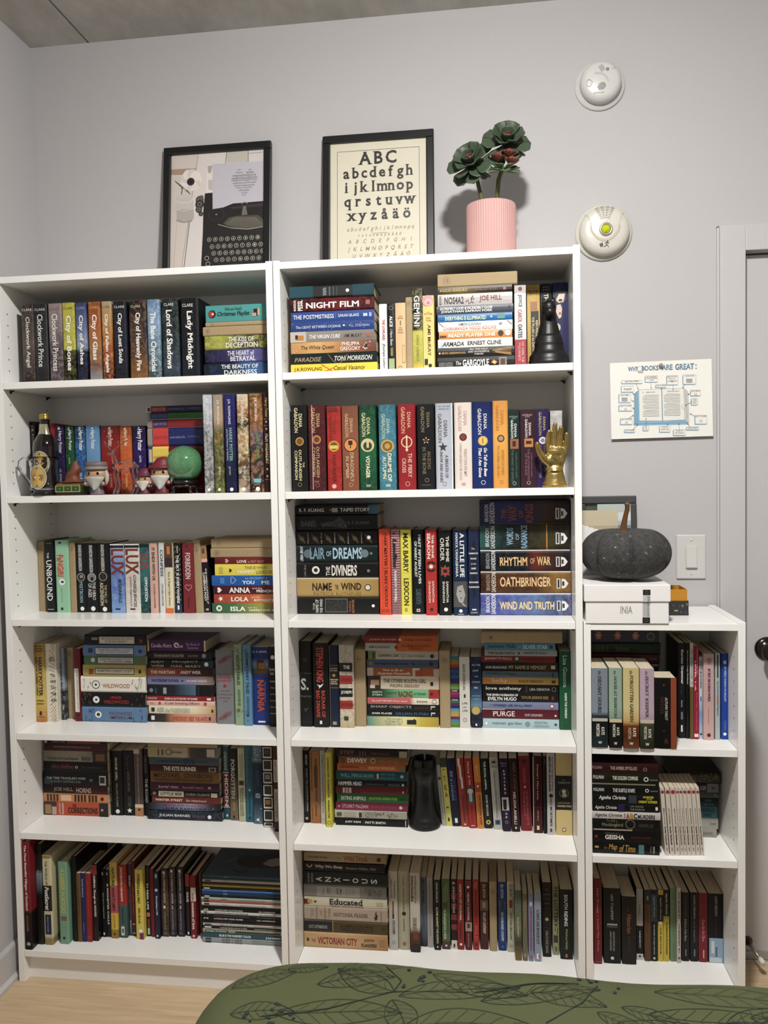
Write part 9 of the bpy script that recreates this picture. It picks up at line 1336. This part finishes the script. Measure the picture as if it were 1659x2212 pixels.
B('L','p',1.6235,1.7935,.6549,.6811,.0158,.13,0,'dark maroon paperback^0left stack','3a1214',[T('PULLMAN',.01,.16,.3,.6,'8a7a74','b'),T('THE AMBER SPYGLASS',.28,.68,.3,.66,'a8948c','b'),Dk(.8,.55,.2,'8a7a74'),Dk(.8,.55,.12,'3a1214')])
B('U','p',1.8108,1.8205,.4395,.6189,.0179,.105,4.2,'slim white leaning paperback with red dot~0','d8d0c4',[Dk(.06,.5,.42,'a8303a'),T('Mercure',.3,.54,.3,.66,'6a6258'),T('Amelie Nothomb',.56,.84,.3,.7,'3a3430','b'),R(.88,.93,.4,.6,'8a8478')])
B('U','p',1.8232,1.8345,.4395,.6189,.019,.105,4.2,'slim white leaning paperback with red dot~1','d8d0c4',[Dk(.06,.5,.42,'a8303a'),T('Les Combustibles',.3,.54,.3,.66,'6a6258'),T('Amelie Nothomb',.56,.84,.3,.7,'3a3430','b'),R(.88,.93,.4,.6,'8a8478')])
B('U','p',1.8364,1.8485,.4395,.6189,.0202,.105,4.2,'slim white leaning paperback with red dot~2','d8d0c4',[Dk(.06,.5,.42,'a8303a'),T("Hygiene de l'assassin",.3,.54,.3,.66,'6a6258'),T('Amelie Nothomb',.56,.84,.3,.7,'3a3430','b'),R(.88,.93,.4,.6,'8a8478')])
B('U','p',1.8499,1.8576,.4395,.6188,.0212,.105,4.2,'slim white leaning paperback with red dot~3','d8d0c4',[Dk(.06,.5,.42,'a8303a'),T('Tuer le pere',.3,.54,.3,.66,'6a6258'),T('Amelie Nothomb',.56,.84,.3,.7,'3a3430','b'),R(.88,.93,.4,.6,'8a8478')])
B('U','p',1.8585,1.8666,.4395,.6188,.022,.105,4.2,'slim white leaning paperback with red dot~4','d8d0c4',[Dk(.06,.5,.42,'a8303a'),T('Le fait du prince',.3,.54,.3,.66,'6a6258'),T('Amelie Nothomb',.56,.84,.3,.7,'3a3430','b'),R(.88,.93,.4,.6,'8a8478')])
B('U','p',1.8676,1.8773,.4395,.6187,.0229,.105,4.2,'slim white leaning paperback with red dot~5','d8d0c4',[Dk(.06,.5,.42,'a8303a'),T('Biographie de la faim',.3,.54,.3,.66,'6a6258'),T('Amelie Nothomb',.56,.84,.3,.7,'3a3430','b'),R(.88,.93,.4,.6,'8a8478')])
B('U','p',1.8783,1.8887,.4395,.6187,.0239,.105,4.2,'slim white leaning paperback with red dot~6','d8d0c4',[Dk(.06,.5,.42,'a8303a'),T('Antechrista',.3,.54,.3,.66,'6a6258'),T('Amelie Nothomb',.56,.84,.3,.7,'3a3430','b'),R(.88,.93,.4,.6,'8a8478')])
B('U','p',1.8902,1.9002,.4395,.6187,.0249,.105,4.2,'slim white leaning paperback with red dot~7','d8d0c4',[Dk(.06,.5,.42,'a8303a'),T('Robert des noms propres',.3,.54,.3,.66,'6a6258'),T('Amelie Nothomb',.56,.84,.3,.7,'3a3430','b'),R(.88,.93,.4,.6,'8a8478')])
B('U','p',1.9017,1.9101,.4395,.6186,.0259,.105,4.2,'slim white leaning paperback with red dot~8','d8d0c4',[Dk(.06,.5,.42,'a8303a'),T('Stupeur et tremblements',.3,.54,.3,.66,'6a6258'),T('Amelie Nothomb',.56,.84,.3,.7,'3a3430','b'),R(.88,.93,.4,.6,'8a8478')])
B('L','p',1.8681,1.9701,.4395,.4633,.135,.12,0,'pale grey paperback^6rear stack','a8a49c',[T('KAFANG',.66,.9,.3,.7,'6a665e')])
B('L','p',1.8681,1.9743,.4635,.492,.135,.12,0,'off-white paperback^5rear stack','b0aea2',[T('keeper',.8,.95,.3,.7,'7a7a70')])
B('L','p',1.8682,1.9718,.4922,.5249,.135,.12,0,'turquoise paperback with dark capitals^4rear stack','3e7e86',[T('NICHOLAS',.6,.92,.12,.44,'16343a','b'),T('SPARKS',.64,.86,.54,.86,'16343a','b')])
B('L','p',1.8683,1.971,.5251,.5499,.135,.12,0,'navy paperback^3rear stack','1a242e',[T('LISA',.7,.86,.14,.42,'5a7078'),T('GENOVA',.66,.92,.56,.84,'5a7078')])
B('L','p',1.8683,1.9768,.5501,.5651,.135,.12,0,'olive green paperback^2rear stack','4a6048',[R(.86,.96,.3,.7,'9a6a4a')])
B('L','p',1.8684,1.9752,.5653,.59,.135,.12,0,'dark plum paperback with grey panel~','33242a',[T('SLEEP',.55,.7,.3,.75,'b8a8a8','b'),R(.72,1,0.0,1,'8a8488'),T('66',.83,.9,.3,.66,'1c1c1c','b')])
B('L','h',1.8515,1.981,.5902,.6209,.135,.12,0,'dark bound book with gilt ornament edge~','2e1c16',[R(.3,.98,.25,.95,'4a4034'),SCRB(.32,.96,'a89468')])
G('bottom shelf of the low right bookcase','bottom shelf of low bookcase')
B('U','h',1.6359,1.6582,.0937,.3303,.0931,.1729,0,'tall dark red cloth book with pale serif title~','7a1418',[T('Little Women',.1,.4,.36,.62,'c08a78'),Dk(.43,.5,.07,'c08a78'),T('Louisa May Alcott',.46,.85,.36,.62,'c08a78'),R(.97,.975,.1,.9,'c08a78')])
B('U','p',1.6633,1.7087,.0937,.3044,.0984,.14,0,'thick black paperback with white sans author~1','131414',[T('LEO TOLSTOY',.08,.42,.44,.58,'b8bab6'),V('ANNA',.465,.49,.18,.82,'d0ccc4','b'),V('KARENINA',.5,.515,.2,.8,'8a8680'),T('RICHARD PEVEAR AND',.57,.83,.36,.46,'a8a49c'),T('LARISSA VOLOKHONSKY',.57,.83,.54,.64,'a8a49c'),Dk(.925,.5,.1,'e0d0c0')])
B('U','p',1.7121,1.7497,.0937,.2832,.0984,.12,0,'very dark brown paperback with rust title~2','1d1512',[T('the',.14,.22,.5,.65,'4a3424','i'),T('Historian',.26,.54,.34,.66,'7a4a34','b'),T('ELIZABETH KOSTOVA',.58,.84,.4,.6,'3a2c22')])
B('U','p',1.7548,1.772,.0937,.2957,.1222,.13,0,'black paperback, white upper half~3','141413',[R(0,.52,0,1,'b4b4ac'),T('Lolita',.22,.36,.3,.64,'6a6a64','i'),T('NABOKOV',.59,.83,.36,.6,'d8d8d4'),R(.91,1,0,1,'d0ccc4'),Dk(.945,.5,.18,'1c1c1c')])
B('U','p',1.7755,1.7918,.0937,.2942,.1182,.13,0,'black and brown paperback~4','6a4422>6a4422',[R(0,.2,0,1,'141816'),T('The Turn of the Screw',.24,.6,.4,.6,'4a2c14'),R(.08,.14,.35,.65,'8a9a90')])
B('U','p',1.7921,1.8109,.0937,.2942,.1199,.13,0,'black paperback with teal author panel~5','151a1e',[R(.06,.44,.05,.95,'2a4858'),T('Agatha Christie',.08,.38,.36,.66,'9ab0b8','i'),T('the murder of roger ackroyd',.48,.9,.42,.6,'d0d4d4','b'),R(.94,.97,.35,.65,'c8ccc8')])
B('U','p',1.8118,1.8254,.0937,.2958,.1201,.13,0,'black and yellow paperback with large yellow title~','1a1412>1a1412@.44>d0b83a@.45>d4bc3c',[R(0,.07,0,1,'c0ac3a'),T('Agatha Christie',.1,.42,.36,.66,'c8c0b0','i'),Dk(.46,.5,.3,'e8e4d8'),T('THE BIG FOUR',.52,.9,.38,.64,'3a2e14','b')])
B('U','p',1.8266,1.8419,.0937,.2948,.1216,.13,0,'black over yellow paperback with rounded band~7','141312>141312@.36>c8b42e@.37>ccb830',[T('Agatha Christie',.04,.34,.34,.66,'d8d4c8','i'),R(.36,.39,.1,.9,'a8941e'),T('The Witness for the Prosecution',.44,.9,.28,.56,'2a2410','b')])
B('U','p',1.8449,1.8611,.0937,.2993,.1235,.13,0,'sage green paperback with small dark text~8','7a9472',[T('Theodora',.05,.16,.4,.6,'4a5c44'),T('Waiting for the Barbarians',.28,.64,.42,.58,'4a5c44'),T('Penguin Classic',.76,.96,.42,.58,'4a5c44')])
B('U','p',1.8614,1.8716,.0937,.3048,.1174,.1486,0,'narrow white paperback with dark red capitals~9','c8c4ba',[T('RAY BRADBURY',.06,.42,.3,.68,'6a2420','b'),T('FAHRENHEIT 451',.48,.86,.3,.68,'6a2420','b'),Dk(.93,.5,.3,'a82a24')])
B('U','p',1.8766,1.8961,.0937,.2867,.1282,.13,0,'black paperback with faint grey script~10','161617',[T('LIAN HEARN',.05,.36,.36,.6,'4a4a48'),T('Brilliance of the Moon',.38,.7,.36,.66,'a8a8a4','i'),R(.82,.92,.4,.55,'8a8a86')])
B('U','p',1.8989,1.9201,.0937,.2874,.1289,.13,0,'black paperback with light serif author~11','17171a',[T('LIAN HEARN',.04,.38,.38,.58,'b0b0ac'),T('Across the Nightingale Floor',.4,.72,.4,.6,'8a8a86','i'),R(.82,.92,.4,.55,'8a8a86')])
B('U','p',1.9216,1.9444,.0937,.2871,.1283,.13,0,'cherry red paperback with pink brush script~12','8a1c26',[T('Grass for His Pillow',.38,.7,.3,.66,'c88a90','i'),R(.82,.94,.4,.52,'e0b8bc')])
B('U','p',1.9462,1.9857,.0937,.2868,.1286,.13,0,'thick black paperback with pale blue foot~13','141418',[T('LIAN HEARN',.03,.32,.4,.56,'a8aaac'),T('Harsh Cry of the Heron',.36,.62,.42,.56,'5a2c30'),R(.64,1,.02,.94,'9ab4cc'),R(.68,.86,.6,.8,'d8d8d0'),R(.92,.99,.1,.9,'d0d4d4'),T('PICADOR',.77,.91,.4,.52,'1c2430','b')])
